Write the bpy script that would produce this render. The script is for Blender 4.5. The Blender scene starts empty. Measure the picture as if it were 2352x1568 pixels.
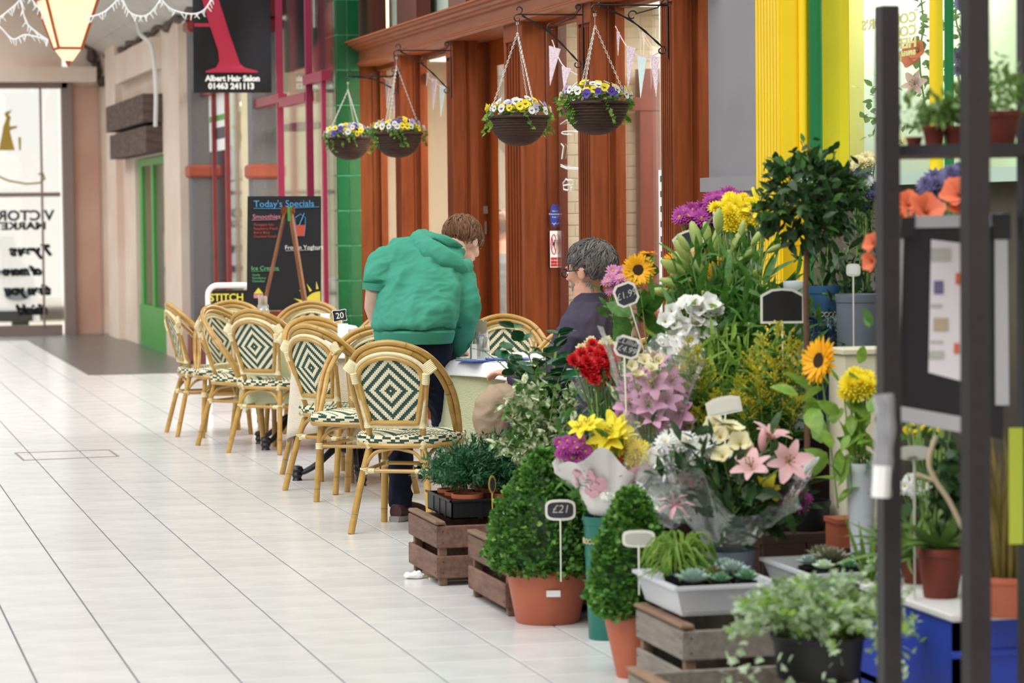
import bpy, math, random
import numpy as np
from mathutils import Vector, Matrix
random.seed(7)
rng = np.random.default_rng(5)
SC = bpy.context.scene
C = SC.collection
PI = math.pi
R = math.radians
V = Vector

# ------------------------------------------------------------------ camera
# world: +Y along the arcade, +X towards the cafe front, Z up; camera stands at the origin 1.42 m up
F = 6300.0
CAMZ = 1.42
_a = V((-1606, 282, -F)).normalized()
_u = V((-0.0105, 1.0, 0.0)); _u.z = -(_a.x * _u.x + _a.y * _u.y) / _a.z
_u.normalize()
_x = _a.cross(_u)
RM = Matrix((_x, _a, _u))
FWD = RM @ V((0, 0, -1)); RGT = RM @ V((1, 0, 0))
CAM = V((0, 0, CAMZ))
cd = bpy.data.cameras.new('camera'); cam = bpy.data.objects.new('camera', cd); C.objects.link(cam)
cam.matrix_world = Matrix.Translation(CAM) @ RM.to_4x4()
cd.sensor_width = 36; cd.lens = F / 2352 * 36; cd.clip_start = 0.5; cd.clip_end = 300
cd.dof.use_dof = True; cd.dof.focus_distance = 12.6; cd.dof.aperture_fstop = 4.0
SC.camera = cam
# ------------------------------------------------------------------ light
w = bpy.data.worlds.new('overcast'); SC.world = w; w.use_nodes = True
nt = w.node_tree; bg = nt.nodes['Background']
bg.inputs[0].default_value = (0.93, 0.97, 1.0, 1); bg.inputs[1].default_value = 1.0
sl = bpy.data.lights.new('skylight', 'SUN'); sl.energy = 2.1; sl.angle = R(48); sl.color = (1, 0.985, 0.96)
so = bpy.data.objects.new('skylight', sl); C.objects.link(so)
so.rotation_euler = V((-0.62, -0.35, 1.0)).to_track_quat('Z', 'Y').to_euler()
SC.view_settings.view_transform = 'Standard'; SC.view_settings.look = 'None'
SC.view_settings.gamma = 1; SC.view_settings.use_curve_mapping = False
SC.view_settings.exposure = 0.16

# ------------------------------------------------------------------ where things stand
def ray(px, py): return RM @ V((px - 1176, 784 - py, -F))
def G(px, py, z=0.0):
    d = ray(px, py); return CAM + d * ((z - CAMZ) / d.z)
def PX(px, py, X):
    d = ray(px, py); return CAM + d * (X / d.x)
def PY(px, py, Y):
    d = ray(px, py); return CAM + d * (Y / d.y)
def PD(px, py, D): return CAM + ray(px, py) * (D / F)
def YX(px, X): return PX(px, 500, X).y

# ------------------------------------------------------------------ mesh builder
class MB:
    def __init__(s): s.v = []; s.f = []; s.m = []
    def add(s, vs, fs, mi=0, M=None):
        o = len(s.v)
        if M is not None: vs = [M @ V(p) for p in vs]
        s.v.extend([tuple(p) for p in vs])
        for i, f in enumerate(fs):
            s.f.append(tuple(o + k for k in f)); s.m.append(mi if not isinstance(mi, (list, tuple)) else mi[i])
        return s
    def bx(s, x0, x1, y0, y1, z0, z1, mi=0, M=None):
        if x0 > x1: x0, x1 = x1, x0
        if y0 > y1: y0, y1 = y1, y0
        if z0 > z1: z0, z1 = z1, z0
        vs = [(x0,y0,z0),(x1,y0,z0),(x1,y1,z0),(x0,y1,z0),(x0,y0,z1),(x1,y0,z1),(x1,y1,z1),(x0,y1,z1)]
        return s.add(vs, [(0,3,2,1),(4,5,6,7),(0,1,5,4),(1,2,6,5),(2,3,7,6),(3,0,4,7)], mi, M)
    def cbx(s, x0, x1, y0, y1, z0, z1, b=0.004, mi=0, M=None):   # box with chamfered top and bottom edges
        vs = []
        for z, e in ((z0, b), (z0 + b, 0), (z1 - b, 0), (z1, b)):
            vs += [(x0+e,y0+e,z),(x1-e,y0+e,z),(x1-e,y1-e,z),(x0+e,y1-e,z)]
        fs = [(3,2,1,0),(12,13,14,15)]
        for k in range(3):
            for i in range(4):
                j = (i+1) % 4; fs.append((k*4+i, k*4+j, k*4+4+j, k*4+4+i))
        return s.add(vs, fs, mi, M)
    def tube(s, pts, r, n=8, mi=0, caps=True, closed=False, M=None, flat=None):
        P = [V(p) for p in pts]; k = len(P)
        rr = r if isinstance(r, (list, tuple)) else [r] * k
        vs = []; up = None
        for i in range(k):
            if closed: t = P[(i+1) % k] - P[i-1]
            else: t = P[min(i+1, k-1)] - P[max(i-1, 0)]
            if t.length < 1e-9: t = V((0, 0, 1))
            t.normalize()
            if up is None:
                up = V((0, 0, 1)) if abs(t.z) < .9 else V((1, 0, 0))
            a = t.cross(up)
            if a.length < 1e-6: a = t.cross(V((0, 1, 0)))
            a.normalize(); b = a.cross(t); up = b
            for j in range(n):
                q = 2 * PI * j / n
                vs.append(P[i] + a * (rr[i] * math.cos(q)) + b * (rr[i] * math.sin(q) * (flat or 1)))
        fs = []
        for i in range(k if closed else k-1):
            for j in range(n):
                j2 = (j+1) % n; i2 = (i+1) % k
                fs.append((i*n+j, i*n+j2, i2*n+j2, i2*n+j))
        if caps and not closed:
            fs.append(tuple(range(n))[::-1]); fs.append(tuple((k-1)*n + j for j in range(n)))
        return s.add(vs, fs, mi, M)
    def lathe(s, prof, n=24, c=(0, 0, 0), mi=0, M=None, sx=1, sy=1, wob=None):
        vs = []; k = len(prof)
        for r_, z in prof:
            for j in range(n):
                q = 2*PI*j/n; g = 1 if wob is None else wob(q, z)
                vs.append((c[0] + r_*g*math.cos(q)*sx, c[1] + r_*g*math.sin(q)*sy, c[2] + z))
        fs = []
        for i in range(k-1):
            for j in range(n):
                j2 = (j+1) % n; fs.append((i*n+j, i*n+j2, (i+1)*n+j2, (i+1)*n+j))
        if prof[0][0] > 1e-6: fs.append(tuple(range(n))[::-1])
        if prof[-1][0] > 1e-6: fs.append(tuple((k-1)*n+j for j in range(n)))
        return s.add(vs, fs, mi, M)
    def ball(s, c, r, n=12, k=8, mi=0, M=None):
        if not isinstance(r, (list, tuple)): r = (r, r, r)
        vs = []; fs = []
        for i in range(k+1):
            p = PI*i/k
            for j in range(n):
                q = 2*PI*j/n
                vs.append((c[0]+r[0]*math.sin(p)*math.cos(q), c[1]+r[1]*math.sin(p)*math.sin(q), c[2]+r[2]*math.cos(p)))
        for i in range(k):
            for j in range(n):
                j2 = (j+1) % n; fs.append((i*n+j, (i+1)*n+j, (i+1)*n+j2, i*n+j2))
        return s.add(vs, fs, mi, M)
    def prism(s, poly, d, mi=0, M=None):       # polygon in the XZ plane, thickness d along Y
        n = len(poly)
        vs = [(x, 0, z) for x, z in poly] + [(x, d, z) for x, z in poly]
        fs = [tuple(range(n)), tuple(range(n, 2*n))[::-1]] + [(i, i+n, (i+1) % n + n, (i+1) % n) for i in range(n)]
        return s.add(vs, fs, mi, M)
    def inst(s, tv, tf, Ms, mi=0):             # many copies of a template: Ms array (k,3,4)
        tv = np.asarray(tv, float); Ms = np.asarray(Ms)
        if len(Ms) == 0: return s
        n = len(tv)
        W = np.einsum('kij,nj->kni', Ms[:, :, :3], tv) + Ms[:, None, :, 3]
        o = len(s.v); s.v.extend(map(tuple, W.reshape(-1, 3).tolist()))
        for k in range(len(Ms)):
            b = o + k*n
            mm = mi[k] if hasattr(mi, '__len__') else mi
            for f in tf: s.f.append(tuple(b+i for i in f)); s.m.append(mm)
        return s

def obj(name, mb, mats, parent=None, loc=None, smooth=True, ang=40, world=False, sub=0):
    if isinstance(mats, str): mats = [mats]
    me = bpy.data.meshes.new(name)
    v = mb.v
    if world and parent is not None:
        q = parent
        L = V((0, 0, 0))
        while q is not None: L += q.location; q = q.parent
        v = [(p[0]-L.x, p[1]-L.y, p[2]-L.z) for p in v]
    elif world and loc is not None:
        L = V(loc); v = [(p[0]-L.x, p[1]-L.y, p[2]-L.z) for p in v]
    me.from_pydata(v, [], mb.f)
    for m in mats: me.materials.append(MT[m])
    me.polygons.foreach_set('material_index', mb.m)
    if smooth:
        me.polygons.foreach_set('use_smooth', [True]*len(me.polygons))
        me.update(); me.set_sharp_from_angle(angle=R(ang))
    me.update()
    o = bpy.data.objects.new(name, me); C.objects.link(o)
    if parent is not None: o.parent = parent
    if loc is not None: o.location = loc
    if sub:
        md = o.modifiers.new('sub', 'SUBSURF'); md.levels = sub; md.render_levels = sub
    return o
def tag(o, label, cat, group=None):
    o['label'] = label; o['category'] = cat
    if group: o['group'] = group
    return o
def thing(name, label, cat, loc=(0, 0, 0), rz=0, group=None):
    o = bpy.data.objects.new(name, None); C.objects.link(o); o.empty_display_size = .05
    o.location = loc; o.rotation_euler = (0, 0, rz)
    return tag(o, label, cat, group)
def struct(name, mb, mats, **k):
    o = obj(name, mb, mats, **k)
    if o.parent is None: o['kind'] = 'structure'
    return o
def dup(root, loc, rz=0, label=None, group=None, sc=None):
    r_ = root.copy(); C.objects.link(r_); r_.location = loc; r_.rotation_euler = (0, 0, rz)
    if label: r_['label'] = label
    if group: r_['group'] = group
    if sc: r_.scale = (sc, sc, sc)
    for ch in list(root.children):
        c_ = ch.copy(); C.objects.link(c_); c_.parent = r_
        for g in ch.children:
            d_ = g.copy(); C.objects.link(d_); d_.parent = c_
    return r_
def catmull(pts, n=6, closed=False):
    P = [np.array(p, float) for p in pts]; k = len(P); out = []
    for i in range(k if closed else k-1):
        p0 = P[i-1] if (closed or i > 0) else P[0]; p1 = P[i]; p2 = P[(i+1) % k]
        p3 = P[(i+2) % k] if (closed or i+2 < k) else P[-1]
        for j in range(n):
            t = j/n
            out.append(tuple(.5*((2*p1) + (-p0+p2)*t + (2*p0-5*p1+4*p2-p3)*t*t + (-p0+3*p1-3*p2+p3)*t**3)))
    if not closed: out.append(tuple(P[-1]))
    return out
def frame(origin, z, x=None):                  # matrix whose Z axis points along z
    z = V(z).normalized(); x = V(x) if x is not None else (V((1, 0, 0)) if abs(z.x) < .8 else V((0, 1, 0)))
    y = z.cross(x).normalized(); x = y.cross(z)
    M = Matrix((x, y, z)).transposed().to_4x4(); M.translation = V(origin); return M
def RZ(a): return Matrix.Rotation(a, 4, 'Z')
def T(x, y=None, z=None):
    return Matrix.Translation(V(x) if y is None else V((x, y, z)))

# ------------------------------------------------------------------ materials
MT = {}
def lin(c):
    if isinstance(c, str): c = tuple(int(c[i:i+2], 16)/255 for i in (0, 2, 4))
    return tuple(x/12.92 if x <= .04045 else ((x+.055)/1.055)**2.4 for x in c[:3]) + (1,)
def mat(name, c1, rough=.6, c2=None, sc=8, bump=0, bsc=None, spec=.5, metal=0, trans=0, emis=0, stretch=None, sub=0, alpha=1, contrast=.5, coat=0, back=None, rnd=0):
    m = bpy.data.materials.new(name); m.use_nodes = True; n = m.node_tree.nodes; l = m.node_tree.links
    b = n['Principled BSDF']; c1 = lin(c1)
    b.inputs['Base Color'].default_value = c1; b.inputs['Roughness'].default_value = rough
    b.inputs['Specular IOR Level'].default_value = spec; b.inputs['Metallic'].default_value = metal
    b.inputs['Transmission Weight'].default_value = trans; b.inputs['Alpha'].default_value = alpha
    b.inputs['Coat Weight'].default_value = coat; b.inputs['Coat Roughness'].default_value = .08
    if emis: b.inputs['Emission Color'].default_value = c1; b.inputs['Emission Strength'].default_value = emis
    co = None
    if c2 is not None or bump:
        tc = n.new('ShaderNodeTexCoord'); co = tc.outputs['Object']
        if stretch:
            mp = n.new('ShaderNodeMapping'); mp.inputs['Scale'].default_value = stretch; l.new(co, mp.inputs[0]); co = mp.outputs[0]
    if c2 is not None:
        no = n.new('ShaderNodeTexNoise'); no.inputs['Scale'].default_value = sc; no.inputs['Detail'].default_value = 5; l.new(co, no.inputs['Vector'])
        rp = n.new('ShaderNodeValToRGB'); rp.color_ramp.elements[0].position = .5-contrast*.35; rp.color_ramp.elements[1].position = .5+contrast*.35
        rp.color_ramp.elements[0].color = c1; rp.color_ramp.elements[1].color = lin(c2); l.new(no.outputs[0], rp.inputs[0])
        out = rp.outputs[0]
        if rnd:
            oi = n.new('ShaderNodeObjectInfo'); hs = n.new('ShaderNodeHueSaturation'); mr = n.new('ShaderNodeMapRange')
            mr.inputs[3].default_value = 1-rnd; mr.inputs[4].default_value = 1+rnd
            l.new(oi.outputs['Random'], mr.inputs[0]); l.new(mr.outputs[0], hs.inputs['Value']); l.new(out, hs.inputs['Color']); out = hs.outputs[0]
        l.new(out, b.inputs['Base Color'])
    if bump:
        nb = n.new('ShaderNodeTexNoise'); nb.inputs['Scale'].default_value = bsc or sc*3; nb.inputs['Detail'].default_value = 3; l.new(co, nb.inputs['Vector'])
        bn = n.new('ShaderNodeBump'); bn.inputs['Strength'].default_value = bump; bn.inputs['Distance'].default_value = .01
        l.new(nb.outputs[0], bn.inputs['Height']); l.new(bn.outputs[0], b.inputs['Normal'])
    if sub:
        b.inputs['Subsurface Weight'].default_value = sub; b.inputs['Subsurface Radius'].default_value = (.02, .01, .006)
    MT[name] = m; return m
def leafmat(name, c1, c2, sc=30, tr=.35, rough=.5, contrast=.6):
    m = mat(name, c1, rough, c2, sc, contrast=contrast); n = m.node_tree.nodes; l = m.node_tree.links
    b = n['Principled BSDF']; src = b.inputs['Base Color'].links[0].from_socket
    t = n.new('ShaderNodeBsdfTranslucent'); mx = n.new('ShaderNodeMixShader'); mx.inputs[0].default_value = tr
    l.new(src, t.inputs[0]); l.new(b.outputs[0], mx.inputs[1]); l.new(t.outputs[0], mx.inputs[2]); l.new(mx.outputs[0], n['Material Output'].inputs[0])
    return m
def glassmat(name, tint=(1, 1, 1), refl=.12, rough=.0, rmax=.42, op=0.0, opc=(.9, .9, .9), wob=0):
    m = bpy.data.materials.new(name); m.use_nodes = True; n = m.node_tree.nodes; l = m.node_tree.links; n.clear()
    o = n.new('ShaderNodeOutputMaterial'); tr = n.new('ShaderNodeBsdfTransparent'); tr.inputs[0].default_value = (*tint, 1)
    gl = n.new('ShaderNodeBsdfGlossy'); gl.inputs['Roughness'].default_value = rough
    lw = n.new('ShaderNodeLayerWeight'); lw.inputs[0].default_value = .16
    mr = n.new('ShaderNodeMapRange'); mr.inputs[3].default_value = refl; mr.inputs[4].default_value = min(1, refl+rmax); l.new(lw.outputs['Fresnel'], mr.inputs[0])
    if wob:
        tc = n.new('ShaderNodeTexCoord'); nn = n.new('ShaderNodeTexNoise'); nn.inputs['Scale'].default_value = wob; bn = n.new('ShaderNodeBump'); bn.inputs['Strength'].default_value = .6; bn.inputs['Distance'].default_value = .03
        l.new(tc.outputs['Object'], nn.inputs['Vector']); l.new(nn.outputs[0], bn.inputs['Height']); l.new(bn.outputs[0], gl.inputs['Normal'])
    mx = n.new('ShaderNodeMixShader'); l.new(mr.outputs[0], mx.inputs[0]); l.new(tr.outputs[0], mx.inputs[1]); l.new(gl.outputs[0], mx.inputs[2])
    out = mx.outputs[0]
    if op:
        df = n.new('ShaderNodeBsdfDiffuse'); df.inputs[0].default_value = (*opc, 1); m2 = n.new('ShaderNodeMixShader'); m2.inputs[0].default_value = op
        l.new(out, m2.inputs[1]); l.new(df.outputs[0], m2.inputs[2]); out = m2.outputs[0]
    l.new(out, o.inputs[0]); MT[name] = m; return m

def textmb(txt, h=.1, mirror=False, shear=0, align='CENTER', bold=0, ext=.001, mono=None, spacing=1, wscale=1):
    cu = bpy.data.curves.new('lettering', 'FONT'); cu.body = txt; cu.size = h; cu.align_x = align; cu.shear = shear
    cu.extrude = ext; cu.offset = bold; cu.space_character = spacing; cu.resolution_u = 3
    o = bpy.data.objects.new('lettering', cu); C.objects.link(o)
    dg = bpy.context.evaluated_depsgraph_get(); me = bpy.data.meshes.new_from_object(o.evaluated_get(dg))
    mb = MB(); s = -1 if mirror else 1
    mb.v = [(v.co.x*s*wscale, -v.co.z, v.co.y) for v in me.vertices]      # in the XZ plane, readable from -Y
    mb.f = [tuple(p.vertices) if s == 1 else tuple(p.vertices)[::-1] for p in me.polygons]; mb.m = [0]*len(mb.f)
    bpy.data.objects.remove(o); bpy.data.curves.remove(cu); bpy.data.meshes.remove(me)
    return mb
def place(mb, M):
    mb.v = [tuple(M @ V(p)) for p in mb.v]; return mb

mat('tile', 'e2e0df', .22, 'd6d4d3', 5, spec=.45, bump=.05, bsc=2, rnd=.035)
mat('grout', '6f6d70', .8)
mat('dark_tile', '6a6662', .3, '55524f', 5)
mat('brown_wood', '944a24', .55, '6b3014', 6, stretch=(7, 7, .5), bump=.06, bsc=30, contrast=.9, spec=.18)
mat('brown_wood_h', 'ac5c34', .4, '8a4420', 6, stretch=(7, .5, 7), contrast=.9, spec=.4)
mat('brown_dark', '6a2410', .4, '501a0e', 6, stretch=(7, 7, .5), contrast=.9, coat=.2)
mat('green_tile', '0d7043', .15, '0a5f37', 3, spec=.6, coat=.6, rnd=.08)
mat('green_grout', '63b98a', .6)
mat('crimson', '8c1f42', .35)
mat('rust_red', '8f2f22', .4, '7a2430', 4)
mat('grey_granite', '7d7a7b', .7, '686567', 60, contrast=1)
mat('band_red', 'a8503a', .5)
mat('cream_wall', 'efe0cf', .75, 'e6cdbb', 1.6, bump=.1, bsc=5)
mat('pink_wall', 'd9b3a0', .75, 'cfa38f', 2, bump=.1, bsc=5)
mat('cream_paint', 'eee4d2', .6, 'e6dcca', 3)
mat('old_wood', '6e5a52', .8, '4b3c38', 5, stretch=(1, 1, 6))
mat('shop_green', '3da03c', .4)
mat('white_paint', 'f0efec', .5)
mat('board_white', 'dcd6cf', .6, 'cdc7c0', 3)
mat('frame_grey', '8f7f78', .5)
mat('black', '141416', .5)
mat('near_black', '1c1a1c', .35)
mat('iron', '17161a', .4, bump=.2, bsc=90)
mat('white', 'f5f5f3', .5)
mat('gold', 'b99a3e', .4)
mat('yellow_paint', 'f7d21a', .4, 'f2c910', 3)
mat('grey_panel', '868489', .4, '8e8b90', 2)
mat('dark_green_paint', '0d6b34', .35)
mat('pale_green', 'c5dccb', .5)
mat('pale_yellow', 'e3dc92', .5)
mat('cane', 'c8a055', .36, 'a9803a', 9, stretch=(1, 1, 3), spec=.5, coat=.25, contrast=.9, rnd=.09)
mat('cane_node', '7d5c2c', .6)
mat('cane_wrap', 'eadfb8', .6, 'ded09f', 60)
mat('weave_cream', 'efe7c9', .5, 'e4d9b4', 50)
mat('weave_green', '1f4f42', .45, '163e36', 50)
glassmat('glass', (.97, .98, .98), .08)
glassmat('glass_low', (.95, .98, .96), .03, rmax=.1)
glassmat('glass_refl', (.93, .95, .94), .14)
# ================================================================== setting
WC = 3.95      # cafe pillar faces
WS = 3.62      # salon front
WE = 3.45      # plain wall at the far end
YE = 33.2      # end wall
# ---- floor: slab, tiles
mb = MB(); mb.bx(-4.2, 3.3, -2, YE+.2, -.12, -.003); mb.bx(3.3, 9, -2, YE+.2, -.12, -.003)
floor = struct('floor', mb, 'grout')
S = .30; X0 = G(1032, 1568).x % S
tilemesh = MB(); tilemesh.cbx(-.1468, .1468, -.1484, .1484, -.006, 0, .0012)
tproto = None; cand = []; rest = MB()
offs = {}
for i in range(-14, 14):
    xc = X0 + S*i + S/2
    if xc < -4.0 or xc > 5: continue
    rs = random.Random(i*13+5); off = rs.random()*S
    for j in range(18, 112):
        yc = off + j*S
        if yc > YE-.15: continue
        d = V((xc, yc, 0)) - CAM; cz = d.dot(FWD)
        if cz < 7: rest_ok = True
        px = 1176 + d.dot(RGT)/cz*F; up = RM @ V((0, 1, 0)); py = 784 - d.dot(up)/cz*F
        vis = -40 < px < 2000 and 700 < py < 1640
        hid = py > 1240 and px > 1000 + (py-1240)*1.5
        cand.append((0 if (vis and not hid) else 1, cz, xc, yc))
cand.sort()
for k, (vis, cz, xc, yc) in enumerate(cand):
    if k < 300 and vis == 0:
        if tproto is None:
            tproto = obj('tile', tilemesh, 'tile', floor, (xc, yc, 0))
        else:
            o = tproto.copy(); C.objects.link(o); o.location = (xc, yc, 0)
    else:
        rest.cbx(xc-.1468, xc+.1468, yc-.1484, yc+.1484, -.006, 0, .0012)
o = obj('tiling', rest, 'tile', floor); o['kind'] = 'stuff'
# dark border strips in front of the far doors
mb = MB(); p = G(227, 775); q = G(391, 822)
mb.bx(2.35, 3.5, 24.6, YE, .0005, .004); mb.bx(-4, 2.35, 31.9, YE, .0005, .004)
struct('trim_1', mb, 'dark_tile')

# ---- end wall with the glazed exit
EX0, EX1 = PY(-60, 400, YE).x, PY(137, 400, YE).x
zt = PY(100, 203, YE).z
mb = MB()
mb.bx(-4.2, EX0-1.2, YE, YE+.25, 0, 6.5); mb.bx(EX0-1.2, EX1+.05, YE, YE+.25, zt+.12, 6.5)
xr = PY(222, 400, YE).x
mb.bx(EX1+.14, 4.6, YE, YE+.25, 0, 6.5)
mb.bx(PY(228, 0, YE).x, 4, YE-.06, YE, 0, 6.5)                  # stepped pilaster
mb.bx(-4.2, PY(215, 0, YE).x, YE-.2, YE, PY(90, 190, YE).z, PY(90, 155, YE).z)   # lintel band
struct('wall_end', mb, 'cream_wall')
mb = MB(); mb.bx(PY(162, 0, YE).x, PY(220, 0, YE).x, YE-.03, YE, 0, PY(190, 200, YE).z)
struct('trim_2', mb, 'pink_wall')
door = struct('door_1', MB(), 'frame_grey')
mb = MB()
mb.bx(PY(136, 0, YE).x, PY(160, 0, YE).x, YE-.1, YE+.1, 0, zt+.1); mb.bx(EX0-1.2, EX1+.1, YE-.1, YE+.1, zt, zt+.14)
mb.bx(EX0-1.2, EX1, YE-.04, YE+.04, 0, .12)
obj('door_frame', mb, 'frame_grey', door)
mb = MB(); zr = PY(60, 447, YE).z; mb.bx(EX0-1.2, EX1, YE-.06, YE+.02, zr-.025, zr+.025); obj('transom_bar', mb, 'frame_grey', door)
mb = MB(); mb.bx(EX0-1.2, EX1, YE+.0, YE+.008, .1, zt); obj('pane', mb, 'glass', door)
xm = PY(88, 0, YE).x; mb = MB(); mb.bx(xm-.012, xm+.012, YE-.05, YE+.0, .1, zt); obj('mullion', mb, 'frame_grey', door)
# lettering on the exit glass, read from the street (mirrored in here)
def etext(txt, px_r, py, hpx, font_k=1.0, shear=0, m='black', sp=1.0, bold=0, ws=1):
    p = PY(px_r, py, YE-.01); h = hpx/F*34.3*1.4
    t = textmb(txt, h, mirror=True, shear=shear, align='LEFT', bold=bold, spacing=sp, wscale=ws)
    place(t, T(p.x, YE-.012, p.z)); obj('lettering', t, m, door)
etext('VICTORIAN', 124, 505, 22, m='black', ws=1.1, bold=.006); etext('MARKET', 106, 526, 16, ws=1.35, bold=.006)
etext('7 years', 120, 585, 22, shear=.3, bold=.014); etext('of more', 97, 630, 18, shear=.3, bold=.014)
etext('than you', 118, 675, 20, shear=.3, bold=.014); etext('think!', 110, 720, 20, shear=.3, bold=.014)
# gilded lady on the fanlight glass
mb = MB(); p = PY(15, 345, YE-.012); k = 34.3/F
lady = [(-17,0),(18,0),(12,-24),(8,-42),(14,-46),(23,-48),(24,-53),(8,-52),(8,-62),(11,-72),(6,-78),(14,-88),(2,-84),(-3,-80),(1,-70),(-2,-62),(-6,-52),(-8,-40),(-12,-22)]
mb.prism([(x*k, -y*k) for x, y in lady], .004, M=T(p)); mb.prism([(x*k, -y*k) for x, y in [(27,0),(31,0),(32,-28),(26,-28)]], .004, M=T(p))
obj('lady_emblem', mb, 'gold', door)
mb = MB(); mb.tube([PY(x, y, YE-.012) for x, y in ((-10, 402), (20, 415), (60, 422), (90, 420), (103, 410), (98, 398), (88, 400))], .012, 5); obj('scroll_line', mb, 'gold', door)
# street beyond the exit
mb = MB(); mb.bx(-30, 30, YE+.3, 75, -.5, -.4); struct('floor_1', mb, 'cream_paint')
mat('stone_far', 'e9dfc8', .8, 'ddd2b8', 1.5); mat('white_far', 'f2f0ee', .8); mat('glass_far', '6f7d86', .2); mat('brick_far', '8a6f66', .8)
b = thing('street_building', 'pale stone building with arched windows across the street', 'building', (-1.5, 60, 0))
mb = MB(); mb.bx(-12, 3.2, 0, 3, 0, 14); mb.bx(-12, 3.2, -.15, 0, 3.5, 3.8); mb.bx(-12, 3.2, -.15, 0, 7.6, 7.8); obj('wall', mb, 'stone_far', b)
for i in range(5):
    for j in range(2):
        mb = MB(); x = -11 + i*2.9; z = 4.4 + j*4
        poly = [(x, z), (x+1.2, z), (x+1.2, z+1.6)] + [(x+.6+.6*math.cos(q*PI/8), z+1.6+.6*math.sin(q*PI/8)) for q in range(9)]
        mb.prism(poly, .1, M=T(0, -.06, 0)); obj('window', mb, 'glass_far', b)
b = thing('white_building', 'plain white rendered house right of the street', 'building', (1.85, 48, 0))
mb = MB(); mb.bx(-1.9, 3.5, 0, 8, 0, 12); obj('wall', mb, 'white_far', b); 
mb = MB(); mb.bx(-1.0, -.4, -.06, 0, 1.0, 4.2); obj('panel', mb, 'dark_green_paint', b)
# parked car
mat('car_white', 'f4f5f6', .2, coat=.5); mat('car_glass', '4a6066', .1); mat('tyre', '151515', .8)
cp = G(20, 745, 0); car = thing('car', 'white car parked outside the glazed exit', 'car', (PY(92, 600, 39).x-1.02, 39, -.4))
mb = MB(); prof = [(-2.1,.35),(-2.15,.8),(-1.95,.95),(-1.75,1.05),(-1.35,1.55),(1.35,1.55),(1.75,1.05),(1.95,.95),(2.1,.35)]
mb.prism([(x*.48, z) for x, z in prof], 3.6, M=T(.0, 0, 0)); obj('body', mb, 'car_white', car)
mb = MB(); mb.add([(-.8, -.03, 1.02), (.8, -.03, 1.02), (.66, .25, 1.5), (-.66, .25, 1.5)], [(0, 1, 2, 3)]); obj('windscreen', mb, 'car_glass', car)
mb = MB(); mb.bx(-.9, .9, -.06, -.005, .35, .5); obj('bumper', mb, 'near_black', car)
for sx in (-.7, .7): mb = MB(); mb.ball((sx, -.02, .72), (.18, .05, .08), 12, 8); obj('headlamp', mb, 'glass_far', car)
for sx in (-.75, .75):
    mb = MB(); mb.lathe([(.1, -.1), (.32, -.1), (.32, .1), (.1, .1)], 20, M=T(sx, .3, .32) @ Matrix.Rotation(PI/2, 4, 'Y')); obj('wheel', mb, 'tyre', car)

# ---- right wall, far stretch: cream wall, green shop door
def wall_box(mb, pa, pb, X, z0, z1, d=.3, mi=0):   # stretch of right wall between two image columns
    mb.bx(X, X+d, YX(pa, X), YX(pb, X), z0, z1, mi)
mb = MB()
mb.bx(WE, WE+.3, YX(312, WE), YE+.2, 0, 6.5)
mb.bx(WE, WE+.3, YX(415, WE), YX(378, WE), 0, 6.5)
mb.bx(WE, WE+.3, YX(378, WE), YX(312, WE), PX(340, 360, WE).z, 6.5)
mb.bx(WE-.08, WE, YX(285, WE), YX(262, WE), 0, 6.5)
mb.bx(WE-.1, WE+.0, YX(376, WE), YX(290, WE), PX(330, 175, WE).z, PX(330, 105, WE).z)
struct('wall_right', mb, 'cream_wall')
mb = MB(); mb.bx(WE-.2, WE, YX(378, WE), YX(288, WE), PX(330, 292, WE).z, PX(330, 230, WE).z); mb.bx(WE-.17, WE, YX(377, WE), YX(290, WE), PX(330, 358, WE).z, PX(330, 300, WE).z)
t = obj('roller_shutter_box', mb, 'old_wood'); tag(t, 'stained brown shutter box above the green shop door', 'shutter box')
d2 = struct('door_2', MB(), 'shop_green')
mb = MB(); zz = PX(340, 362, WE).z
for a_, b_ in ((315, 321), (341, 346), (375, 379)): mb.bx(WE+.03, WE+.055, YX(b_, WE), YX(a_, WE), 0, zz)
mb.bx(WE+.02, WE+.1, YX(379, WE), YX(314, WE), 0, .45); mb.bx(WE+.02, WE+.1, YX(379, WE), YX(314, WE), zz-.08, zz)
obj('door_frame', mb, 'shop_green', d2)
mb = MB(); mb.bx(WE+.05, WE+.06, YX(374, WE), YX(318, WE), .4, zz-.05); obj('pane', mb, 'glass_refl', d2)
mb = MB(); mb.bx(WE+.5, WE+.55, YX(412, WE), YX(300, WE), 0, 3.2); struct('wall_shop', mb, 'pale_green')
# conduit hanging down the cream pilaster
mb = MB(); pts = [PX(x, y, WE-.22) for x, y in ((315, 50), (322, 78), (345, 100), (353, 140), (358, 210), (357, 290))]
mb.tube(catmull(pts, 6), .02, 8); t = obj('cable', mb, 'white_paint'); tag(t, 'white cable hanging in front of the shutter box', 'cable')
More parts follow.
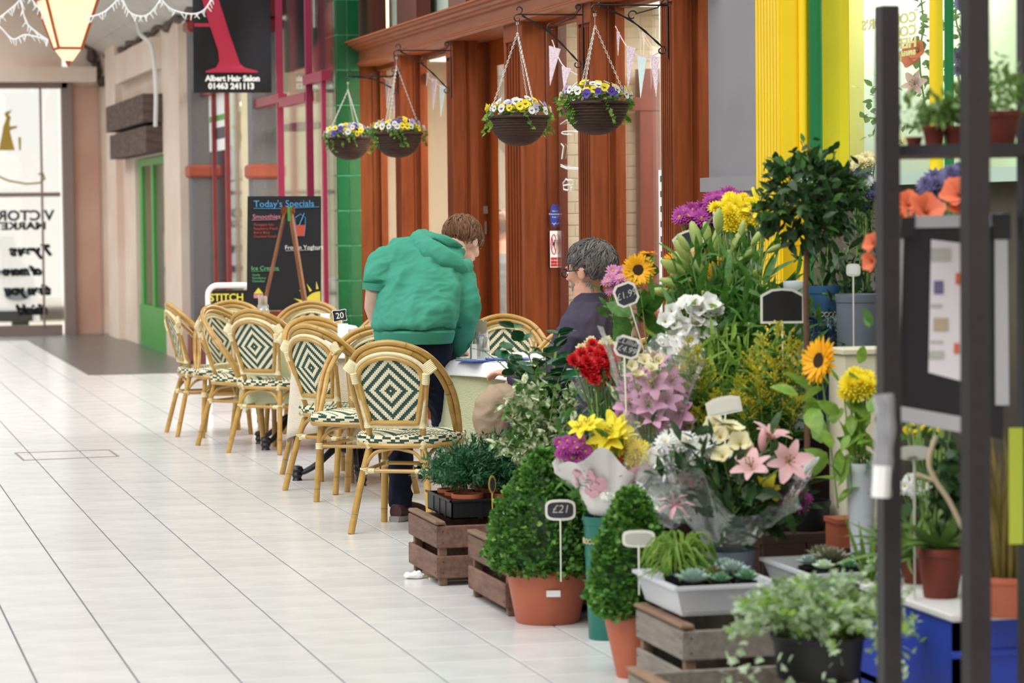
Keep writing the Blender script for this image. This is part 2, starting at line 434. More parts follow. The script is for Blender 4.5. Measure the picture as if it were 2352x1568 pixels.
# sloping white boarded canopy at the far end
ce = struct('ceiling', MB(), 'board_white'); zc0 = PX(330, 84, WE).z; yA, yB = 24.6, YE-.01
for i in range(9):
    xa, xb = WE-.2*i-.003, WE-.2*(i+1)+.003; za, zb_ = zc0+.12*i, zc0+.12*(i+1)
    mb = MB(); mb.add([(xa, yA, za), (xb, yA, zb_), (xb, yB, zb_), (xa, yB, za), (xa, yA, za+.03), (xb, yA, zb_+.03), (xb, yB, zb_+.03), (xa, yB, za+.03)], [(0, 3, 2, 1), (4, 5, 6, 7), (0, 1, 5, 4), (1, 2, 6, 5), (2, 3, 7, 6), (3, 0, 4, 7)]); obj('board', mb, 'board_white', ce)
mb = MB(); mb.tube([(WE-.02, y, zc0-.02+.03*math.sin(y*5)) for y in np.linspace(yA, yB, 30)], [.03+.02*math.sin(i*2.3) for i in range(30)], 6); obj('grimy_joint', mb, 'old_wood', ce)
mb = MB(); mb.tube([(WE-.05-.02*i, YE-.06, zc0-.35+.06*i+.05*math.sin(i*2)) for i in range(12)], [.05+.03*math.sin(i*2.3) for i in range(12)], 6); obj('grimy_joint', mb, 'old_wood', ce)

# ---- salon front: granite columns, red frames, glass
def column(pa, pb, X, name='trim_4', zb=None):
    c = struct(name, MB(), 'grey_granite')
    y0, y1 = YX(pb, X), YX(pa, X); w_ = .24
    yc = y0+.1
    mb = MB(); mb.bx(X, X+w_, yc-.1, yc+.16, .35, 5.5); obj('shaft', mb, 'grey_granite', c)
    z_ = PX(pb, 393, X).z
    mb = MB(); mb.cbx(X-.03, X+w_+.03, yc-.14, yc+.18, z_-.06, z_+.06, .02); obj('band', mb, 'band_red', c)
    mb = MB(); mb.cbx(X-.03, X+w_+.03, yc-.13, yc+.19, 0, .3, .03); mb.cbx(X-.015, X+w_+.015, yc-.115, yc+.175, .3, .42, .03)
    z2 = PX(pb, 70, X).z
    mb.cbx(X-.03, X+w_+.03, yc-.13, yc+.19, z2, z2+.12, .03); mb.cbx(X-.05, X+w_+.05, yc-.15, yc+.21, z2+.12, z2+.5, .04); obj('mouldings', mb, 'rust_red', c)
    return c
column(418, 443, WS-.12, 'trim_4'); column(546, 583, WS-.05, 'trim_5')
win = struct('window_1', MB(), 'rust_red')
zl = PX(450, 215, WS).z
def post(px0, px1, X, z0, z1, mt, par, d=.06, name='frame_post'):
    mb = MB(); mb.bx(X, X+d, YX(px1, X), YX(px0, X), z0, z1); return obj(name, mb, mt, par)
def fpost(pxc, X, w_, z0, z1, mt, par, name='frame_post', d=.05):      # face towards the camera
    y_ = YX(pxc, X); mb = MB(); mb.bx(X-w_/2, X+w_/2, y_, y_+d, z0, z1); return obj(name, mb, mt, par)
for p_, w_ in ((452, .05), (495, .035), (526, .04)): fpost(p_, WS+.0, w_, .35, 4.2, 'rust_red', win)
mb = MB(); mb.bx(WS-.03, WS+.03, YX(545, WS), YX(447, WS), zl-.05, zl+.05); mb.bx(WS-.05, WS+.05, YX(545, WS), YX(447, WS), .35, .55); mb.bx(WS-.1, WS+.3, YX(545, WS), YX(447, WS), 0, .35, 0); obj('rail', mb, 'rust_red', win)
mb = MB(); mb.bx(WS+.04, WS+.05, YX(545, WS), YX(447, WS), .5, 5); obj('pane', mb, 'glass_refl', win)
win2 = struct('window_2', MB(), 'crimson')
for a_, b_, y0_, y1_ in ((586, 606, 232, 900), (641, 655, -200, 900), (708, 722, -200, 900), (744, 752, 170, 900)):
    fpost((a_+b_)/2, WS, (b_-a_)/F*22.5, max(0, PX(a_, 900, WS).z), PX(a_, y0_, WS).z, 'crimson', win2)
for a_, b_, y_ in ((586, 652, 232), (652, 712, 228), (708, 752, 178)):
    mb = MB(); z_ = PX((a_+b_)/2, y_, WS).z; mb.bx(WS-.03, WS+.04, YX(b_, WS), YX(a_, WS), z_-.035, z_+.035); obj('rail', mb, 'crimson', win2)
mb = MB(); mb.bx(WS-.03, WS+.3, YX(752, WS), YX(584, WS), 0, .55); obj('stall_riser', mb, 'crimson', win2)
mb = MB(); mb.bx(WS+.05, WS+.06, YX(752, WS), YX(584, WS), .5, 5); obj('pane', mb, 'glass_refl', win2)
mb = MB(); mb.bx(WS, WS+.3, YX(752, WS), YX(447, WS), 5, 6.5); struct('wall_salon', mb, 'cream_paint')
# inside the salon
mb = MB(); mb.bx(WS+2.2, WS+2.4, YX(770, WS), YX(420, WS)+3, 0, 4.5); mb.bx(WS+.3, WS+2.4, YX(420, WS)+1, YX(420, WS)+1.2, 0, 4.5); mb.bx(WS+.1, WS+2.4, 18, 30, 3.4, 3.5)
struct('wall_salon_inside', mb, 'cream_paint')
mat('shelf_dark', '55505a', .6); mat('pink_soft', 'c9a9b8', .6); mat('curtain', '8d8ca6', .8, '767592', 3, stretch=(1, 30, .3), contrast=1)
mb = MB()
for i in range(24):
    y = 22.9+i*.04; x = WS+.25+.035*math.sin(i*1.9)
    mb.tube([(x, y, .8), (x+.01*math.sin(i), y, 1.5), (x, y, PX(515, 335, WS+.25).z)], .028, 6)
yc_ = YX(514, WS+.25); mb.v = [(x, (y-23.3)*.7+yc_, z) for x, y, z in mb.v]
t = obj('curtain', mb, 'curtain'); tag(t, 'grey lilac curtain hanging inside the salon window', 'curtain')
mb = MB(); p = PX(500, 280, WS+.02); h_ = (350-215)/F*24.5
mb.bx(-.005, 0, -.6, .6, -h_/2, h_/2); place(mb, T(WS+.03, p.y, p.z)); t = obj('poster', mb, 'white'); tag(t, 'white poster with green and grey pictures in the salon window', 'poster')
mb = MB(); mb.bx(-.008, -.006, -.55, .55, h_*.02, h_*.12); obj('green_stripe', place(mb, T(WS+.03, p.y, p.z)), 'shop_green', t)
mb = MB(); mb.bx(-.008, -.006, -.4, .3, -h_*.3, -h_*.1); obj('grey_picture', place(mb, T(WS+.03, p.y, p.z)), 'shelf_dark', t)

for a_, b_, y0_, y1_ in ((658, 706, -150, 165), (724, 750, -150, 165)):
    mb = MB(); X_ = WS+.3; mb.bx(X_, X_+.05, YX(b_, X_), YX(a_, X_), PX(a_, y1_, X_).z, PX(a_, y0_, X_).z); o = obj('dark_backing', mb, 'near_black', win2)  # dark sheets added behind the glass so the upper panes read dark
mb = MB(); X_ = WS+.3; mb.bx(X_-.1, X_+.1, YX(712, X_), YX(670, X_), PX(690, 298, X_).z, PX(690, 284, X_).z); t = obj('shelf', mb, 'shelf_dark'); tag(t, 'short dark shelf inside the crimson framed window', 'shelf')
# ---- green tiled pilaster between salon and cafe
GX = WC-.19
gy0 = YX(777, GX); gy1 = YX(752, GX)
pil = struct('wall_pilaster', MB(), 'green_grout')
gx1 = PY(829, 400, gy0).x
mb = MB(); mb.bx(GX+.003, gx1-.003, gy0+.003, gy1, 0, 6.5); obj('core', mb, 'green_grout', pil)
xs = [GX, GX+.045, GX+.12, WC]
gx1 = PY(829, 400, gy0).x
cols = [(GX, GX+(gx1-GX)*.47), (GX+(gx1-GX)*.47, gx1)]
tp = {}
th = 81/F*(PD(0,0,1)-CAM).length*V((GX, gy0, 0)).length*.965
for kx, (xa, xb) in enumerate(cols):
    mb = MB(); mb.cbx(xa+.004, xb-.004, gy0-.006, gy0+.004, .005, th-.005, .002); tp[kx] = obj('tile', mb, 'green_tile', pil)
yy = np.linspace(gy0, gy1, 4)
for kx in range(3):
    mb = MB(); mb.cbx(GX-.006, GX+.004, yy[kx]+.004, yy[kx+1]-.004, .005, th-.005, .002); tp[10+kx] = obj('tile', mb, 'green_tile', pil)
zph = PX(760, 162-81*8, GX).z % th
for kx, o0 in list(tp.items()):
    for j in range(0, int(4.6/th)+1):
        z = j*th + (zph - th)
        if z < 0: z = 0 if j == 0 else z
        if j == 0: o0.location.z = z
        else:
            o = o0.copy(); C.objects.link(o); o.location.z = z

# ---- cafe front
cafe = struct('wall_cafe', MB(), 'brown_wood')
ZB = PX(825, 150, WC).z; ZB2 = PX(1335, 17, WC).z
print('fascia', ZB, ZB2, 'pilaster', gy0, gy1, 'tile h', th)
ZF = (ZB+ZB2)/2
pillars = [(818, 826, 880), (912, 926, 972), (1031, 1046, 1086), (1164, 1206, 1289), (1332, 1364, 1421), (1523, 1553, 1611)]
GP = WC+.16   # glass plane
info = []
for k, (a_, b_, c_) in enumerate(pillars):
    y0 = YX(b_, WC); y1 = YX(a_, WC); xe = min(PY(c_, 400, y0).x, WC+.30)
    info.append((y0, y1, xe))
    p_ = MB(); d = .008; n = 5; w_ = y1-y0
    # core with flutes on the arcade face
    p_.bx(WC+.006, xe, y0, y1, 0, ZF+.02)
    p_.bx(WC-.015, xe+.005, y0-.006, y1+.006, 0, .28)
    m_ = w_*.12; n = 5
    for i in range(n+1):
        yy0 = y0 + m_ + (w_-2*m_)*i/n - .006
        p_.bx(WC-.006, WC+.006, yy0, yy0+.012, .35, ZF-.12)
    for ya, yb in ((y0-.001, y0+m_-.008), (y1-m_+.008, y1+.001)): p_.bx(WC-.006, WC+.0055, ya, yb, .28, ZF-.1)
    p_.bx(WC-.008, WC+.0055, y0-.002, y1+.002, ZF-.1, ZF-.001)
    obj('pillar', p_, 'brown_wood', cafe)
    # bead and stile on the return facing down the arcade
    q_ = MB(); xm_ = WC + (xe-WC)*.62
    q_.bx(xm_-.004, xm_+.004, y0-.007, y0, .28, ZF); q_.bx(xe-.02, xe+.03, y0-.03, y0+.02, .28, ZF)
    obj('bead', q_, 'brown_dark' if k == 3 else 'brown_wood', cafe)
# fascia: stepped mouldings run along the front
prof = [(0, 0), (-.035, 0), (-.045, .02), (-.03, .035), (-.03, .045), (-.018, .055), (-.018, .15), (-.04, .16), (-.05, .175), (-.07, .185), (-.08, .205), (-.105, .215), (-.11, .235), (-.13, .24), (-.13, .255), (0, .27), (.3, .27), (.3, 0)]
sc_ = (PX(818, 84, WC-.13).z - ZB)/.255
ya, yb = YX(1613, WC), gy0-.0
mb = MB(); n = len(prof); vs = [(WC+x, y, ZF+z*sc_) for y in (ya, yb) for x, z in prof]
mb.add(vs, [tuple(range(n))[::-1], tuple(range(n, 2*n))] + [(i, (i+1) % n, (i+1) % n+n, i+n) for i in range(n)])
obj('fascia', mb, 'brown_wood_h', cafe, ang=20)
zc = ZF + .27*sc_
# storey above: frames, pale glazing
mb = MB()
for a_, b_ in ((822, 862), (917, 962), (1035, 1075)): 
    mb.bx(WC+.06, WC+.16, YX(b_, WC+.06), YX(a_, WC+.06), zc, zc+1.6)
obj('upper_frame', mb, 'brown_dark', cafe)
mb = MB(); mb.bx(GP+.05, GP+.06, ya, yb, zc, zc+1.8); obj('upper_pane', mb, 'pale_green', cafe)
# glazing bays
fr = MB(); 
def bay(k, z0=.55):
    y0, y1 = info[k+1][1]+.3, info[k][0]-.1
    mb = MB(); mb.bx(GP, GP+.008, y0-.3, y1+.1, z0, ZF); 
    o = obj('pane', mb, 'glass', w_); 
    mb = MB(); mb.bx(GP-.04, GP+.05, y0-.3, y1+.1, 0, z0); mb.bx(GP-.06, GP+.05, y0-.3, y1+.1, z0, z0+.06); mb.bx(GP-.03, GP+.04, y0-.3, y1+.1, ZF-.03, ZF+.05)
    obj('sill', mb, 'brown_wood', w_)
for i, kk in enumerate((0, 1, 3, 4)):
    w_ = struct('window_%d' % (3+i), MB(), 'brown_wood'); bay(kk)
# door, set back in its own reveal
d3 = struct('door_3', MB(), 'brown_wood')
DXp = WC+.24
dy0, dy1 = info[3][1]+.06, YX(1087, DXp)
zd = PX(1120, 96, DXp).z
mb = MB(); s1 = YX(1141, DXp)
mb.bx(DXp, DXp+.014, s1, dy1, .1, zd); mb.bx(DXp, DXp+.014, dy0, dy0+.12, .1, zd); mb.bx(DXp+.003, DXp+.011, dy0+.12, s1, .1, .75); zrl = PX(1140, 150, DXp).z; mb.bx(DXp+.003, DXp+.011, dy0+.12, s1, zrl, zd)
mat('door_wood', '9c4a1e', .9, '7c340f', 6, stretch=(7, 7, .5), contrast=.9, spec=.02); obj('door_leaf', mb, 'door_wood', d3)
mb = MB(); mb.bx(DXp+.005, DXp+.009, dy0+.1, s1, .7, zrl+.02); obj('pane', mb, 'glass', d3)
mb = MB(); mb.bx(DXp-.02, DXp+.06, dy1, dy1+.06, 0, ZF); mb.bx(DXp-.02, DXp+.06, dy0-.06, dy0, 0, ZF); mb.bx(DXp-.015, DXp+.055, dy0, dy1, zd+.005, zd+.12); mb.bx(DXp-.1, DXp+.1, dy0, dy1, 0, .08)
obj('door_frame', mb, 'brown_dark', d3)
mb = MB(); q_ = PX(1117, 480, DXp-.001); mb.bx(DXp-.006, DXp, q_.y-.06, q_.y+.06, q_.z-.03, q_.z+.02); mb.bx(DXp-.006, DXp, q_.y-.03, q_.y+.03, q_.z-.16, q_.z-.08); obj('letter_plate', mb, 'brown_dark', d3)
mb = MB(); q_ = PX(1151, 168, DXp+.018); mb.lathe([(0, 0), (.045, 0), (.045, .003), (0, .003)], 8, M=T(q_) @ Matrix.Rotation(-PI/2, 4, 'Y')); obj('octagon_sticker', mb, 'white', d3)
# cafe room
mat('cafe_wall', 'd8cdb6', .7, 'd0c4ac', 2); mat('cafe_brick', 'cfc5b2', .85, 'c4b9a4', 5, bump=.4, bsc=12); mat('cafe_floor', '8a7a66', .5); mat('picture_dark', '2e2c28', .5, '6a6a66', 8)
mb = MB(); XI = 7.6
mb.bx(XI, XI+.1, 8, 24, 0, 3.4); mb.bx(WC+.3, XI, 23.4, 23.5, 0, 3.4); struct('wall_cafe_inside', mb, 'cafe_wall')
mb = MB(); mb.bx(WC+.3, XI, 10.3, 24, ZF+.2, ZF+.3); struct('ceiling_cafe', mb, 'cafe_wall')
pan = struct('trim_6', MB(), 'cafe_wall')
for i in range(44):
    mb = MB(); mb.cbx(XI-.02, XI, 8.2+i*.35+.004, 8.2+(i+1)*.35-.004, 0, 1.25, .004); obj('panel', mb, 'cream_paint', pan)
mb = MB(); mb.bx(XI-.05, XI, 8, 24, 1.25, 1.31); obj('rail', mb, 'cream_paint', pan)
yq = PX(1470, 500, 4.8).y
mb = MB(); mb.bx(WC+.35, 6.5, yq+.909, yq+1.0, 0, 3.0); wb = struct('wall_brick', mb, 'cafe_brick')
bmsh = MB(); bmsh.cbx(-.107, .107, -.008, .004, -.0345, .0345, .003); b0 = None
for j in range(38):
    for i in range(7):
        x, z = WC+.48+i*.219+(.11 if j % 2 else 0), .04+j*.0735
        if b0 is None: b0 = obj('brick', bmsh, 'cafe_brick', wb, (x, yq+.912, z))
        else: o = b0.copy(); C.objects.link(o); o.location = (x, yq+.912+random.uniform(-.002, .002), z)
mb = MB(); pbk = PY(1486, 300, yq+.8); mb.bx(pbk.x-.075, pbk.x+.09, yq+.7, yq+.8, 0, 2.3); mb.bx(pbk.x-.12, pbk.x+.12, yq+.69, yq+.8, PY(1480,255,yq+.8).z, PY(1480,225,yq+.8).z); struct('trim_7', mb, 'brown_dark')

# ---- cafe to flower shop: grey panel, yellow pilaster, shop window
XG = WC+.05
ZS = PX(2130, 390, WC).z
mb = MB(); mb.bx(WC+.1, WC+.3, YX(1745, XG), YX(1606, XG), 0, 6.5); struct('wall_grey', mb, 'grey_panel')
mb = MB(); z_ = PX(1700, 408, WC+.1).z; mb.bx(WC+.04, WC+.1, YX(1745, XG), YX(1613, XG), z_-.06, z_+.005); struct('trim_8', mb, 'grey_panel')
yp = struct('trim_9', MB(), 'yellow_paint')
zlow = PX(1770, 378, WC).z - .25
mb = MB(); a_, b_ = YX(1797, WC), YX(1738, WC); mb.bx(WC+.004, WC+.3, a_, b_, 0, 6)
n = 8
for i in range(n): mb.bx(WC-.006, WC+.004, a_+.01+(b_-a_-.02)*i/n+.004, a_+.01+(b_-a_-.02)*(i+1)/n-.004, 0, 6)
obj('fluted_face', mb, 'yellow_paint', yp)
def fbox(name, pa, pb, y_, z0, z1, mt, par, d=.05):
    x0_, x1_ = PY(pa, 300, y_).x, PY(pb, 300, y_).x; mb = MB(); mb.bx(x0_, x1_, y_, y_+d, z0, z1); return obj(name, mb, mt, par)
fbox('return_face', 1797, 1834, a_-.001, 0, 6, 'yellow_paint', yp)
pr = PY(1846, 300, a_-.02); mb = MB(); mb.tube([(pr.x, pr.y, 0), (pr.x, pr.y, 6)], 12/F*pr.y, 14); obj('round_bead', mb, 'yellow_paint', yp)
pr = PY(1874, 300, a_-.06); mb = MB(); mb.tube([(pr.x, pr.y, 0), (pr.x, pr.y, 6)], 16.5/F*pr.y, 14); obj('green_bead', mb, 'dark_green_paint', yp)
w_ = struct('window_7', MB(), 'pale_green')
gx = pr.x+.03
mb = MB(); mb.bx(gx, gx+.008, 5, pr.y+.1, ZS, 6); obj('pane', mb, 'glass_low', w_)
mb = MB(); mb.bx(gx-.12, gx+.1, 5, pr.y, ZS-.05, ZS); obj('sill', mb, 'pale_green', w_)
mat('riser', '4c3c3c', .8, '6a6650', 2.5, contrast=.9)
mb = MB(); mb.bx(gx-.05, gx+.1, 5, pr.y, 0, ZS-.05); struct('wall_riser', mb, 'riser')
for pa, pb, y_, mt in ((2133, 2168, None, 'yellow_paint'), (2168, 2192, None, 'dark_green_paint')):
    q = PX((pa+pb)/2, 200, gx-.06); mb = MB(); mb.tube([(q.x, q.y, PX(2150, 415, gx).z), (q.x, q.y, 6)], (pb-pa)/2/F*q.y*.98, 14); obj('mullion', mb, mt, w_)
# inside the sweet shop
mb = MB(); mb.bx(gx+.9, gx+1.0, 4, 16, ZS-.3, 6); struct('wall_shop_inside', mb, 'pale_green')
mb = MB(); q = PX(1925, 300, gx+.35); mb.bx(gx+.35, gx+.42, q.y-.14, q.y+.06, ZS, 6); struct('trim_10', mb, 'pale_yellow')
mb = MB(); mb.bx(gx+.1, gx+1, 4, pr.y+.1, ZS-.06, ZS-.02); struct('trim_11', mb, 'pale_green')
# mirrored lettering on the sweet shop glass
def stext(txt, px_r, py, hpx, m='pale_yellow'):
    q = PX(px_r, py, gx-.004); h = hpx/F*q.y*1.35
    t = textmb(txt, h, mirror=True, align='LEFT', bold=.002)
    # the pane faces -X: text runs along +Y (away) when mirrored seen from here
    place(t, T(q) @ RZ(-PI/2) @ Matrix.Diagonal((2.0, 1, 1, 1)))
    obj('lettering', t, m, w_)
stext("CONNOR'S", 2105, 48, 26); stext("COMIC", 2105, 78, 26); stext("HEROES", 2105, 106, 26); stext("SWEETS TREATS", 2102, 124, 11); stext("PREMIUM", 2070, 139, 10)

mat('opposite', 'd5d6d8', .8, 'c5c6c9', .8)
# the rest of the arcade, out of frame: opposite shops and the stretch behind the viewer
mb = MB(); mb.bx(-4.5, -4.2, -14, YE, 0, 5.2)
for k in range(10): mb.bx(-4.2, -4.1, -13+k*4.6, -12.7+k*4.6, 0, 5.2)
struct('wall_left', mb, 'opposite')
mb = MB(); mb.bx(-4.5, 6, -14.3, -14, 0, 5.2); struct('wall_back', mb, 'opposite')
mb = MB(); mb.bx(WC+.1, WC+.4, -14, 5, 0, 6); struct('wall_right_near', mb, 'cream_wall')
mb = MB(); mb.bx(-4.5, 9, -14, -2, -.12, -.003); struct('floor_near', mb, 'tile')
# unseen area lights added to brighten the shop interiors
for nm, loc, sx, sy, e in (('cafe_fill', (5.8, 13.5, ZF+.15), 2.4, 5, 560), ('cafe_fill', (5.8, 19.5, ZF+.15), 2.4, 5, 560), ('salon_fill', (WS+1.3, 24, 3.3), 1.6, 7, 150), ('sweet_shop_fill', (gx+.5, 9, 5.5), .6, 5, 45), ('green_shop_fill', (WE+.3, 29.5, 3.1), .3, 2.5, 60)):
    L_ = bpy.data.lights.new(nm, 'AREA'); L_.shape = 'RECTANGLE'; L_.size = sx; L_.size_y = sy; L_.energy = e; L_.color = (1, .95, .87)
    o = bpy.data.objects.new(nm, L_); C.objects.link(o); o.location = loc

# pictures on the cafe wall
for px, py, w_, h_, lb in ((1000, 385, 1.3, .45, 'dark framed picture seen through the window left of the cafe door'), (1152, 490, .9, .5, 'dark picture seen through the cafe door glass')):
    q = PX(px, py, XI-.03); t = thing('picture', lb, 'picture', (XI, q.y, q.z-h_/2)); mb = MB(); mb.cbx(-.03, 0, -w_/2, w_/2, 0, h_, .005); obj('frame', mb, 'cream_paint', t); mb = MB(); mb.bx(-.033, -.03, -w_/2+.04, w_/2-.04, .04, h_-.04); obj('print', mb, 'picture_dark', t)
# spiky dracaena in the window behind the seated man, striped strip on the glass
q = PX(1392, 640, WC+.6); t = thing('dracaena', 'spiky dark leaved dracaena in the cafe window behind the grey haired man', 'plant', (q.x, q.y, 0))
mb = MB(); mb.lathe([(0, 0), (.12, 0), (.16, .3), (.15, .3), (.12, .25), (0, .25)], 20); obj('pot', mb, 'white_paint', t)
mb = MB(); mb.tube([(0, 0, .25), (0, 0, q.z-.15)], .02, 6); obj('stem', mb, 'old_wood', t)
mat('spike', '3f4a34', .5, '5a4a3c', 10); rs = random.Random(5)
for k in range(46):
    a = rs.uniform(0, 6.28); e = rs.uniform(-.2, 1.2); L = rs.uniform(.28, .45); b = V((0, 0, q.z-.15)); d = V((math.cos(a)*math.cos(e), math.sin(a)*math.cos(e), math.sin(e))); mb = MB(); mb.tube([b, b+d*L*.5, b+d*L-V((0, 0, .05))], [.009, .011, .001], 4, flat=.2); obj('blade', mb, 'spike', t)
t = struct('trim_13', MB(), 'white'); mb = MB(); z0_, z1_ = PX(1518, 600, GP-.01).z, PX(1518, 390, GP-.01).z; ya_, yb_ = YX(1523, GP-.01), YX(1514, GP-.01); mb.bx(GP-.012, GP-.004, ya_, yb_, z0_-.5, z1_); obj('strip', mb, 'white', t)
for k in range(6): mb = MB(); mb.bx(GP-.014, GP-.012, ya_, ya_+(yb_-ya_)*.5, z1_-.06-k*.075, z1_-.03-k*.075); obj('purple_block', mb, 'jacket' if 'jacket' in MT else 'shelf_dark', t)
# ================================================================== bistro chairs
def bpt(x, z): return (x, -.185 - (z-.42)*.26 - .022*(1-min(1, (x/.17)**2)), z)
def wrap(mb, c, ax, r1, r2=None, major=None, L=.03, ribs=4):
    M = frame(c, ax, major if major is not None else None); n = 14; prof = []
    for i in range(ribs*2+1): prof.append((1.0 if i % 2 else .9, -L/2 + L*i/(ribs*2)))
    mb.lathe([(r1*k, z) for k, z in prof], n, M=M, sx=1, sy=(r2 or r1)/r1)
def caned(mb, pts, r, n=10, node=.23, mi=0):
    P = [V(p) for p in pts]; out = []; rr = []; fl = []; acc = 0; nxt = node*.6
    for i in range(len(P)-1):
        L = (P[i+1]-P[i]).length; st = max(1, int(L/.02))
        for s_ in range(st):
            t = s_/st; q = P[i].lerp(P[i+1], t); a_ = acc+L*t
            if a_ > nxt:
                for dz, k in ((-.005, 1), (-.0022, .93), (.0, 1.09), (.0022, 1.0)):
                    d_ = (P[i+1]-P[i]).normalized()*dz; out.append(q+d_); rr.append(r*k); fl.append(1 if dz in (-.0022,) else 0)
                nxt += node
            else: out.append(q); rr.append(r); fl.append(0)
        acc += L
    out.append(P[-1]); rr.append(r); fl.append(0)
    mb.tube(out, rr, n, [fl[i] for i in range(len(out)-1) for j in range(n)]+[0, 0])
def frame_loop(k, n=8):        # outline of the back panel, scaled about its centre
    pts = [(-.122, .475), (-.142, .56), (-.163, .66), (-.167, .70), (-.143, .75), (-.082, .787), (0, .802), (.082, .787), (.143, .75), (.167, .70), (.163, .66), (.142, .56), (.122, .475)]
    cz = .63; out = []
    for x, z in pts: out.append(bpt(x*k, cz+(z-cz)*(1-(1-k)*.9)))
    up = catmull(out, 4); up += [bpt(-x, (cz+(.475-cz)*(1-(1-k)*.9))) for x in np.linspace(-.122*k, .122*k, 8)[1:-1][::1]]
    return up
def inside(x, z, k=.9):
    zb = .63-(.63-.475)*.93; 
    if z < zb: return False
    hw = .122+(z-.475)*.20
    if z > .70: 
        t = (z-.70)/(.802-.70); 
        if t >= 1: return False
        hw = .167*math.sqrt(max(0, 1-t**2.2))
    return abs(x) < hw*k
def make_chair(label):
    t = thing('bistro_chair', label, 'chair', group='rattan chairs around the cafe tables')
    # hoop of two canes that comes down as the arms
    for nm, off in (('hoop', 0), ('inner_hoop', 1)):
        s_ = -.026*off
        pts = [(-.222-s_*.3, .06, .40), (-.232-s_, .0, .52), (-.234-s_, -.09, .63), (-.208-s_, -.19, .735+s_*.4), (-.135-s_*.6, -.27, .815+s_*.8), (0, -.302, .85+s_)]
        pts = pts + [(-x, y, z) for x, y, z in pts[-2::-1]]
        mb = MB(); caned(mb, catmull(pts, 7), .0135, 10, .3); obj(nm, mb, ['cane', 'cane_node'], t)
    # panel frame: wrapped band, then a bare cane
    mb = MB(); L = frame_loop(1.0); mb.tube(L, .0105, 8, closed=True, flat=1.0); L2 = frame_loop(1.08); 
    obj('wrapped_band', mb, 'cane_wrap', t)
    mb = MB(); mb.tube([(x, y-.005, z) for x, y, z in frame_loop(.885)], .0115, 8, closed=True); obj('panel_frame', mb, 'cane', t)
    mb = MB(); fl = catmull([(x, y+.009, z) for x, y, z in frame_loop(.9)][::2], 4, True); mb.tube(fl, [.0085 if i % 2 else .0068 for i in range(len(fl))], 6, closed=True); obj('beaded_edge', mb, 'cane_wrap', t)
    # woven back
    mb = MB(); cs = .0082; NI, NJ = 20, 22
    for j in range(-NJ, NJ+1):
        for i in range(-NI, NI+1):
            x, z = i*cs, .635+j*cs
            if not inside(x, z, .87): continue
            d = abs(i)+abs(j); g = ((d+2)//3) % 2
            h = .0025 if (i+j) % 2 else .0008; e = cs*.49
            ve = [bpt(x-e, z-e), bpt(x+e, z-e), bpt(x+e, z+e), bpt(x-e, z+e)]
            c0 = bpt(x, z); c1 = (c0[0], c0[1]-h-.001, c0[2]); c2 = (c0[0], c0[1]+h+.003, c0[2])
            f_ = [(x_, y_-.001, z_) for x_, y_, z_ in ve]; b_ = [(x_, y_+.003, z_) for x_, y_, z_ in ve]
            mb.add(f_ + [c1], [(0,1,4),(1,2,4),(2,3,4),(3,0,4)], g); mb.add(b_ + [c2], [(1,0,4),(2,1,4),(3,2,4),(0,3,4)], g)
    obj('woven_back', mb, ['weave_cream', 'weave_green'], t, smooth=False)
    # seat: rounded woven pad
    mb = MB(); cs = .013; 
    def sh(u, v):     # square grid -> rounded seat
        a_, b_ = u, v
        x = a_*math.sqrt(max(0, 1-b_*b_*.36)); y = b_*math.sqrt(max(0, 1-a_*a_*.36))
        wd = .215+.02*y; ed = max(abs(u), abs(v)); z = .428 + .014*(1-ed**4)
        return (x*wd/.92, .01+y*.225/.92, z)
    N = 17
    for i in range(-N, N):
        for j in range(-N, N):
            P4 = [sh(a_/N, b_/N) for a_, b_ in ((i, j), (i+1, j), (i+1, j+1), (i, j+1))]
            cx_ = sum(p[0] for p in P4)/4; cy_ = sum(p[1] for p in P4)/4; cz_ = max(p[2] for p in P4)+.003
            d = abs(i+.5)+abs(j+.5); g = 1 if int((d+1)//3) % 2 and (i+j) % 2 == 0 or int((d+1)//3) % 4 == 1 else 0
            mb.add(P4+[(cx_, cy_, cz_)], [(0,1,4),(1,2,4),(2,3,4),(3,0,4)], g)
    ring = [sh(a_, b_) for a_, b_ in [(-1+2*k/N/1., -1) for k in range(N)] + [(1, -1+2*k/N) for k in range(N)] + [(1-2*k/N, 1) for k in range(N)] + [(-1, 1-2*k/N) for k in range(N)]]
    n = len(ring)
    for k in range(n):
        p, q = ring[k], ring[(k+1) % n]
        for l_ in range(3):
            z0 = .429-l_*.011; g = 1 if (k+l_) % 3 == 0 or (k//2+l_) % 3 == 0 else 0; o_ = 1.0+.012*[1, 1.6, 1][l_]; o2 = 1.0+.012*[1.6, 1, -.5][l_]
            mb.add([(p[0]*o_, .01+(p[1]-.01)*o_, z0), (q[0]*o_, .01+(q[1]-.01)*o_, z0), (q[0]*o2, .01+(q[1]-.01)*o2, z0-.011), (p[0]*o2, .01+(p[1]-.01)*o2, z0-.011)], [(0, 3, 2, 1)], g)
    obj('seat', mb, ['weave_cream', 'weave_green'], t, smooth=False)
    mb = MB(); mb.tube([(x*.97, .01+(y-.01)*.97, .390) for x, y, z in ring[::2]], .013, 8, closed=True); obj('seat_frame', mb, 'cane', t)
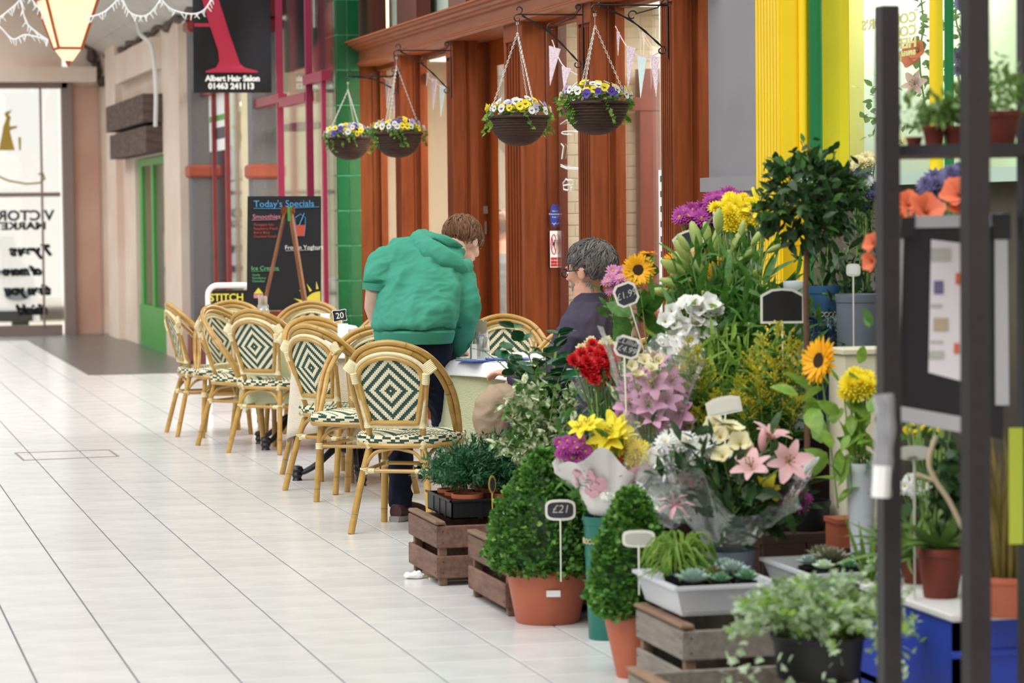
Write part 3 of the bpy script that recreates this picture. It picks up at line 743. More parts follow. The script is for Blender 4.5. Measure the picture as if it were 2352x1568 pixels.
    # stiles running down into the rear legs, front legs
    for s_ in (-1, 1):
        mb = MB(); caned(mb, [(s_*.167, bpt(.167, .70)[1]-.004, .705), (s_*.122, -.187, .43), (s_*.122, -.185, .38)], .0135); obj('stile', mb, ['cane', 'cane_node'], t)
        mb = MB(); caned(mb, [(s_*.122, -.185, .395), (s_*.150, -.225, .25), (s_*.186, -.285, 0)], .0155, node=.2); obj('leg', mb, ['cane', 'cane_node'], t)
        mb = MB(); caned(mb, [(s_*.165, .165, .395), (s_*.185, .195, 0)], .0155, node=.2); obj('leg', mb, ['cane', 'cane_node'], t)
    # stretchers and arched braces at about 0.29 m
    zr = .275
    RL, RR_, FL, FR = [(-.142, -.212), (.142, -.212), (-.172, .176), (.172, .176)]
    mb = MB()
    for a_, b_ in ((RL, RR_), (RL, FL), (RR_, FR), (FL, FR)):
        mb.tube([(a_[0], a_[1], zr), (b_[0], b_[1], zr)], .009, 8)
    obj('stretcher', mb, 'cane', t)
    mb = MB()
    for a_, b_ in ((RL, RR_), (RL, FL), (RR_, FR), (FL, FR)):
        A = V((a_[0], a_[1], zr+.015)); B = V((b_[0], b_[1], zr+.015)); m_ = (A+B)/2; m_.z = .376
        mb.tube(catmull([A, A.lerp(m_, .3)+V((0, 0, .035)), A.lerp(m_, .7)+V((0, 0, .02)), m_, B.lerp(m_, .7)+V((0, 0, .02)), B.lerp(m_, .3)+V((0, 0, .035)), B], 4), .0085, 8)
    obj('arched_brace', mb, 'cane', t)
    # cane bindings
    W = {}
    def bind(key, c, *a, **k):       # each binding is a part; left and right share their mesh
        L = V(c)
        mb = MB(); wrap(mb, (0, 0, 0), *a, **k); obj('binding', mb, 'cane_wrap', t, L)
    for s_ in (-1, 1):
        p = bpt(.167, .715)
        bind(0, (s_*.180, p[1]-.006, .738), (s_*-.6, 0, .8), .03, .018, (s_*.8, -.1, .6), .052, 7)
        bind(1, (s_*.164, p[1]-.006, .69), (s_*.12, -.26, 1), .018, L=.05, ribs=6)
        bind(2, (s_*.126, -.205, .48), (0, 0, 1), .0185, L=.03); bind(3, (s_*.124, -.195, .393), (s_*.5, 0, .8), .021, L=.036, ribs=5)
        bind(4, (s_*.142, -.213, zr), (s_*.1, -.2, 1), .02, L=.03); bind(5, (s_*.172, .176, zr), (0, 0, 1), .02, L=.03); bind(6, (s_*.166, .166, .388), (0, 0, 1), .02, L=.03)
        bind(7, (s_*.222, .06, .405), (0, -.3, 1), .024, L=.045, ribs=5)
        bind(8, (s_*.11, -.212, zr), (1, 0, 0), .0125, L=.03, ribs=5)
    return t
chair0 = None
GRP = 'rattan chairs around the cafe tables'
def chair(px, py, head, label, s=0):       # a rear foot (s = -1 left, 1 right, 0 between both) stands at this point of the floor; heading clockwise from +Y
    global chair0
    h = R(head); q = G(px, py); lx, ly = s*.186, -.285
    loc = (q.x - (lx*math.cos(h) + ly*math.sin(h)), q.y - (-lx*math.sin(h) + ly*math.cos(h)), 0)
    return put_chair(loc, head, label)
def put_chair(loc, head, label):
    global chair0
    if chair0 is None:
        chair0 = make_chair(label); chair0.location = loc; chair0.rotation_euler = (0, 0, -R(head)); return chair0
    return dup(chair0, loc, -R(head), label, GRP)
def chair_d(px, D, head, label):
    p = PD(px, 600, D); return put_chair((p.x, p.y, 0), head, label)
V0 = 14.3
chair(806, 1226, V0+15, 'rattan bistro chair nearest the camera, its back turned, behind the man in the green hoodie', -1)
chair(712, 1131, V0+42, 'rattan bistro chair standing alone left of the nearest one, back turned')
chair(583, 1042, V0+30, 'rattan bistro chair with its whole back panel in view in front of the first table')
chair(454, 1023, V0+118, 'rattan bistro chair seen from its front side, second from the left', 1)
chair(395, 998, V0+72, 'leftmost rattan bistro chair, seen nearly side on')
chair_d(528, 17.6, V0+175, 'rattan bistro chair behind the second from the left, only its arch showing')
chair_d(688, 17.35, V0+190, 'rattan bistro chair on the far side of the first table, under the chalkboard easel')
chair_d(765, 14.75, V0+150, 'rattan bistro chair tucked close behind the one standing alone')
chair_d(830, 13.6, V0+195, 'rattan bistro chair half hidden behind the nearest one, left of the hoodie man')
chair_d(835, 16.5, V0+225, 'rattan bistro chair against the green tiled pilaster')
chair_d(1165, 14.7, V0+175, 'rattan bistro chair at the wall side of the table with the jar')
chair_d(1275, 13.8, V0+215, 'rattan bistro chair beside the seated man, its brown hoop showing')
chair_d(1345, 12.15, V0-60, 'rattan bistro chair the man in the dark jacket sits on')
# ================================================================== people
from mathutils import noise as NZ
mat('skin', 'd8a58c', .5, 'cf967d', 20, sub=.15); mat('skin_pale', 'e2b7a4', .5, 'd9a894', 20, sub=.15)
mat('hair_brown', '8a5d3c', .55, '4f3220', 60, contrast=1); mat('hair_grey', '6f6a68', .55, '3f3a39', 45, contrast=1); mat('beard', 'a8a09a', .7, '8a7f78', 60)
mat('hoodie', '499a82', .9, '429078', 3, bump=.15, bsc=250, spec=.2); mat('jeans', '1b2136', .85, '141a2c', 6, bump=.2, bsc=300, spec=.2)
mat('jacket', '4a4354', .85, '423b4b', 4, bump=.15, bsc=200, spec=.2); mat('khaki', 'a8937c', .85, '9e8871', 5, spec=.2, bump=.15, bsc=200)
mat('shoe_maroon', '5d3a38', .7, '4e2f2f', 20, bump=.3); mat('sole', '9b9392', .7); mat('eye_white', 'eeeeea', .3); mat('iris', '3a2a1e', .3); mat('lip', 'b8766a', .5)
mat('grey_tee', '6b7072', .9)
def loft(mb, secs, n=20, e=2.0):       # sections (centre, half width vector, half depth vector)
    vs = []; k = len(secs)
    for c, a, b in secs:
        c, a, b = V(c), V(a), V(b)
        for j in range(n):
            q = 2*PI*j/n; cx = math.cos(q); sx = math.sin(q)
            vs.append(c + a*(abs(cx)**(2/e)*(1 if cx > 0 else -1)) + b*(abs(sx)**(2/e)*(1 if sx > 0 else -1)))
    fs = [(i*n+j, i*n+(j+1) % n, (i+1)*n+(j+1) % n, (i+1)*n+j) for i in range(k-1) for j in range(n)]
    fs += [tuple(range(n))[::-1], tuple((k-1)*n+j for j in range(n))]
    mb.add(vs, fs)
def fuse(name, mb, mt, parent, vox=.01, smooth=4, fold=None, world=True, extra=None):
    me = bpy.data.meshes.new('tmp'); me.from_pydata([tuple(p) for p in mb.v], [], mb.f); o = bpy.data.objects.new('tmp', me); C.objects.link(o)
    r_ = o.modifiers.new('r', 'REMESH'); r_.mode = 'VOXEL'; r_.voxel_size = vox; r_.use_smooth_shade = True
    if smooth: s_ = o.modifiers.new('s', 'SMOOTH'); s_.iterations = smooth; s_.factor = .5
    dg = bpy.context.evaluated_depsgraph_get(); m2 = bpy.data.meshes.new_from_object(o.evaluated_get(dg))
    bpy.data.objects.remove(o); bpy.data.meshes.remove(me)
    out = MB(); nr = [v.normal.copy() for v in m2.vertices]; out.v = [v.co.copy() for v in m2.vertices]
    if fold: out.v = [p + n_*fold(p, n_) for p, n_ in zip(out.v, nr)]
    out.v = [tuple(p) for p in out.v]; out.f = [tuple(p.vertices) for p in m2.polygons]; out.m = [0]*len(out.f)
    bpy.data.meshes.remove(m2)
    if extra: extra(out)
    return obj(name, out, mt, parent, world=world, ang=180)
def hand(mb, w, fdir, side, palm, s=1.0, curl=.5):    # w wrist, fdir towards the fingers, side towards the thumb, palm normal
    w, f, t, p = V(w), V(fdir).normalized(), V(side).normalized(), V(palm).normalized()
    loft(mb, [(w, t*.026*s, p*.018*s), (w+f*.04*s, t*.038*s, p*.015*s), (w+f*.085*s, t*.041*s, p*.012*s)], 10)
    for i, (o_, L) in enumerate(((.03, .07), (.011, .08), (-.009, .074), (-.028, .058))):
        b = w+f*.08*s+t*o_*s; a1 = f; pts = [w+f*.05*s+t*o_*.8*s, b]; q = b; an = 0
        for k_ in (.45, .3, .25):
            an += curl; d = f*math.cos(an)+p*math.sin(an); q = q+d*L*k_*s; pts.append(q)
        mb.tube(pts, [.009*s, .0092*s, .0085*s, .0078*s, .0055*s], 8)
    b = w+f*.02*s+t*.03*s; mb.tube([w+f*.015*s+t*.012*s, b+f*.02*s+t*.012*s, b+f*.045*s+t*.02*s+p*.012*s, b+f*.068*s+t*.016*s+p*.022*s], [.014*s, .012*s, .0105*s, .007*s], 8)
def head(mb, M, s=1.0, beard=False):    # local: +Y face, Z up, origin at ear height
    def b_(c, r_): mb.ball(c, r_, 20, 14, M=M)
    M = M @ Matrix.Scale(s, 4)
    b_((0, -.012, .035), (.077, .098, .088)); b_((0, .035, .0), (.066, .062, .075)); b_((0, .03, -.055), (.056, .06, .052)); b_((0, .06, -.08), (.03, .03, .026))
    loft(mb, [(M @ V((0, .095, .03)), M.to_3x3() @ V((.008, 0, 0)), M.to_3x3() @ V((0, .01, 0))), (M @ V((0, .108, -.005)), M.to_3x3() @ V((.012, 0, 0)), M.to_3x3() @ V((0, .016, 0))), (M @ V((0, .108, -.022)), M.to_3x3() @ V((.017, 0, 0)), M.to_3x3() @ V((0, .016, 0)))], 10)
    b_((0, .093, -.048), (.024, .01, .009)); b_((0, .09, .03), (.05, .014, .009)); b_((.04, .07, -.015), (.02, .02, .02)); b_((-.04, .07, -.015), (.02, .02, .02))
    for sx in (-1, 1):
        b_((sx*.08, -.006, -.004), (.009, .02, .032)); b_((sx*.085, -.013, .008), (.006, .014, .02))
def face_bits(M, par, s=1.0):
    M = M @ Matrix.Scale(s, 4)
    for sx in (-1, 1):
        mb = MB(); mb.ball((sx*.032, .086, .008), (.013, .009, .009), 12, 8, M=M); e_ = obj('eye', mb, 'eye_white', par, world=True)
        mb = MB(); mb.ball((sx*.032, .094, .008), (.006, .003, .006), 10, 6, M=M); obj('iris', mb, 'iris', e_, world=True)
    mb = MB(); mb.ball((0, .1, -.048), (.023, .007, .008), 12, 6, M=M); obj('lips', mb, 'lip', par, world=True)
def hairdo(M, par, mt, s, line, n, L, seed, thick=.006, swirl=0.0):
    # cap plus locks that follow the skull; line(dir) tells where hair grows
    rs = random.Random(seed); Ms = M @ Matrix.Scale(s, 4); mb = MB(); cap = MB()
    def sk(d, k=1.0): return V((d.x*.083*k, -.012+d.y*.104*k, .035+d.z*.094*k))
    N = 26; K = 18; vs = []; ok = {}
    for i in range(K+1):
        for j in range(N):
            p = PI*i/K; q = 2*PI*j/N; d = V((math.sin(p)*math.cos(q), math.sin(p)*math.sin(q), math.cos(p)))
            ok[(i, j)] = line(d); vs.append(sk(d, 1.06 if ok[(i, j)] else .93))
    cap.add(vs, [(i*N+j, (i+1)*N+j, (i+1)*N+(j+1) % N, i*N+(j+1) % N) for i in range(K) for j in range(N) if ok[(i, j)] or ok[(i+1, j)] or ok[(i, (j+1) % N)]], M=Ms)
    h_ = obj('hair', cap, mt, par, world=True)
    for i in range(n):
        while True:
            d = V((rs.gauss(0, 1), rs.gauss(0, 1), rs.gauss(0, 1))).normalized()
            if line(d): break
        # combing direction: away from the crown
        cr = V((.0, -.45, .89)); t = (d-cr*d.dot(cr)); t = (t - d*t.dot(d)); 
        if t.length < 1e-3: t = V((0, 1, 0))
        t.normalize(); sd = d.cross(t); sg = rs.uniform(-1, 1)*swirl + rs.uniform(-.35, .35); t = (t+sd*sg).normalized()
        k0 = rs.uniform(1.03, 1.11); pts = []; dd = d.copy(); st = L*rs.uniform(.6, 1.2)/4
        for q in range(5):
            lift = .05*math.sin(q*1.1+rs.random())*.5
            pts.append(sk(dd, k0+lift+q*.008)); dd = (dd+t*st/.09).normalized(); t = (t - dd*t.dot(dd)).normalized(); t = (t + dd.cross(t)*rs.uniform(-.3, .3)).normalized()
        r0 = thick*rs.uniform(.6, 1.2)
        mb.tube(pts, [r0*.6, r0, r0*.95, r0*.7, r0*.15], 5, M=Ms, flat=.6)
    o = obj('locks', mb, mt, h_, world=True); o['kind'] = 'stuff'
    return h_
def folds(A, sc, seed, ax=None, k=2.5):
    off = V((seed*3.1, seed*1.7, seed*.9))
    def f(p, n_):
        q = V(p)
        if ax is not None: a = V(ax).normalized(); q = q - a*q.dot(a)*(1-1/k)
        v = NZ.noise(q*sc+off)
        w_ = 1-abs(NZ.noise(q*sc*1.9+off*2))*2.2
        return A*(v*.8 + max(0, w_)*.7 - .3)
    return f
def W3(px, py, D): return PD(px, py, D)
UP = V((0, 0, 1))
# ---------------------------------------------------------------- the man bending over the table
r1 = (RGT*.96 - FWD*.28); r1.z = 0; r1.normalize(); f1 = V((-r1.y, r1.x, 0))      # his right, his forward
rt = (r1 - UP*.30).normalized()                                                    # shoulders dip to the right
ft = (f1*.75 - UP*.5).normalized()
hip = W3(952, 800, 12.75)
pm = thing('person', 'man in a green hoodie and dark jeans bending over the white table', 'person', (hip.x, hip.y, 0))
hm = MB()
S1 = [(W3(951, 778, 12.72), r1*.176, f1*.125), (W3(953, 745, 12.68), r1*.192, f1*.15), (W3(959, 700, 12.7), r1*.195, f1*.15),
      (W3(965, 655, 12.76), (r1-UP*.1)*.205, (f1-UP*.3)*.135), (W3(972, 615, 12.84), rt*.218, ft*.12), (W3(985, 585, 12.92), rt*.19, ft*.10), (W3(1010, 570, 13.0), rt*.11, ft*.075), (W3(1028, 560, 13.06), rt*.07, ft*.06)]
loft(hm, S1, 28, 2.3)
hm.tube(catmull([W3(925, 598, 12.92), W3(888, 610, 12.84), W3(870, 640, 12.74), W3(864, 660, 12.7)], 4), [.075, .082, .088, .088, .086, .082, .080, .078, .076, .074, .072, .070, .066], 16)
hm.tube(catmull([W3(1035, 625, 12.9), W3(1064, 660, 12.84), W3(1068, 715, 12.78), W3(1056, 770, 12.84), W3(1044, 800, 12.93)], 4), [.085, .088, .088, .088, .086, .084, .082, .08, .078, .076, .073, .07, .068, .064, .06, .056, .05], 16)
def hfold(p, n_):
    a = folds(.026, 4.6, 1, ax=(-.25, -.2, 1), k=2.6)(p, n_); b = folds(.007, 15, 2, ax=(1, 0, .2), k=2)(p, n_)
    z0 = W3(948, 752, 12.7).z
    return (a+b)*(1 if p.z > z0 else max(0.15, 1-(z0-p.z)*25)) - (.012 if z0-.012 < p.z < z0-.002 and (p-V(pm.location)).length > 0 and abs((p-W3(948, 752, 12.7)).dot(r1)) < .2 else 0)
hood = fuse('hoodie', hm, 'hoodie', pm, .009, 3, hfold)
mb = MB()
hp = catmull([W3(975, 541, 13.0), W3(964, 556, 12.9), W3(990, 580, 12.79), W3(1025, 602, 12.77), W3(1058, 618, 12.82), W3(1074, 606, 12.93)], 4)
n_ = len(hp); mb.tube(hp, [.028+.034*math.sin(PI*min(1, (i+1)/n_)) for i in range(n_)], 14)
loft(mb, [(W3(990, 556, 12.93), rt*.09, ft*.05), (W3(1010, 548, 12.95), rt*.1, ft*.05), (W3(1035, 556, 12.98), rt*.07, ft*.05)], 16)
fuse('hood', mb, 'hoodie', hood, .008, 3, folds(.008, 12, 5, ax=(1, 0, -.5), k=3))
mb = MB(); mb.tube([W3(1030, 549, 12.93), W3(1042, 556, 12.92)], .008, 6, flat=.4); obj('neck_label', mb, 'yellow_paint', hood, world=True)
# ribbed hem and cuffs as their own bands
mb = MB(); vs = []; N = 60
for i, (c, k) in enumerate(((W3(951, 788, 12.71), .98), (W3(951, 776, 12.7), 1.03), (W3(952, 762, 12.69), 1.05), (W3(952, 757, 12.69), 1.0))):
    for j in range(N):
        q = 2*PI*j/N; rr = k*(1+.006*(j % 2)); vs.append(c + (r1*.183)*rr*math.cos(q) + f1*.142*rr*math.sin(q))
mb.add(vs, [(i*N+j, i*N+(j+1) % N, (i+1)*N+(j+1) % N, (i+1)*N+j) for i in range(3) for j in range(N)])
obj('ribbed_hem', mb, 'hoodie', hood, world=True)
mb = MB(); mb.tube([W3(864, 652, 12.71), W3(862, 668, 12.71)], [.066, .06], 20); obj('cuff', mb, 'hoodie', hood, world=True)
# body
bm_ = MB()
hc = W3(1062, 558, 13.12)
hf = (FWD*.72 + RGT*.52 - UP*.62).normalized(); hu = (FWD*.45 + UP*.9 + RGT*.2); hu = (hu-hf*hu.dot(hf)).normalized(); hr = hf.cross(hu)
HM = Matrix((hr, hf, hu)).transposed().to_4x4(); HM.translation = hc
head(bm_, HM, .98)
bm_.tube([W3(1000, 585, 12.98), W3(1030, 575, 13.03), W3(1052, 568, 13.08)], [.07, .058, .055], 14)
loft(bm_, [(c, V(a)*.88, V(b)*.85) for c, a, b in S1], 20)
loft(bm_, [(W3(950, 770, 12.74), r1*.155, f1*.105), (W3(951, 800, 12.76), r1*.16, f1*.11), (W3(952, 830, 12.78), r1*.14, f1*.1)], 18)
LL = [W3(914, 815, 12.78), W3(915, 900, 12.76), W3(917, 985, 12.74), W3(920, 1080, 12.68), W3(921, 1165, 12.66)]
RL_ = [W3(995, 820, 12.8), W3(1018, 900, 12.9), W3(1030, 985, 12.98), W3(1040, 1060, 13.05), W3(1044, 1130, 13.1)]
for L in (LL, RL_):
    bm_.tube(L, [.08, .07, .055, .048, .035], 14)
    bm_.tube([L[-1], L[-1]+f1*.1-UP*.03], [.035, .03], 10)
AL = [W3(895, 600, 12.88), W3(872, 635, 12.75), W3(862, 662, 12.71), W3(856, 705, 12.85), W3(866, 752, 13.0)]
bm_.tube(AL, [.05, .048, .045, .04, .027], 14)
hand(bm_, AL[-1], (AL[-1]-AL[-2])+f1*.1, r1, -f1, .95)
AR = [W3(1050, 640, 12.9), W3(1064, 715, 12.8), W3(1050, 780, 12.9), W3(1046, 803, 12.96)]
bm_.tube(AR, [.05, .046, .036, .027], 14); hand(bm_, AR[-1], f1-UP*.15, -r1, -UP, .95, .25)
fuse('body', bm_, 'skin_pale', pm, .0055, 2)
face_bits(HM, pm, .98)
hairdo(HM, pm, 'hair_brown', .98, lambda d: (d.z > -.25 and d.y < .55+d.z*.3 and not (abs(d.x) > .8 and d.z < .0 and d.y > -.1)) or (d.y < -.3 and d.z > -.62), 900, .06, 3, swirl=.5)
jm = MB()
loft(jm, [(W3(948, 762, 12.73), r1*.172, f1*.12), (W3(950, 795, 12.75), r1*.182, f1*.13), (W3(952, 830, 12.78), r1*.17, f1*.125), (W3(953, 850, 12.79), r1*.12, f1*.1)], 22, 2.3)
jm.tube(catmull(LL, 4), [.1-.046*min(1, i/12) for i in range(17)], 16); jm.tube(catmull(RL_, 4), [.1-.04*min(1, i/12) for i in range(17)], 16)
fuse('jeans', jm, 'jeans', pm, .009, 3, folds(.012, 9, 9, ax=(1, .3, .3), k=1.5))
for L in (LL, RL_):
    a_ = V((L[-1].x, L[-1].y, 0)); mb = MB()
    fd = (f1+r1*.15).normalized(); sd = V((fd.y, -fd.x, 0))
    loft(mb, [(a_-fd*.055+UP*.045, sd*.03, UP*.03), (a_-fd*.03+UP*.055, sd*.036, UP*.045), (a_+UP*.06, sd*.04, UP*.05), (a_+fd*.07+UP*.05, sd*.043, UP*.035), (a_+fd*.15+UP*.04, sd*.045, UP*.028), (a_+fd*.2+UP*.035, sd*.03, UP*.02)], 16, 2.4)
    sh_ = obj('shoe', mb, 'shoe_maroon', pm, world=True)
    mb = MB(); loft(mb, [(a_-fd*.068+UP*.013, sd*.022, UP*.013), (a_-fd*.05+UP*.013, sd*.036, UP*.0135), (a_+fd*.08+UP*.013, sd*.047, UP*.0125), (a_+fd*.18+UP*.013, sd*.042, UP*.0125), (a_+fd*.215+UP*.013, sd*.02, UP*.012)], 18, 5); obj('sole', mb, 'sole', sh_, world=True)
# ---------------------------------------------------------------- the seated man
a0 = R(-56); f2 = (FWD*math.cos(a0) + RGT*math.sin(a0)); f2.z = 0; f2.normalize(); r2 = V((f2.y, -f2.x, 0))
Dm = 12.0
ps = thing('person', 'grey-haired man in a dark purple jacket and glasses sitting at the table', 'person', (W3(1340, 900, Dm).x, W3(1340, 900, Dm).y, 0))
jk = MB()
def hz(px, z, D): p = PD(px, 700, D); return V((p.x, p.y, z + (.025 if z > .6 else 0)))
SS = [(hz(1345, .44, Dm), r2*.19, f2*.15), (hz(1348, .56, Dm), r2*.2, f2*.15), (hz(1352, .68, Dm), r2*.2, f2*.14), (hz(1356, .78, Dm), r2*.215, f2*.135), (hz(1360, .865, Dm), r2*.215, f2*.12), (hz(1361, .925, Dm), r2*.19, f2*.095), (hz(1358, .965, Dm), r2*.12, f2*.08), (hz(1354, 1.0, Dm), r2*.078, f2*.075)]
loft(jk, SS, 28, 2.3)
sl_, sr_ = SS[4][0]-r2*.17, SS[4][0]+r2*.17
eL = sl_ - r2*.05 + f2*.08 - UP*.24; wL = eL + f2*.2 + r2*.02 + UP*.06
eR = sr_ + r2*.06 + f2*.1 - UP*.23; wR = eR + f2*.2 - r2*.06 + UP*.06
for s_, e_, w_ in ((sl_, eL, wL), (sr_, eR, wR)): jk.tube(catmull([s_, s_.lerp(e_, .5), e_, e_.lerp(w_, .5), w_], 4), [.08-.03*i/16 for i in range(17)], 16)
jo = fuse('jacket', jk, 'jacket', ps, .009, 3, lambda p, n_: folds(.014, 6, 4, ax=(0, .4, 1), k=2)(p, n_)+folds(.004, 18, 6, ax=(0, 0, 1), k=2)(p, n_))
mb = MB(); N = 40; vs = []
for i, (z, k, o_) in enumerate(((.965, 1.15, 0), (.995, .92, .0), (1.035, .86, .004), (1.037, .80, .004), (.99, .8, 0))):
    for j in range(N):
        q = 2*PI*j/N; c = hz(1355, z, Dm); dz = -.035*max(0, math.sin(q)); vs.append(c + r2*.085*k*math.cos(q) + f2*.085*k*math.sin(q) + UP*dz)
mb.add(vs, [(i*N+j, i*N+(j+1) % N, (i+1)*N+(j+1) % N, (i+1)*N+j) for i in range(4) for j in range(N)]); obj('collar', mb, 'jacket', jo, world=True)
mb = MB(); q0 = SS[5][0]-f2*.07+r2*.11+UP*.03; loft(mb, [(q0-r2*.035, f2*.004-UP*.002, UP*.018+f2*.012), (q0+r2*.05-UP*.012, f2*.004, UP*.016+f2*.012)], 8, 4); obj('shoulder_tab', mb, 'jacket', jo, world=True)
bm_ = MB(); hc = W3(1356, 622, Dm)
hf = (f2 - UP*.12).normalized(); hu = (UP-hf*UP.dot(hf)).normalized(); hr = hf.cross(hu)
HM2 = Matrix((hr, hf, hu)).transposed().to_4x4(); HM2.translation = hc - UP*.005
head(bm_, HM2, 1.04)
bm_.tube([hz(1355, .93, Dm), hz(1352, 1.06, Dm)+f2*.012, hc-UP*.03], [.072, .06, .058], 14)
loft(bm_, [(c, V(a)*(.8 if i_ < 4 else .68), V(b)*.8) for i_, (c, a, b) in enumerate(SS)], 20)
for s_, e_, w_ in ((sl_, eL, wL), (sr_, eR, wR)):
    bm_.tube([s_-UP*.02, e_, w_], [.04, .038, .028], 12); hand(bm_, w_, f2+UP*.05, r2 if s_ is sl_ else -r2, -UP, 1.0, .35)
LH = [hz(1322, .52, 12.02), hz(1215, .58, 12.02), hz(1128, .565, 11.98), hz(1148, .28, 12.05), hz(1162, .07, 12.1)]
RH = [hz(1330, .52, 12.25), hz(1240, .57, 12.4), hz(1170, .565, 12.5), hz(1180, .28, 12.55), hz(1188, .07, 12.6)]
for L in (LH, RH): bm_.tube(L, [.075, .07, .055, .045, .035], 14); bm_.tube([L[-1], L[-1]+f2*.1-UP*.02], [.035, .03], 10)
fuse('body', bm_, 'skin', ps, .0055, 2)
face_bits(HM2, ps, 1.04)
hairdo(HM2, ps, 'hair_grey', 1.05, lambda d: (d.z > -.15 and d.y < .5 and not (abs(d.x) > .75 and d.z < .15 and d.y > -.25)) or (d.y < -.25 and d.z > -.72), 900, .055, 8, swirl=.9)
mb = MB()
for sx in (-1, 1):
    for i in range(260):
        q = random.uniform(-1.2, 1.5); zz = random.uniform(-.1, -.035); d = HM2 @ V((sx*.062*math.cos(q*.6)*(1 if zz > -.06 else .9), .02+.055*math.sin(q), zz-.004)); mb.tube([d, d - UP*.012 + f2*.004], [.0035, .001], 4)
bd = obj('beard', mb, 'beard', ps, world=True); bd['kind'] = 'stuff'
gl = MB()
for sx in (-1, 1):
    pts = [HM2 @ V((sx*(.034+.024*math.cos(q*PI/8)), .112, .008+.018*math.sin(q*PI/8))) for q in range(16)]; gl.tube(pts, .0028, 6, closed=True)
    gl.tube([HM2 @ V((sx*.058, .11, .014)), HM2 @ V((sx*.085, .05, .012)), HM2 @ V((sx*.09, -.01, .01))], .0028, 6)
gl.tube([HM2 @ V((-.01, .113, .012)), HM2 @ V((.01, .113, .012))], .0025, 6); obj('glasses', gl, 'black', ps, world=True)
jm = MB()
loft(jm, [(hz(1335, .42, 12.02)+UP*0, r2*.17, f2*.13), (hz(1340, .5, 12.03), r2*.18, f2*.15), (hz(1342, .6, 12.03), r2*.17, f2*.13)], 20)
for L in (LH, RH): jm.tube(catmull(L, 4), [.1-.028*min(1, i/8)-.018*max(0, (i-8)/8) for i in range(17)], 16)
fuse('trousers', jm, 'khaki', ps, .009, 3, folds(.016, 10, 12, ax=(.2, 1, .3), k=1.8))
for L in (LH, RH):
    a_ = V((L[-1].x, L[-1].y, 0)); mb = MB(); sd = r2
    loft(mb, [(a_-f2*.055+UP*.035, sd*.03, UP*.03), (a_+UP*.05, sd*.04, UP*.05), (a_+f2*.08+UP*.04, sd*.045, UP*.035), (a_+f2*.2+UP*.03, sd*.035, UP*.025)], 16, 2.4); obj('shoe', mb, 'shoe_maroon', ps, world=True)
# ---------------------------------------------------------------- customer inside the cafe
pc = PX(1152, 600, WC+.95); pi = thing('person', 'customer in a grey tee shirt seated behind the cafe window', 'person', (pc.x, pc.y, 0))
bm_ = MB(); zb = pc.z; c0 = V((pc.x, pc.y, 0)); fx, rx_ = V((0, 1, 0)), V((1, 0, 0))
loft(bm_, [(c0+UP*(.45), rx_*.15, fx*.12), (c0+UP*(zb-.25), rx_*.16, fx*.12), (c0+UP*(zb-.02), rx_*.19, fx*.1), (c0+UP*(zb+.05), rx_*.06, fx*.06), (c0+UP*(zb+.15), rx_*.05, fx*.05)], 18)
HM3 = T(c0+UP*(zb+.24)); head(bm_, HM3)
for s_ in (-1, 1):
    a_ = c0+rx_*s_*.19+UP*(zb-.03); e_ = a_+rx_*s_*.03-UP*.25+fx*.04; q_ = e_+fx*.2+UP*.02-rx_*s_*.08; bm_.tube([a_, e_, q_], [.05, .042, .028], 12); hand(bm_, q_, fx, -rx_*s_, -UP)
    k_ = c0+rx_*s_*.1+UP*.5; bm_.tube([k_, k_+fx*.42+UP*.02, k_+fx*.42-UP*.44], [.08, .06, .045], 12)
fuse('body', bm_, 'skin', pi, .008, 2)
mb = MB(); loft(mb, [(c0+UP*(.48), rx_*.175, fx*.14), (c0+UP*(zb-.25), rx_*.18, fx*.14), (c0+UP*(zb-.01), rx_*.205, fx*.115), (c0+UP*(zb+.06), rx_*.075, fx*.07)], 20)
for s_ in (-1, 1): a_ = c0+rx_*s_*.18+UP*(zb-.03); mb.tube([a_, a_+rx_*s_*.03-UP*.13+fx*.02], [.068, .062], 14)
fuse('tee_shirt', mb, 'grey_tee', pi, .012, 3, folds(.008, 8, 3))
hairdo(HM3, pi, 'hair_brown', 1.0, lambda d: d.z > -.1 and d.y < .5 or (d.y < -.2 and d.z > -.6), 200, .06, 5)
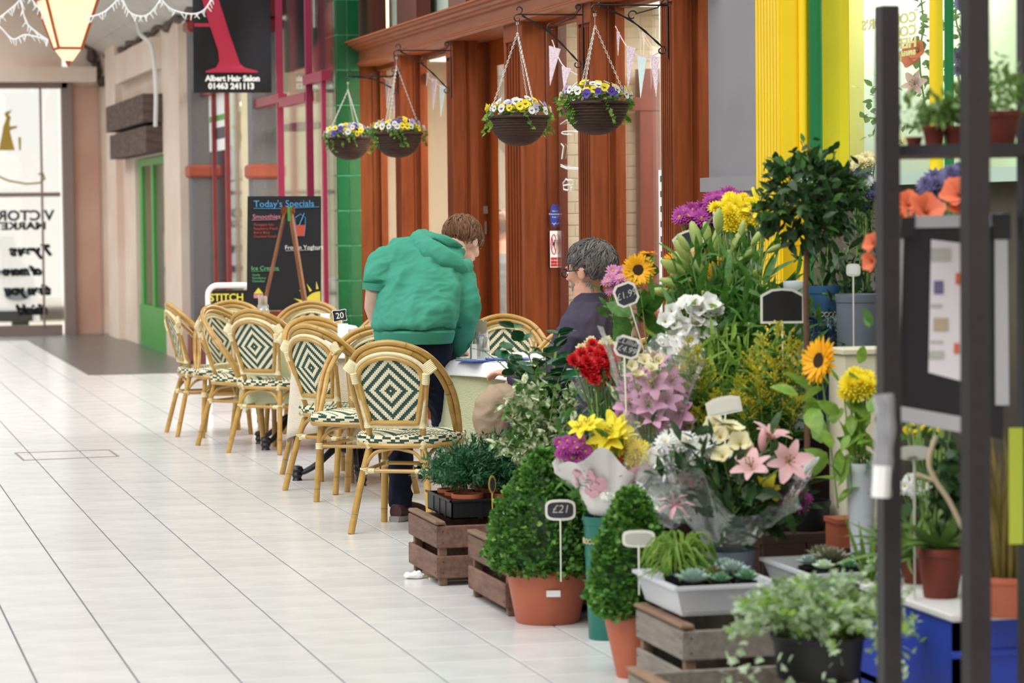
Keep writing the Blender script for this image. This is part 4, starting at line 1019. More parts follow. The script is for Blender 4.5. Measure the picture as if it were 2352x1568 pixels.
# ================================================================== tables, cloths and what lies on them
mat('cloth_green', 'cdd0ab', .9, 'c3c79f', 6, bump=.5, bsc=160); mat('cloth_white', 'f3f3f4', .85, 'ededf0', 3); mat('cloth_pink', 'e3d8c6', .9, 'dacdb9', 6, bump=.5, bsc=160)
mat('menu_blue', '3d5aa8', .5, '6f86c4', 14); mat('kraft', 'b9aa94', .8); mat('jar_glass', 'e8efee', .05, trans=.9); mat('paper', 'f4f2ee', .7)
glassmat('jarglass', (.93, .96, .96), .25, op=.12)
def cloth(name, R0, ztop, hem, mt, par, square=True, amp=.03, nf=9, seed=1, corner=.07, rot=.6, drop_only=False):
    rs = random.Random(seed); N = 144; mb = MB(); vs = []
    ph = [rs.uniform(0, 6.28) for _ in range(3)]
    rows = [0, .35, .7, .93, 1.0] + [1.0]*9
    for i, k in enumerate(rows):
        for j in range(N):
            q = 2*PI*j/N
            h_ = ztop-hem
            if square: c4 = abs(math.cos(2*(q+rot)))**1.0; drop = h_*.86 + corner*(1-c4)**1.5
            else: drop = h_
            if i <= 4: r_ = R0*k; z = ztop - (.004 if i == 4 else 0)
            else:
                t = (i-4)/9; f = math.sin(nf*q+ph[0])*.6 + math.sin((nf*2-3)*q+ph[1])*.3 + math.sin(5*q+ph[2])*.3
                r_ = R0 + .008 + (amp*f*t**.8 + .02*t); z = ztop - .004 - drop*t
            vs.append((r_*math.cos(q), r_*math.sin(q), z))
    fs = [(i*N+j, i*N+(j+1) % N, (i+1)*N+(j+1) % N, (i+1)*N+j) for i in range(1, len(rows)-1) for j in range(N)]
    fs = [tuple(range(N, 2*N))] + [f for f in fs]
    mb.add(vs, fs)
    o = obj(name, mb, mt, par, ang=60); o.modifiers.new('s', 'SOLIDIFY').thickness = .002; return o
def table(px, D, R0, label, cl_label, tp_label, mt, hem, seed, top=None):
    p = PD(px, 700, D); loc = V((p.x, p.y, 0))
    t = thing('pedestal_table', label, 'table', loc, group=None)
    mb = MB(); mb.lathe([(0, .70), (R0-.01, .70), (R0-.005, .705), (R0-.005, .722), (0, .722)], 40); obj('tabletop', mb, 'old_wood', t)
    mb = MB(); mb.lathe([(.0, .08), (.05, .08), (.055, .12), (.03, .16), (.025, .3), (.035, .34), (.022, .38), (.022, .62), (.05, .66), (.12, .7), (0, .7)], 18); obj('column', mb, 'iron', t)
    for k in range(4):
        q = seed*.7 + k*PI/2; d = V((math.cos(q), math.sin(q), 0)); mb = MB()
        mb.tube(catmull([d*.03+UP*.14, d*.12+UP*.17, d*.22+UP*.09, d*.3+UP*.045, d*.335+UP*.05], 5), [.022-.0005*i for i in range(21)], 8)
        mb.lathe([(0, 0), (.028, 0), (.022, .014), (.03, .03), (.024, .045), (.034, .06), (.026, .075), (.012, .08)], 12, c=d*.335)
        obj('foot', mb, 'iron', t)
    c = cloth('tablecloth', R0+.004, .727, hem, mt, None, seed=seed, rot=seed*.5); c.location = loc; tag(c, cl_label, 'tablecloth')
    c2 = cloth('table_topper', R0+.012, .7315, .66, 'cloth_white', None, seed=seed+5, amp=.012, rot=.2+seed, corner=.05); c2.location = loc; tag(c2, tp_label, 'tablecloth')
    return loc
def jar(px, D, z, label, card=True, sc=1.0):
    p = PD(px, 700, D); t = thing('mason_jar', label, 'jar', (p.x, p.y, z))
    mb = MB(); mb.lathe([(.0, 0), (.036, 0), (.041, .008), (.041, .085), (.036, .098), (.034, .102), (.036, .105), (.036, .125), (.033, .126), (.033, .104), (.038, .084), (.038, .01), (0, .006)], 20); obj('glass', mb, 'jarglass', t)
    rs = random.Random(int(px))
    for k in range(5):
        q = rs.uniform(0, 6.28); mb = MB(); mb.tube([(0.012*math.cos(q), .012*math.sin(q), .01), (.028*math.cos(q), .028*math.sin(q), .15+.02*rs.random())], .004, 6, flat=.5); obj('cutlery', mb, 'frame_grey', t)
    if card:
        for k in range(2):
            mb = MB(); prof = [(-.026, 0), (.026, 0), (.028, .085), (.018, .09), (.012, .084), (.0, .092), (-.012, .086), (-.022, .098), (-.027, .092)]
            mb.prism([(x, z_+.09) for x, z_ in prof], .004, M=RZ(-.2+.35*k) @ T(0, -.006+.012*k, 0)); obj('napkin', mb, 'kraft' if k == 0 else 'paper', t)
    return t
TZ = .733
t1 = table(688, 16.75, .33, 'small iron pedestal table beneath the far green cloth', 'pale green tablecloth hanging behind the third chair', 'white square topper on the far green tablecloth', 'cloth_green', .22, 1)
t2 = table(822, 14.6, .33, 'small iron pedestal table under the cream cloth and the number 20 sign', 'cream tablecloth hanging behind the nearest chair', 'white topper under the number 20 sign', 'cloth_pink', .2, 2)
t3 = table(1235, 12.95, .46, 'round pedestal table the two men are at', 'pale green tablecloth falling beside the seated man', 'white topper under the blue menus', 'cloth_green', .12, 4)
jar(604, 17.0, TZ, 'glass jar with cutlery and white napkins left of the chalkboard')
jar(1104, 12.85, TZ, 'glass jar with cutlery and brown paper napkins on the table by the seated man')
# table number 20: bottle, menu card, little scalloped slate
p = PD(787, 700, 14.65); t = thing('table_number', 'small black scalloped sign chalked with number 20 standing over a menu card', 'sign', (p.x, p.y, TZ))
mb = MB(); mb.cbx(-.028, .028, -.012, .012, 0, .008); mb.tube([(0, 0, 0), (0, 0, .12)], .003, 6); obj('stand', mb, 'frame_grey', t)
mb = MB(); sc = [(-.036, .118), (-.03, .113), (0, .117), (.03, .113), (.036, .118), (.033, .13), (.033, .15), (.037, .166), (.03, .17), (0, .168), (-.03, .172), (-.037, .166), (-.034, .15), (-.034, .13)]
M_ = Matrix.Rotation(-.12, 4, 'Y'); mb.prism([(x*1.08, (z-.143)*1.14+.143) for x, z in sc], .003, M=T(0, -.0005, 0) @ M_); obj('rim', mb, 'paper', t)
mb = MB(); mb.prism(sc, .003, M=T(0, -.002, 0) @ M_); bd = obj('slate', mb, 'black', t)
tx = textmb('20', .045, ext=.0004); place(tx, M_ @ T(0, -.0035, .127)); obj('number', tx, 'white', bd)
t = thing('menu_card', 'white menu card with coloured squares standing under the number 20', 'card', (p.x-.01, p.y-.05, TZ))
mb = MB(); mb.bx(-.028, .028, 0, .002, 0, .1); obj('card', mb, 'paper', t)
for k, c_ in enumerate(('crimson', 'band_red', 'yellow_paint', 'brown_wood')): mb = MB(); mb.bx(-.02+k*.011, -.011+k*.011, -.001, 0, .01, .022); obj('square', mb, c_, t)
p = PD(747, 700, 16.9); mb = MB(); mb.lathe([(0, 0), (.024, 0), (.03, .07), (.028, .07), (.022, .004), (0, .004)], 20); t = obj('paper_cup', mb, 'white', loc=(p.x, p.y, TZ)); tag(t, 'white cup on the far green clothed table', 'cup')
# menus
for k, (px, D, rz) in enumerate(((1105, 12.62, .3), (1165, 12.66, -.15))):
    p = PD(px, 700, D); mb = MB(); mb.bx(-.1, .1, -.07, .07, 0, .002); mb.bx(-.1, .0, -.068, .066, .003, .0045)
    t = obj('leaflet', mb, 'menu_blue', loc=(p.x, p.y, TZ+.001+k*.005)); t.rotation_euler = (0, 0, rz); tag(t, ['blue folded leaflet lying below the jar', 'blue and white leaflet beside the jar, nearer the seated man'][k], 'leaflet')
p = PD(1072, 700, 13.1); mb = MB(); mb.add([(-.06, -.05, 0), (.06, -.05, 0), (.06, .05, 0), (-.06, .05, 0), (0, 0, .055), (-.06, 0, .05)], [(0, 1, 4), (1, 2, 4), (2, 3, 4), (3, 5, 4), (5, 0, 4), (3, 0, 5), (3, 2, 1, 0)]); t = obj('napkin', mb, 'paper', loc=(p.x, p.y, TZ)); tag(t, 'folded white napkin left of the jar', 'napkin')
p = PD(1086, 700, 12.8); mb = MB(); mb.cbx(-.012, .012, -.02, .02, 0, .07, .002); t = obj('salt_block', mb, 'paper', loc=(p.x, p.y, TZ)); tag(t, 'small white shaker block touching the jar', 'shaker')
# ------------------------------------------------------------------ chalkboard and easel
mat('chalk_blue', '5aa6d8', .9); mat('chalk_pink', 'd8899c', .9); mat('chalk_red', 'c2503a', .9); mat('chalk_green', '6fc08a', .9); mat('chalk_yellow', 'e8d84a', .9); mat('board_black', '15161a', .7)
DB = 18.6
def bpix(px, py): return PD(px, py, DB)
A, B_, Cc = bpix(568, 712), bpix(740, 712), bpix(742, 450)
t = thing('chalkboard', 'tall black chalkboard reading Todays Specials with a chalked sun and drink', 'chalkboard', (bpix(655, 712).x, bpix(655, 712).y+.03, 0))
k = DB/F
def bl(px, py): return ((px-655)*k, (715-py)*k)      # board plane, metres from its foot
zf = bpix(655, 715).z
th_ = math.atan2(RGT.y, RGT.x); BM = RZ(th_) @ T(0, 0, zf)
mb = MB(); mb.prism([bl(568, 712), bl(739, 712), bl(743, 451), bl(574, 450)], .02, M=BM); mb.bx(-.2, -.16, .02, .05, -zf, .1, M=BM); mb.bx(.16, .2, .02, .05, -zf, .1, M=BM); bd = obj('board', mb, 'board_black', t)
mb = MB(); mb.bx(bl(592, 0)[0], bl(702, 0)[0], -.02, .0, -.05, .0, M=BM); obj('ledge', mb, 'brown_wood', t)
def chalk(s_, px, py, h, m_, al='LEFT', shear=0): tx = textmb(s_, h*k*1.38, align=al, shear=shear, ext=.0004); x, z = bl(px, py); place(tx, BM @ T(x, -.003, z)); obj('chalk_lettering', tx, m_, bd)
def cline(pts, m_, r_=1.3): 
    mb = MB(); mb.tube([BM @ V((bl(x, y)[0], -.003, bl(x, y)[1])) for x, y in pts], r_*k, 4, flat=.4); obj('chalk_line', mb, m_, bd)
chalk("Today's Specials", 588, 475, 15.5, 'chalk_blue'); cline([(588, 478), (650, 479), (738, 476)], 'chalk_blue')
chalk('Smoothies', 585, 502, 11, 'chalk_pink'); cline([(583, 505), (642, 504)], 'chalk_pink')
for i_, s_ in enumerate(('Pineapple Sun', 'Raspberry Peach', 'Berry Blast', 'Coconut Crush')): chalk(s_, 587, 518+i_*9, 6, 'chalk_red')
chalk('Frozen Yoghurt', 658, 573, 10, 'white'); cline([(660, 576), (738, 574)], 'white', .8)
chalk('Ice Creams', 580, 620, 10, 'chalk_green'); cline([(580, 623), (645, 621)], 'chalk_green', .8)
for i_, s_ in enumerate(('Vanilla', 'Strawberry', 'Chocolate')): chalk(s_, 582, 633+i_*7, 5, 'chalk_green')
mb = MB(); mb.prism([bl(684, 517), bl(705, 517), bl(703, 542), bl(687, 542)], .002, M=BM @ T(0, -.004, 0)); obj('drink_drawing', mb, 'chalk_red', bd); cline([(683, 500), (684, 517), (687, 543), (703, 543), (706, 517), (706, 500), (695, 492), (683, 500)], 'chalk_blue', .8); cline([(692, 518), (704, 490)], 'chalk_blue', 2)
mb = MB(); mb.prism([bl(585, 674), bl(607, 674), bl(596, 660)], .002, M=BM @ T(0, -.004, 0)); obj('cake_drawing', mb, 'chalk_yellow', bd)
mb = MB(); mb.prism([bl(585, 684), bl(607, 684), bl(607, 675), bl(585, 675)], .002, M=BM @ T(0, -.004, 0)); obj('cake_drawing', mb, 'chalk_pink', bd)
mb = MB(); sx, sz = 738, 710; pts = [bl(sx, sz)] + [bl(sx-40*math.cos(q*PI/20), sz-40*math.sin(q*PI/20)) for q in range(0, 11)][::-1]
mb.prism(pts[::-1], .002, M=BM @ T(0, -.004, 0)); obj('sun_drawing', mb, 'chalk_yellow', bd)
for q in (5, 22, 42, 62, 82):
    c, s_ = math.cos(R(q)), math.sin(R(q)); mb = MB(); mb.prism([bl(sx-46*c-3*s_, sz-46*s_+3*c), bl(sx-46*c+3*s_, sz-46*s_-3*c), bl(sx-64*c, sz-64*s_)] if q > 70 else [bl(sx-46*c+3*s_, sz-46*s_-3*c), bl(sx-46*c-3*s_, sz-46*s_+3*c), bl(sx-66*c, sz-66*s_)], .002, M=BM @ T(0, -.004, 0)); obj('sun_ray', mb, 'chalk_yellow', bd)
mat('easel_wood', '8a5838', .6, '6f4226', 8, stretch=(6, 6, 1)); DE = 18.2
ap = PD(661, 478, DE); t = thing('easel', 'brown wooden A shaped easel standing in front of the chalkboard', 'easel', (ap.x, ap.y, 0))
for px_, w_, nm in ((600, .016, 'leg'), (706, .026, 'leg')):
    f_ = PD(px_, 730, DE); top = ap + RGT*(-.012 if px_ < 650 else .014); foot = top + (f_-top)*(top.z/(top.z-f_.z)); mb = MB()
    mb.tube([top, foot], w_, 4, flat=.8 if px_ < 650 else .7); obj(nm, mb, 'easel_wood', t, world=True, smooth=False)
mb = MB(); mb.bx(-.045, .045, -.015, .015, -.035, .01, M=T(ap) @ RZ(th_)); obj('head_block', mb, 'brown_wood', t, world=True)
mb = MB(); mb.bx(.0, .028, -.018, -.015, -.085, .01, M=T(ap) @ RZ(th_)); obj('green_tag', mb, 'shop_green', t, world=True)
# pavement sign
DP = 19.6; p = PD(530, 700, DP); k = DP/F; t = thing('pavement_sign', 'white framed pavement sign reading STITCH IN beside the chalkboard', 'sign', (p.x, p.y, 0)); zf = 0
M_ = RZ(th_); z0 = PD(530, 655, DP).z; w_ = 52*k
mb = MB(); r_ = .07; c_ = [(-w_, 0), (-w_, z0-r_)] + [(-w_+r_-r_*math.cos(q*PI/12), z0-r_+r_*math.sin(q*PI/12)) for q in range(1, 6)] + [(-w_+r_, z0), (w_-r_, z0)] + [(w_-r_+r_*math.sin(q*PI/12), z0-r_+r_*math.cos(q*PI/12)) for q in range(1, 6)] + [(w_, z0-r_), (w_, 0)]
mb.tube([V((x, 0, z)) for x, z in c_], .02, 8, M=M_); obj('frame', mb, 'white', t)
mb = MB(); mb.cbx(-w_+.035, w_-.035, -.008, .008, .15, z0-.035, .003, M=M_); pn = obj('panel', mb, 'near_black', t)
tx = textmb('STITCH IN', 17*k*1.38, bold=.0015); place(tx, M_ @ T(.02, -.011, z0-.035-.022-17*k)); obj('lettering', tx, 'chalk_yellow', pn)
# ------------------------------------------------------------------ banner
Yb = YX(622, WS); p = PY(533, 100, Yb); kb = (p-CAM).dot(FWD)/F
t = thing('banner', 'black hanging banner with a huge red letter A and salon telephone number', 'banner', (p.x, Yb, PY(533, 213, Yb).z))
def bn(px, py): q = PY(px, py, Yb); return (q.x-p.x, q.z-t.location.z)
mb = MB(); x0, x1 = bn(443, 100)[0], bn(622, 100)[0]; zt_ = bn(533, -60)[1]; N = 24; vs = []
def wv(x, z): return .012*math.sin(x*9+z*2.2)+.01*math.sin(z*5-x*6)
for j in range(N+1):
    for i in range(N+1): x = x0+(x1-x0)*i/N; z = zt_*j/N; vs.append((x, wv(x, z), z))
mb.add(vs, [(j*(N+1)+i, j*(N+1)+i+1, (j+1)*(N+1)+i+1, (j+1)*(N+1)+i) for j in range(N) for i in range(N)]); mat('banner_black', '1b191d', .3); mat('banner_red', 'b32a45', .35); sh_ = obj('sheet', mb, 'banner_black', t)
Apoly = [(452, -60), (484, -60), (502, 0), (528, 80), (551, 145), (562, 155), (592, 163), (592, 167), (472, 167), (472, 163), (495, 156), (503, 142), (501, 118), (482, 62), (445, 62), (445, 54), (479, 54), (463, 0)]
mb = MB(); bmx = bmesh = None
pts = [bn(x, y) for x, y in Apoly]
import mathutils.geometry as MG
tri = MG.tessellate_polygon([[V((x, z, 0)) for x, z in pts]])
mb.add([(x, wv(x, z)-.012, z) for x, z in pts], [tuple(f) for f in tri]); obj('letter', mb, 'banner_red', sh_)
for s_, px_, py_, h_ in (('Albert Hair Salon', 534, 186, 12.5), ('01463 241113', 531, 204, 13)):
    tx = textmb(s_, h_*kb*1.42, bold=.003); x, z = bn(px_, py_); tx.v = [(a+x, b+wv(a+x, c+z)-.014, c+z) for a, b, c in tx.v]; obj('lettering', tx, 'white', sh_)
mb = MB(); mb.tube([(x0-.05, 0, zt_), (x1+.3, 0, zt_)], .015, 8); obj('pole', mb, 'iron', t)
# ------------------------------------------------------------------ lantern, fairy lights
DL = 22; t = thing('hanging_lantern', 'copper framed tapered lantern glowing warm at the top left', 'lantern', PD(156, 112, DL)); kl = DL/F
mat('copper', 'a8603f', .35, metal=.6); mat('lit_glass', 'ffcfa6', .4, emis=.9); mat('lit_core', 'ffe9cc', .4, emis=6)
def ring(hw, z, rot=.9): return [(hw*math.cos(rot+PI/2*i)*1.3, hw*math.sin(rot+PI/2*i)*1.3, z) for i in range(4)]
b0, b1 = ring(29*kl, 0), ring(66*kl, 115*kl); b2 = ring(10*kl, -28*kl)
for i in range(4):
    j = (i+1) % 4; mb = MB(); mb.add([b0[i], b0[j], b1[j], b1[i]], [(0, 1, 2, 3)]); obj('glass_pane', mb, 'lit_glass', t)
    mb = MB(); mb.tube([b0[i], b1[i]], .014, 6); mb.tube([b0[i], b0[j]], .012, 6); mb.tube([b1[i], b1[j]], .018, 6); obj('frame_bar', mb, 'copper', t)
mb = MB(); mb.add(b0+b2, [(i, (i+1) % 4, (i+1) % 4+4, i+4) for i in range(4)]); obj('lower_glass', mb, 'lit_glass', t)
mb = MB(); mb.lathe([(0, -42*kl), (4*kl, -36*kl), (7*kl, -28*kl), (6*kl, -20*kl), (10*kl, -16*kl), (0, -14*kl)], 12); obj('finial', mb, 'copper', t)
mb = MB(); mb.lathe([(88*kl, 115*kl), (70*kl, 140*kl), (30*kl, 175*kl), (20*kl, 200*kl), (4*kl, 215*kl), (4*kl, 700*kl), (0, 700*kl)], 4); obj('cap', mb, 'copper', t)
mb = MB(); mb.ball((0, 0, .2), .05, 10, 8); obj('bulb', mb, 'lit_core', t)
mb = MB(); DF = 21.0; rs = random.Random(3)
swags = [[(-40, 30), (0, 62), (30, 90), (60, 80), (110, 92)], [(0, 40), (25, 20), (45, 0), (55, -30)], [(48, 0), (60, 50), (85, 75), (110, 92)], [(66, -10), (90, 20), (100, 35)], [(200, 40), (235, 30), (265, 5), (280, -20)], [(278, -10), (295, 25), (320, 37), (345, 30), (372, -5)], [(365, -10), (392, 20), (440, 32), (470, 22), (490, -10)]]
mb2 = MB()
wl = []
for sw in swags:
    mb = MB(); pts = catmull([PD(x, y, DF) for x, y in sw], 8); mb.tube(pts, .006, 5); wl.append(mb)
    for q in range(0, len(pts), 2):
        a = V(pts[q]); d = V((rs.uniform(-1, 1), rs.uniform(-.3, .3), -1.1)).normalized(); mb2.tube([a, a+d*.05], [.006, .003], 5)
p = PD(250, 0, DF); t = thing('fairy_lights', 'swags of unlit white fairy lights across the top left', 'fairy lights', p)
for mb in wl: obj('wire', mb, 'white', t, world=True)
q_ = obj('bulbs', mb2, 'white', t, world=True); q_['kind'] = 'stuff'
# ================================================================== plant parts
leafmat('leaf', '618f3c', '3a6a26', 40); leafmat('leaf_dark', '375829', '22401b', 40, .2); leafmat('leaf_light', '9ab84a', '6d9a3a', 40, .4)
leafmat('leaf_vari', 'eeeec8', '4f7a38', 55, .3, contrast=.3); leafmat('leaf_glossy', '1d4a2a', '28603a', 20, .12, .22); leafmat('leaf_ivy_vari', 'cfdcbc', '7f9f6c', 35, .3, contrast=.5)
leafmat('conifer', '2f6a3c', '1f4f2e', 30, .2); leafmat('box_leaf', '5b8f38', '33631f', 30, .3); leafmat('box_leaf2', '8ab84c', '558c36', 30, .3); leafmat('blue_green', '9fc0ac', '7ba48c', 40, .2); leafmat('bronze_green', '6f7a4c', '4c5a36', 30, .2); leafmat('gold_leaf', 'ecd63a', 'b8b83a', 40, .4); leafmat('thistle', '8fa3a6', '6c8590', 40, .2)
for n_, a_, b_ in (('p_yellow', 'fdf046', 'f8e22c'), ('p_white', 'f7f6f2', 'e8e8e4'), ('p_purple', '6f52c4', '5a40a8'), ('p_lilac', 'b9a6dc', 'cdbfe6'), ('p_magenta', 'c655b0', 'a83c94'), ('p_pink', 'e6a4cc', 'd88cbc'), ('p_lilypink', 'f6cdcc', 'ecaeb4'), ('p_lilac_pink', 'e6b4d0', 'd89cc0'), ('p_red', 'ea3038', 'cc2028'), ('p_orange', 'f0641c', 'd84c10'), ('p_sun', 'ffca1a', 'fbb40c'), ('p_cream', 'f5efcf', 'ece0a8'), ('p_salmon', 'f28a60', 'e87850'), ('p_darkmag', '8a1a78', '6d1262'), ('p_lav', '8f86b0', '6f688f')): leafmat(n_, a_, b_, 60, .3, .6)
mat('sun_disc', '2a170c', .9, '4a2c12', 200, bump=.6); mat('disc_yellow', 'd9c21c', .8, 'b8a012', 200, bump=.4); mat('anther', 'a5602a', .8); mat('blotch', '3a1424', .8)
mat('soil', '33261e', .95, '4a382c', 60, bump=.6); mat('terracotta', 'b9633f', .75, 'c4714c', 8, bump=.08); mat('terra_plastic', 'bd6647', .5, 'b25c3e', 6); mat('wicker', '4c3226', .75, '33211a', 14, stretch=(1, 1, 6), contrast=.9, bump=.5, bsc=90); mat('chain', 'd8d6cf', .35, metal=.4)
def leaf_t(L=1.0, w=.35, bend=.15, fold=.12, n=4, tip=1.0):      # along +Y, face up +Z
    vs = []; fs = []
    for i in range(n+1):
        t = i/n; ww = w*math.sin(PI*min(1, t**.8*.93+.05))**.9 * (1 if i < n else 0) * .5; z = -bend*t*t
        vs += [(-ww, L*t, z+fold*ww), (0, L*t, z), (ww, L*t, z+fold*ww)]
    for i in range(n):
        a = i*3; fs += [(a, a+1, a+4, a+3), (a+1, a+2, a+5, a+4)]
    return vs, fs
def strap_t(L=1.0, w=.1, bend=.4, n=5):
    vs = []; fs = []
    for i in range(n+1):
        t = i/n; ww = w*.5*(1-t**3); vs += [(-ww, L*(t-.2*bend*t*t), -bend*t*t), (ww, L*(t-.2*bend*t*t), -bend*t*t)]
    return vs, [(2*i, 2*i+1, 2*i+3, 2*i+2) for i in range(n)]
ivy_v = [(0, 0, 0), (.18, -.1, 0), (.5, .05, -.03), (.3, .3, .02), (.42, .62, -.04), (.15, .6, .02), (0, 1, -.06), (-.15, .6, .02), (-.42, .62, -.04), (-.3, .3, .02), (-.5, .05, -.03), (-.18, -.1, 0)]
ivy_f = [(0, 1, 2, 3), (0, 3, 5), (3, 4, 5), (0, 5, 6, 7), (0, 7, 9), (9, 7, 8), (0, 9, 10, 11)]
oval_v, oval_f = leaf_t(1, .75, .1, .1, 3)
def mats_for(P, D_, S_, roll=.6, upb=None):        # positions, directions (+Y of template), sizes
    P = np.asarray(P, float); D_ = np.asarray(D_, float); S_ = np.asarray(S_, float)
    D_ = D_/np.linalg.norm(D_, axis=1, keepdims=True); k = len(P)
    up = np.tile((0, 0, 1.), (k, 1)) if upb is None else np.asarray(upb, float)
    up = up + rng.normal(0, roll, (k, 3)); x = np.cross(D_, up); x /= np.linalg.norm(x, axis=1, keepdims=True)+1e-9; z = np.cross(x, D_)
    M = np.zeros((k, 3, 4)); s_ = S_.reshape(-1, 1); M[:, :, 0] = x*s_; M[:, :, 1] = D_*s_; M[:, :, 2] = z*s_; M[:, :, 3] = P; return M
def foliage(name, P, D_, S_, mt, parent, tmpl=None, roll=.6, upb=None, mi=None):
    mb = MB(); tv, tf = tmpl or (oval_v, oval_f); mb.inst(tv, tf, mats_for(P, D_, S_, roll, upb), mi if mi is not None else 0)
    o = obj(name, mb, mt, parent, smooth=False); o['kind'] = 'stuff'; return o
# ---- flower heads: shared meshes, petals round +Z
FM = {}
def petal(mb, q, L, w, el, cur, mi=0, r0=.0, base=0, n=3, round_=.8):
    vs = []; fs = []
    for i in range(n+1):
        t = i/n; ww = w*.5*(math.sin(PI*(t*.75+.2))**round_ if i < n else .25); a = el+cur*t; x = r0+L*t*math.cos(el+cur*t*.5); z = base+L*t*math.sin(el+cur*t*.5)
        vs += [(x, -ww, z), (x, 0, z-.08*w), (x, ww, z)]
    for i in range(n): a = i*3; fs += [(a, a+1, a+4, a+3), (a+1, a+2, a+5, a+4)]
    mb.add(vs, fs, mi, Matrix.Rotation(q, 4, 'Z'))
def fmesh(name, build, mats_):
    mb = MB(); build(mb); me = bpy.data.meshes.new(name); me.from_pydata(mb.v, [], mb.f)
    for m in mats_: me.materials.append(MT[m])
    me.polygons.foreach_set('material_index', mb.m); me.polygons.foreach_set('use_smooth', [True]*len(me.polygons)); me.update(); FM[name] = (me, name); return me
def daisy(n, layers, w, disc, dr):
    def b(mb):
        for l in range(layers):
            for i in range(n): petal(mb, 2*PI*(i+.5*l)/n+random.uniform(-.08, .08), 1-l*.17, w, .1+l*.3+random.uniform(-.08, .1), -.25, 0, dr*.6, .02*l, 2)
        mb.lathe([(dr, -.02), (dr, .05+layers*.02), (dr*.6, .12+layers*.02), (0, .13+layers*.02)], 10, mi=1)
    return b
def pom(n, mi=0):            # dense chrysanthemum head
    def b(mb):
        for l in range(6):
            for i in range(max(5, n-l*2)): petal(mb, 2*PI*i/max(5, n-l*2)+l*.4, 1-l*.12, .32, -.1+l*.27, .35, 0, 0, l*.05, 2)
    return b
def lily(n=6):
    def b(mb):
        for i in range(6): petal(mb, 2*PI*i/6, 1.05 if i % 2 else 1.0, .6 if i % 2 else .44, .95, -1.15, 0, .03, 0, 5, .7)
        for i in range(6):
            q = 2*PI*i/6+.3; c, s = math.cos(q), math.sin(q); mb.tube([(0, 0, .1), (.12*c, .12*s, .45), (.22*c, .22*s, .6)], .014, 4, 2); mb.tube([(.2*c-.04*s, .2*s+.04*c, .6), (.2*c+.04*s, .2*s-.04*c, .62)], .03, 5, 3)
        mb.tube([(0, 0, .1), (.02, 0, .75)], .02, 5, 2)
    return b
def pansy(mb):
    for q, w, L in ((PI/2+.45, .8, .62), (PI/2-.45, .8, .62), (-.15+.1, .7, .55), (PI+.05, .7, .55), (-PI/2, .95, .62)): petal(mb, q, L, w, .25, -.2, 0, 0, .02*abs(math.sin(q)), 3, .5)
    for q in (-PI/2, -.1, PI+.1): petal(mb, q, .25, .22, .32, -.1, 1, .02, .03, 1, .5)
    mb.lathe([(.07, .04), (0, .09)], 6, mi=2)
def carn(mb):
    for l in range(4):
        for i in range(8-l): petal(mb, 2*PI*i/(8-l)+l, .9-l*.17, .7, .15+l*.4, .2, 0, 0, .06*l, 2, .3)
    mb.tube([(0, 0, -.6), (0, 0, 0)], [.12, .25], 6, 1)
def sunfl(mb):
    for l in range(3):
        for i in range(19): petal(mb, 2*PI*(i+l*.37)/19+random.uniform(-.05, .05), 1.0-l*.1+random.uniform(-.05, .05), .26, .05+.18*l+random.uniform(-.15, .15), -.1, 0, .3, .02*l, 3)
    mb.lathe([(.45, -.06), (.47, .04), (.36, .10), (.2, .07), (0, .09)], 18, mi=1)
    for i in range(12): petal(mb, 2*PI*i/12, .7, .3, -.3, -.2, 2, .1, -.08, 2)
def cup(mb):
    for l in range(2):
        for i in range(5): petal(mb, 2*PI*(i+.5*l)/5, 1-l*.12, .85, .95+.1*l, -.75, 0, .04, 0, 4, .4)
    mb.lathe([(.1, .1), (.08, .3), (0, .35)], 6, mi=1)
def bud(mb): mb.lathe([(0, 0), (.1, .1), (.17, .4), (.16, .7), (.08, .95), (0, 1.0)], 8, wob=lambda q, z: 1+.12*math.cos(3*q))
for c in ('yellow', 'white', 'purple', 'lilac'): fmesh('pansy_'+c, pansy, ['p_'+c, 'blotch', 'disc_yellow'])
for c in ('magenta', 'pink', 'yellow', 'white', 'lilac_pink'): fmesh('daisy_'+c, daisy(13, 3, .3, 0, .2), ['p_'+c, 'disc_yellow'])
for c in ('magenta', 'yellow', 'white', 'pink', 'lav', 'darkmag', 'cream'): fmesh('pom_'+c, pom(14), ['p_'+c])
for c in ('lilypink', 'yellow', 'salmon', 'lilac_pink', 'cream', 'orange'): fmesh('lily_'+c, lily(), ['p_'+c, 'leaf', 'leaf_light', 'anther'])
fmesh('carnation', carn, ['p_red', 'leaf']); fmesh('carnation_white', carn, ['p_cream', 'leaf']); fmesh('sunflower', sunfl, ['p_sun', 'sun_disc', 'leaf']); fmesh('lisianthus', cup, ['p_white', 'disc_yellow']); fmesh('gerbera', daisy(16, 2, .24, 0, .26), ['p_orange', 'sun_disc']); fmesh('alstroemeria', cup, ['p_cream', 'disc_yellow'])
leafmat('bud_green', 'cbd688', 'a9bb5e', 40, .3); fmesh('bud', bud, ['bud_green']); fmesh('bud_pink', bud, ['p_lilypink'])
fmesh('rose_orange', cup, ['p_orange', 'anther']); fmesh('poppy', cup, ['p_salmon', 'anther'])
def flower(parent, mesh, loc, d, s, spin=None, name='flower'):
    me = FM[mesh][0]; o = bpy.data.objects.new(name, me); C.objects.link(o); o.parent = parent
    M = frame((0, 0, 0), d).to_3x3(); M = M @ Matrix.Rotation(random.uniform(0, 6.28) if spin is None else spin, 3, 'Z')
    o.rotation_euler = M.to_euler(); o.location = loc; o.scale = (s, s, s); return o
def rdir(up=.5, spread=1.0):
    v = V((random.gauss(0, spread), random.gauss(0, spread), up+abs(random.gauss(0, .4)))); return v.normalized()
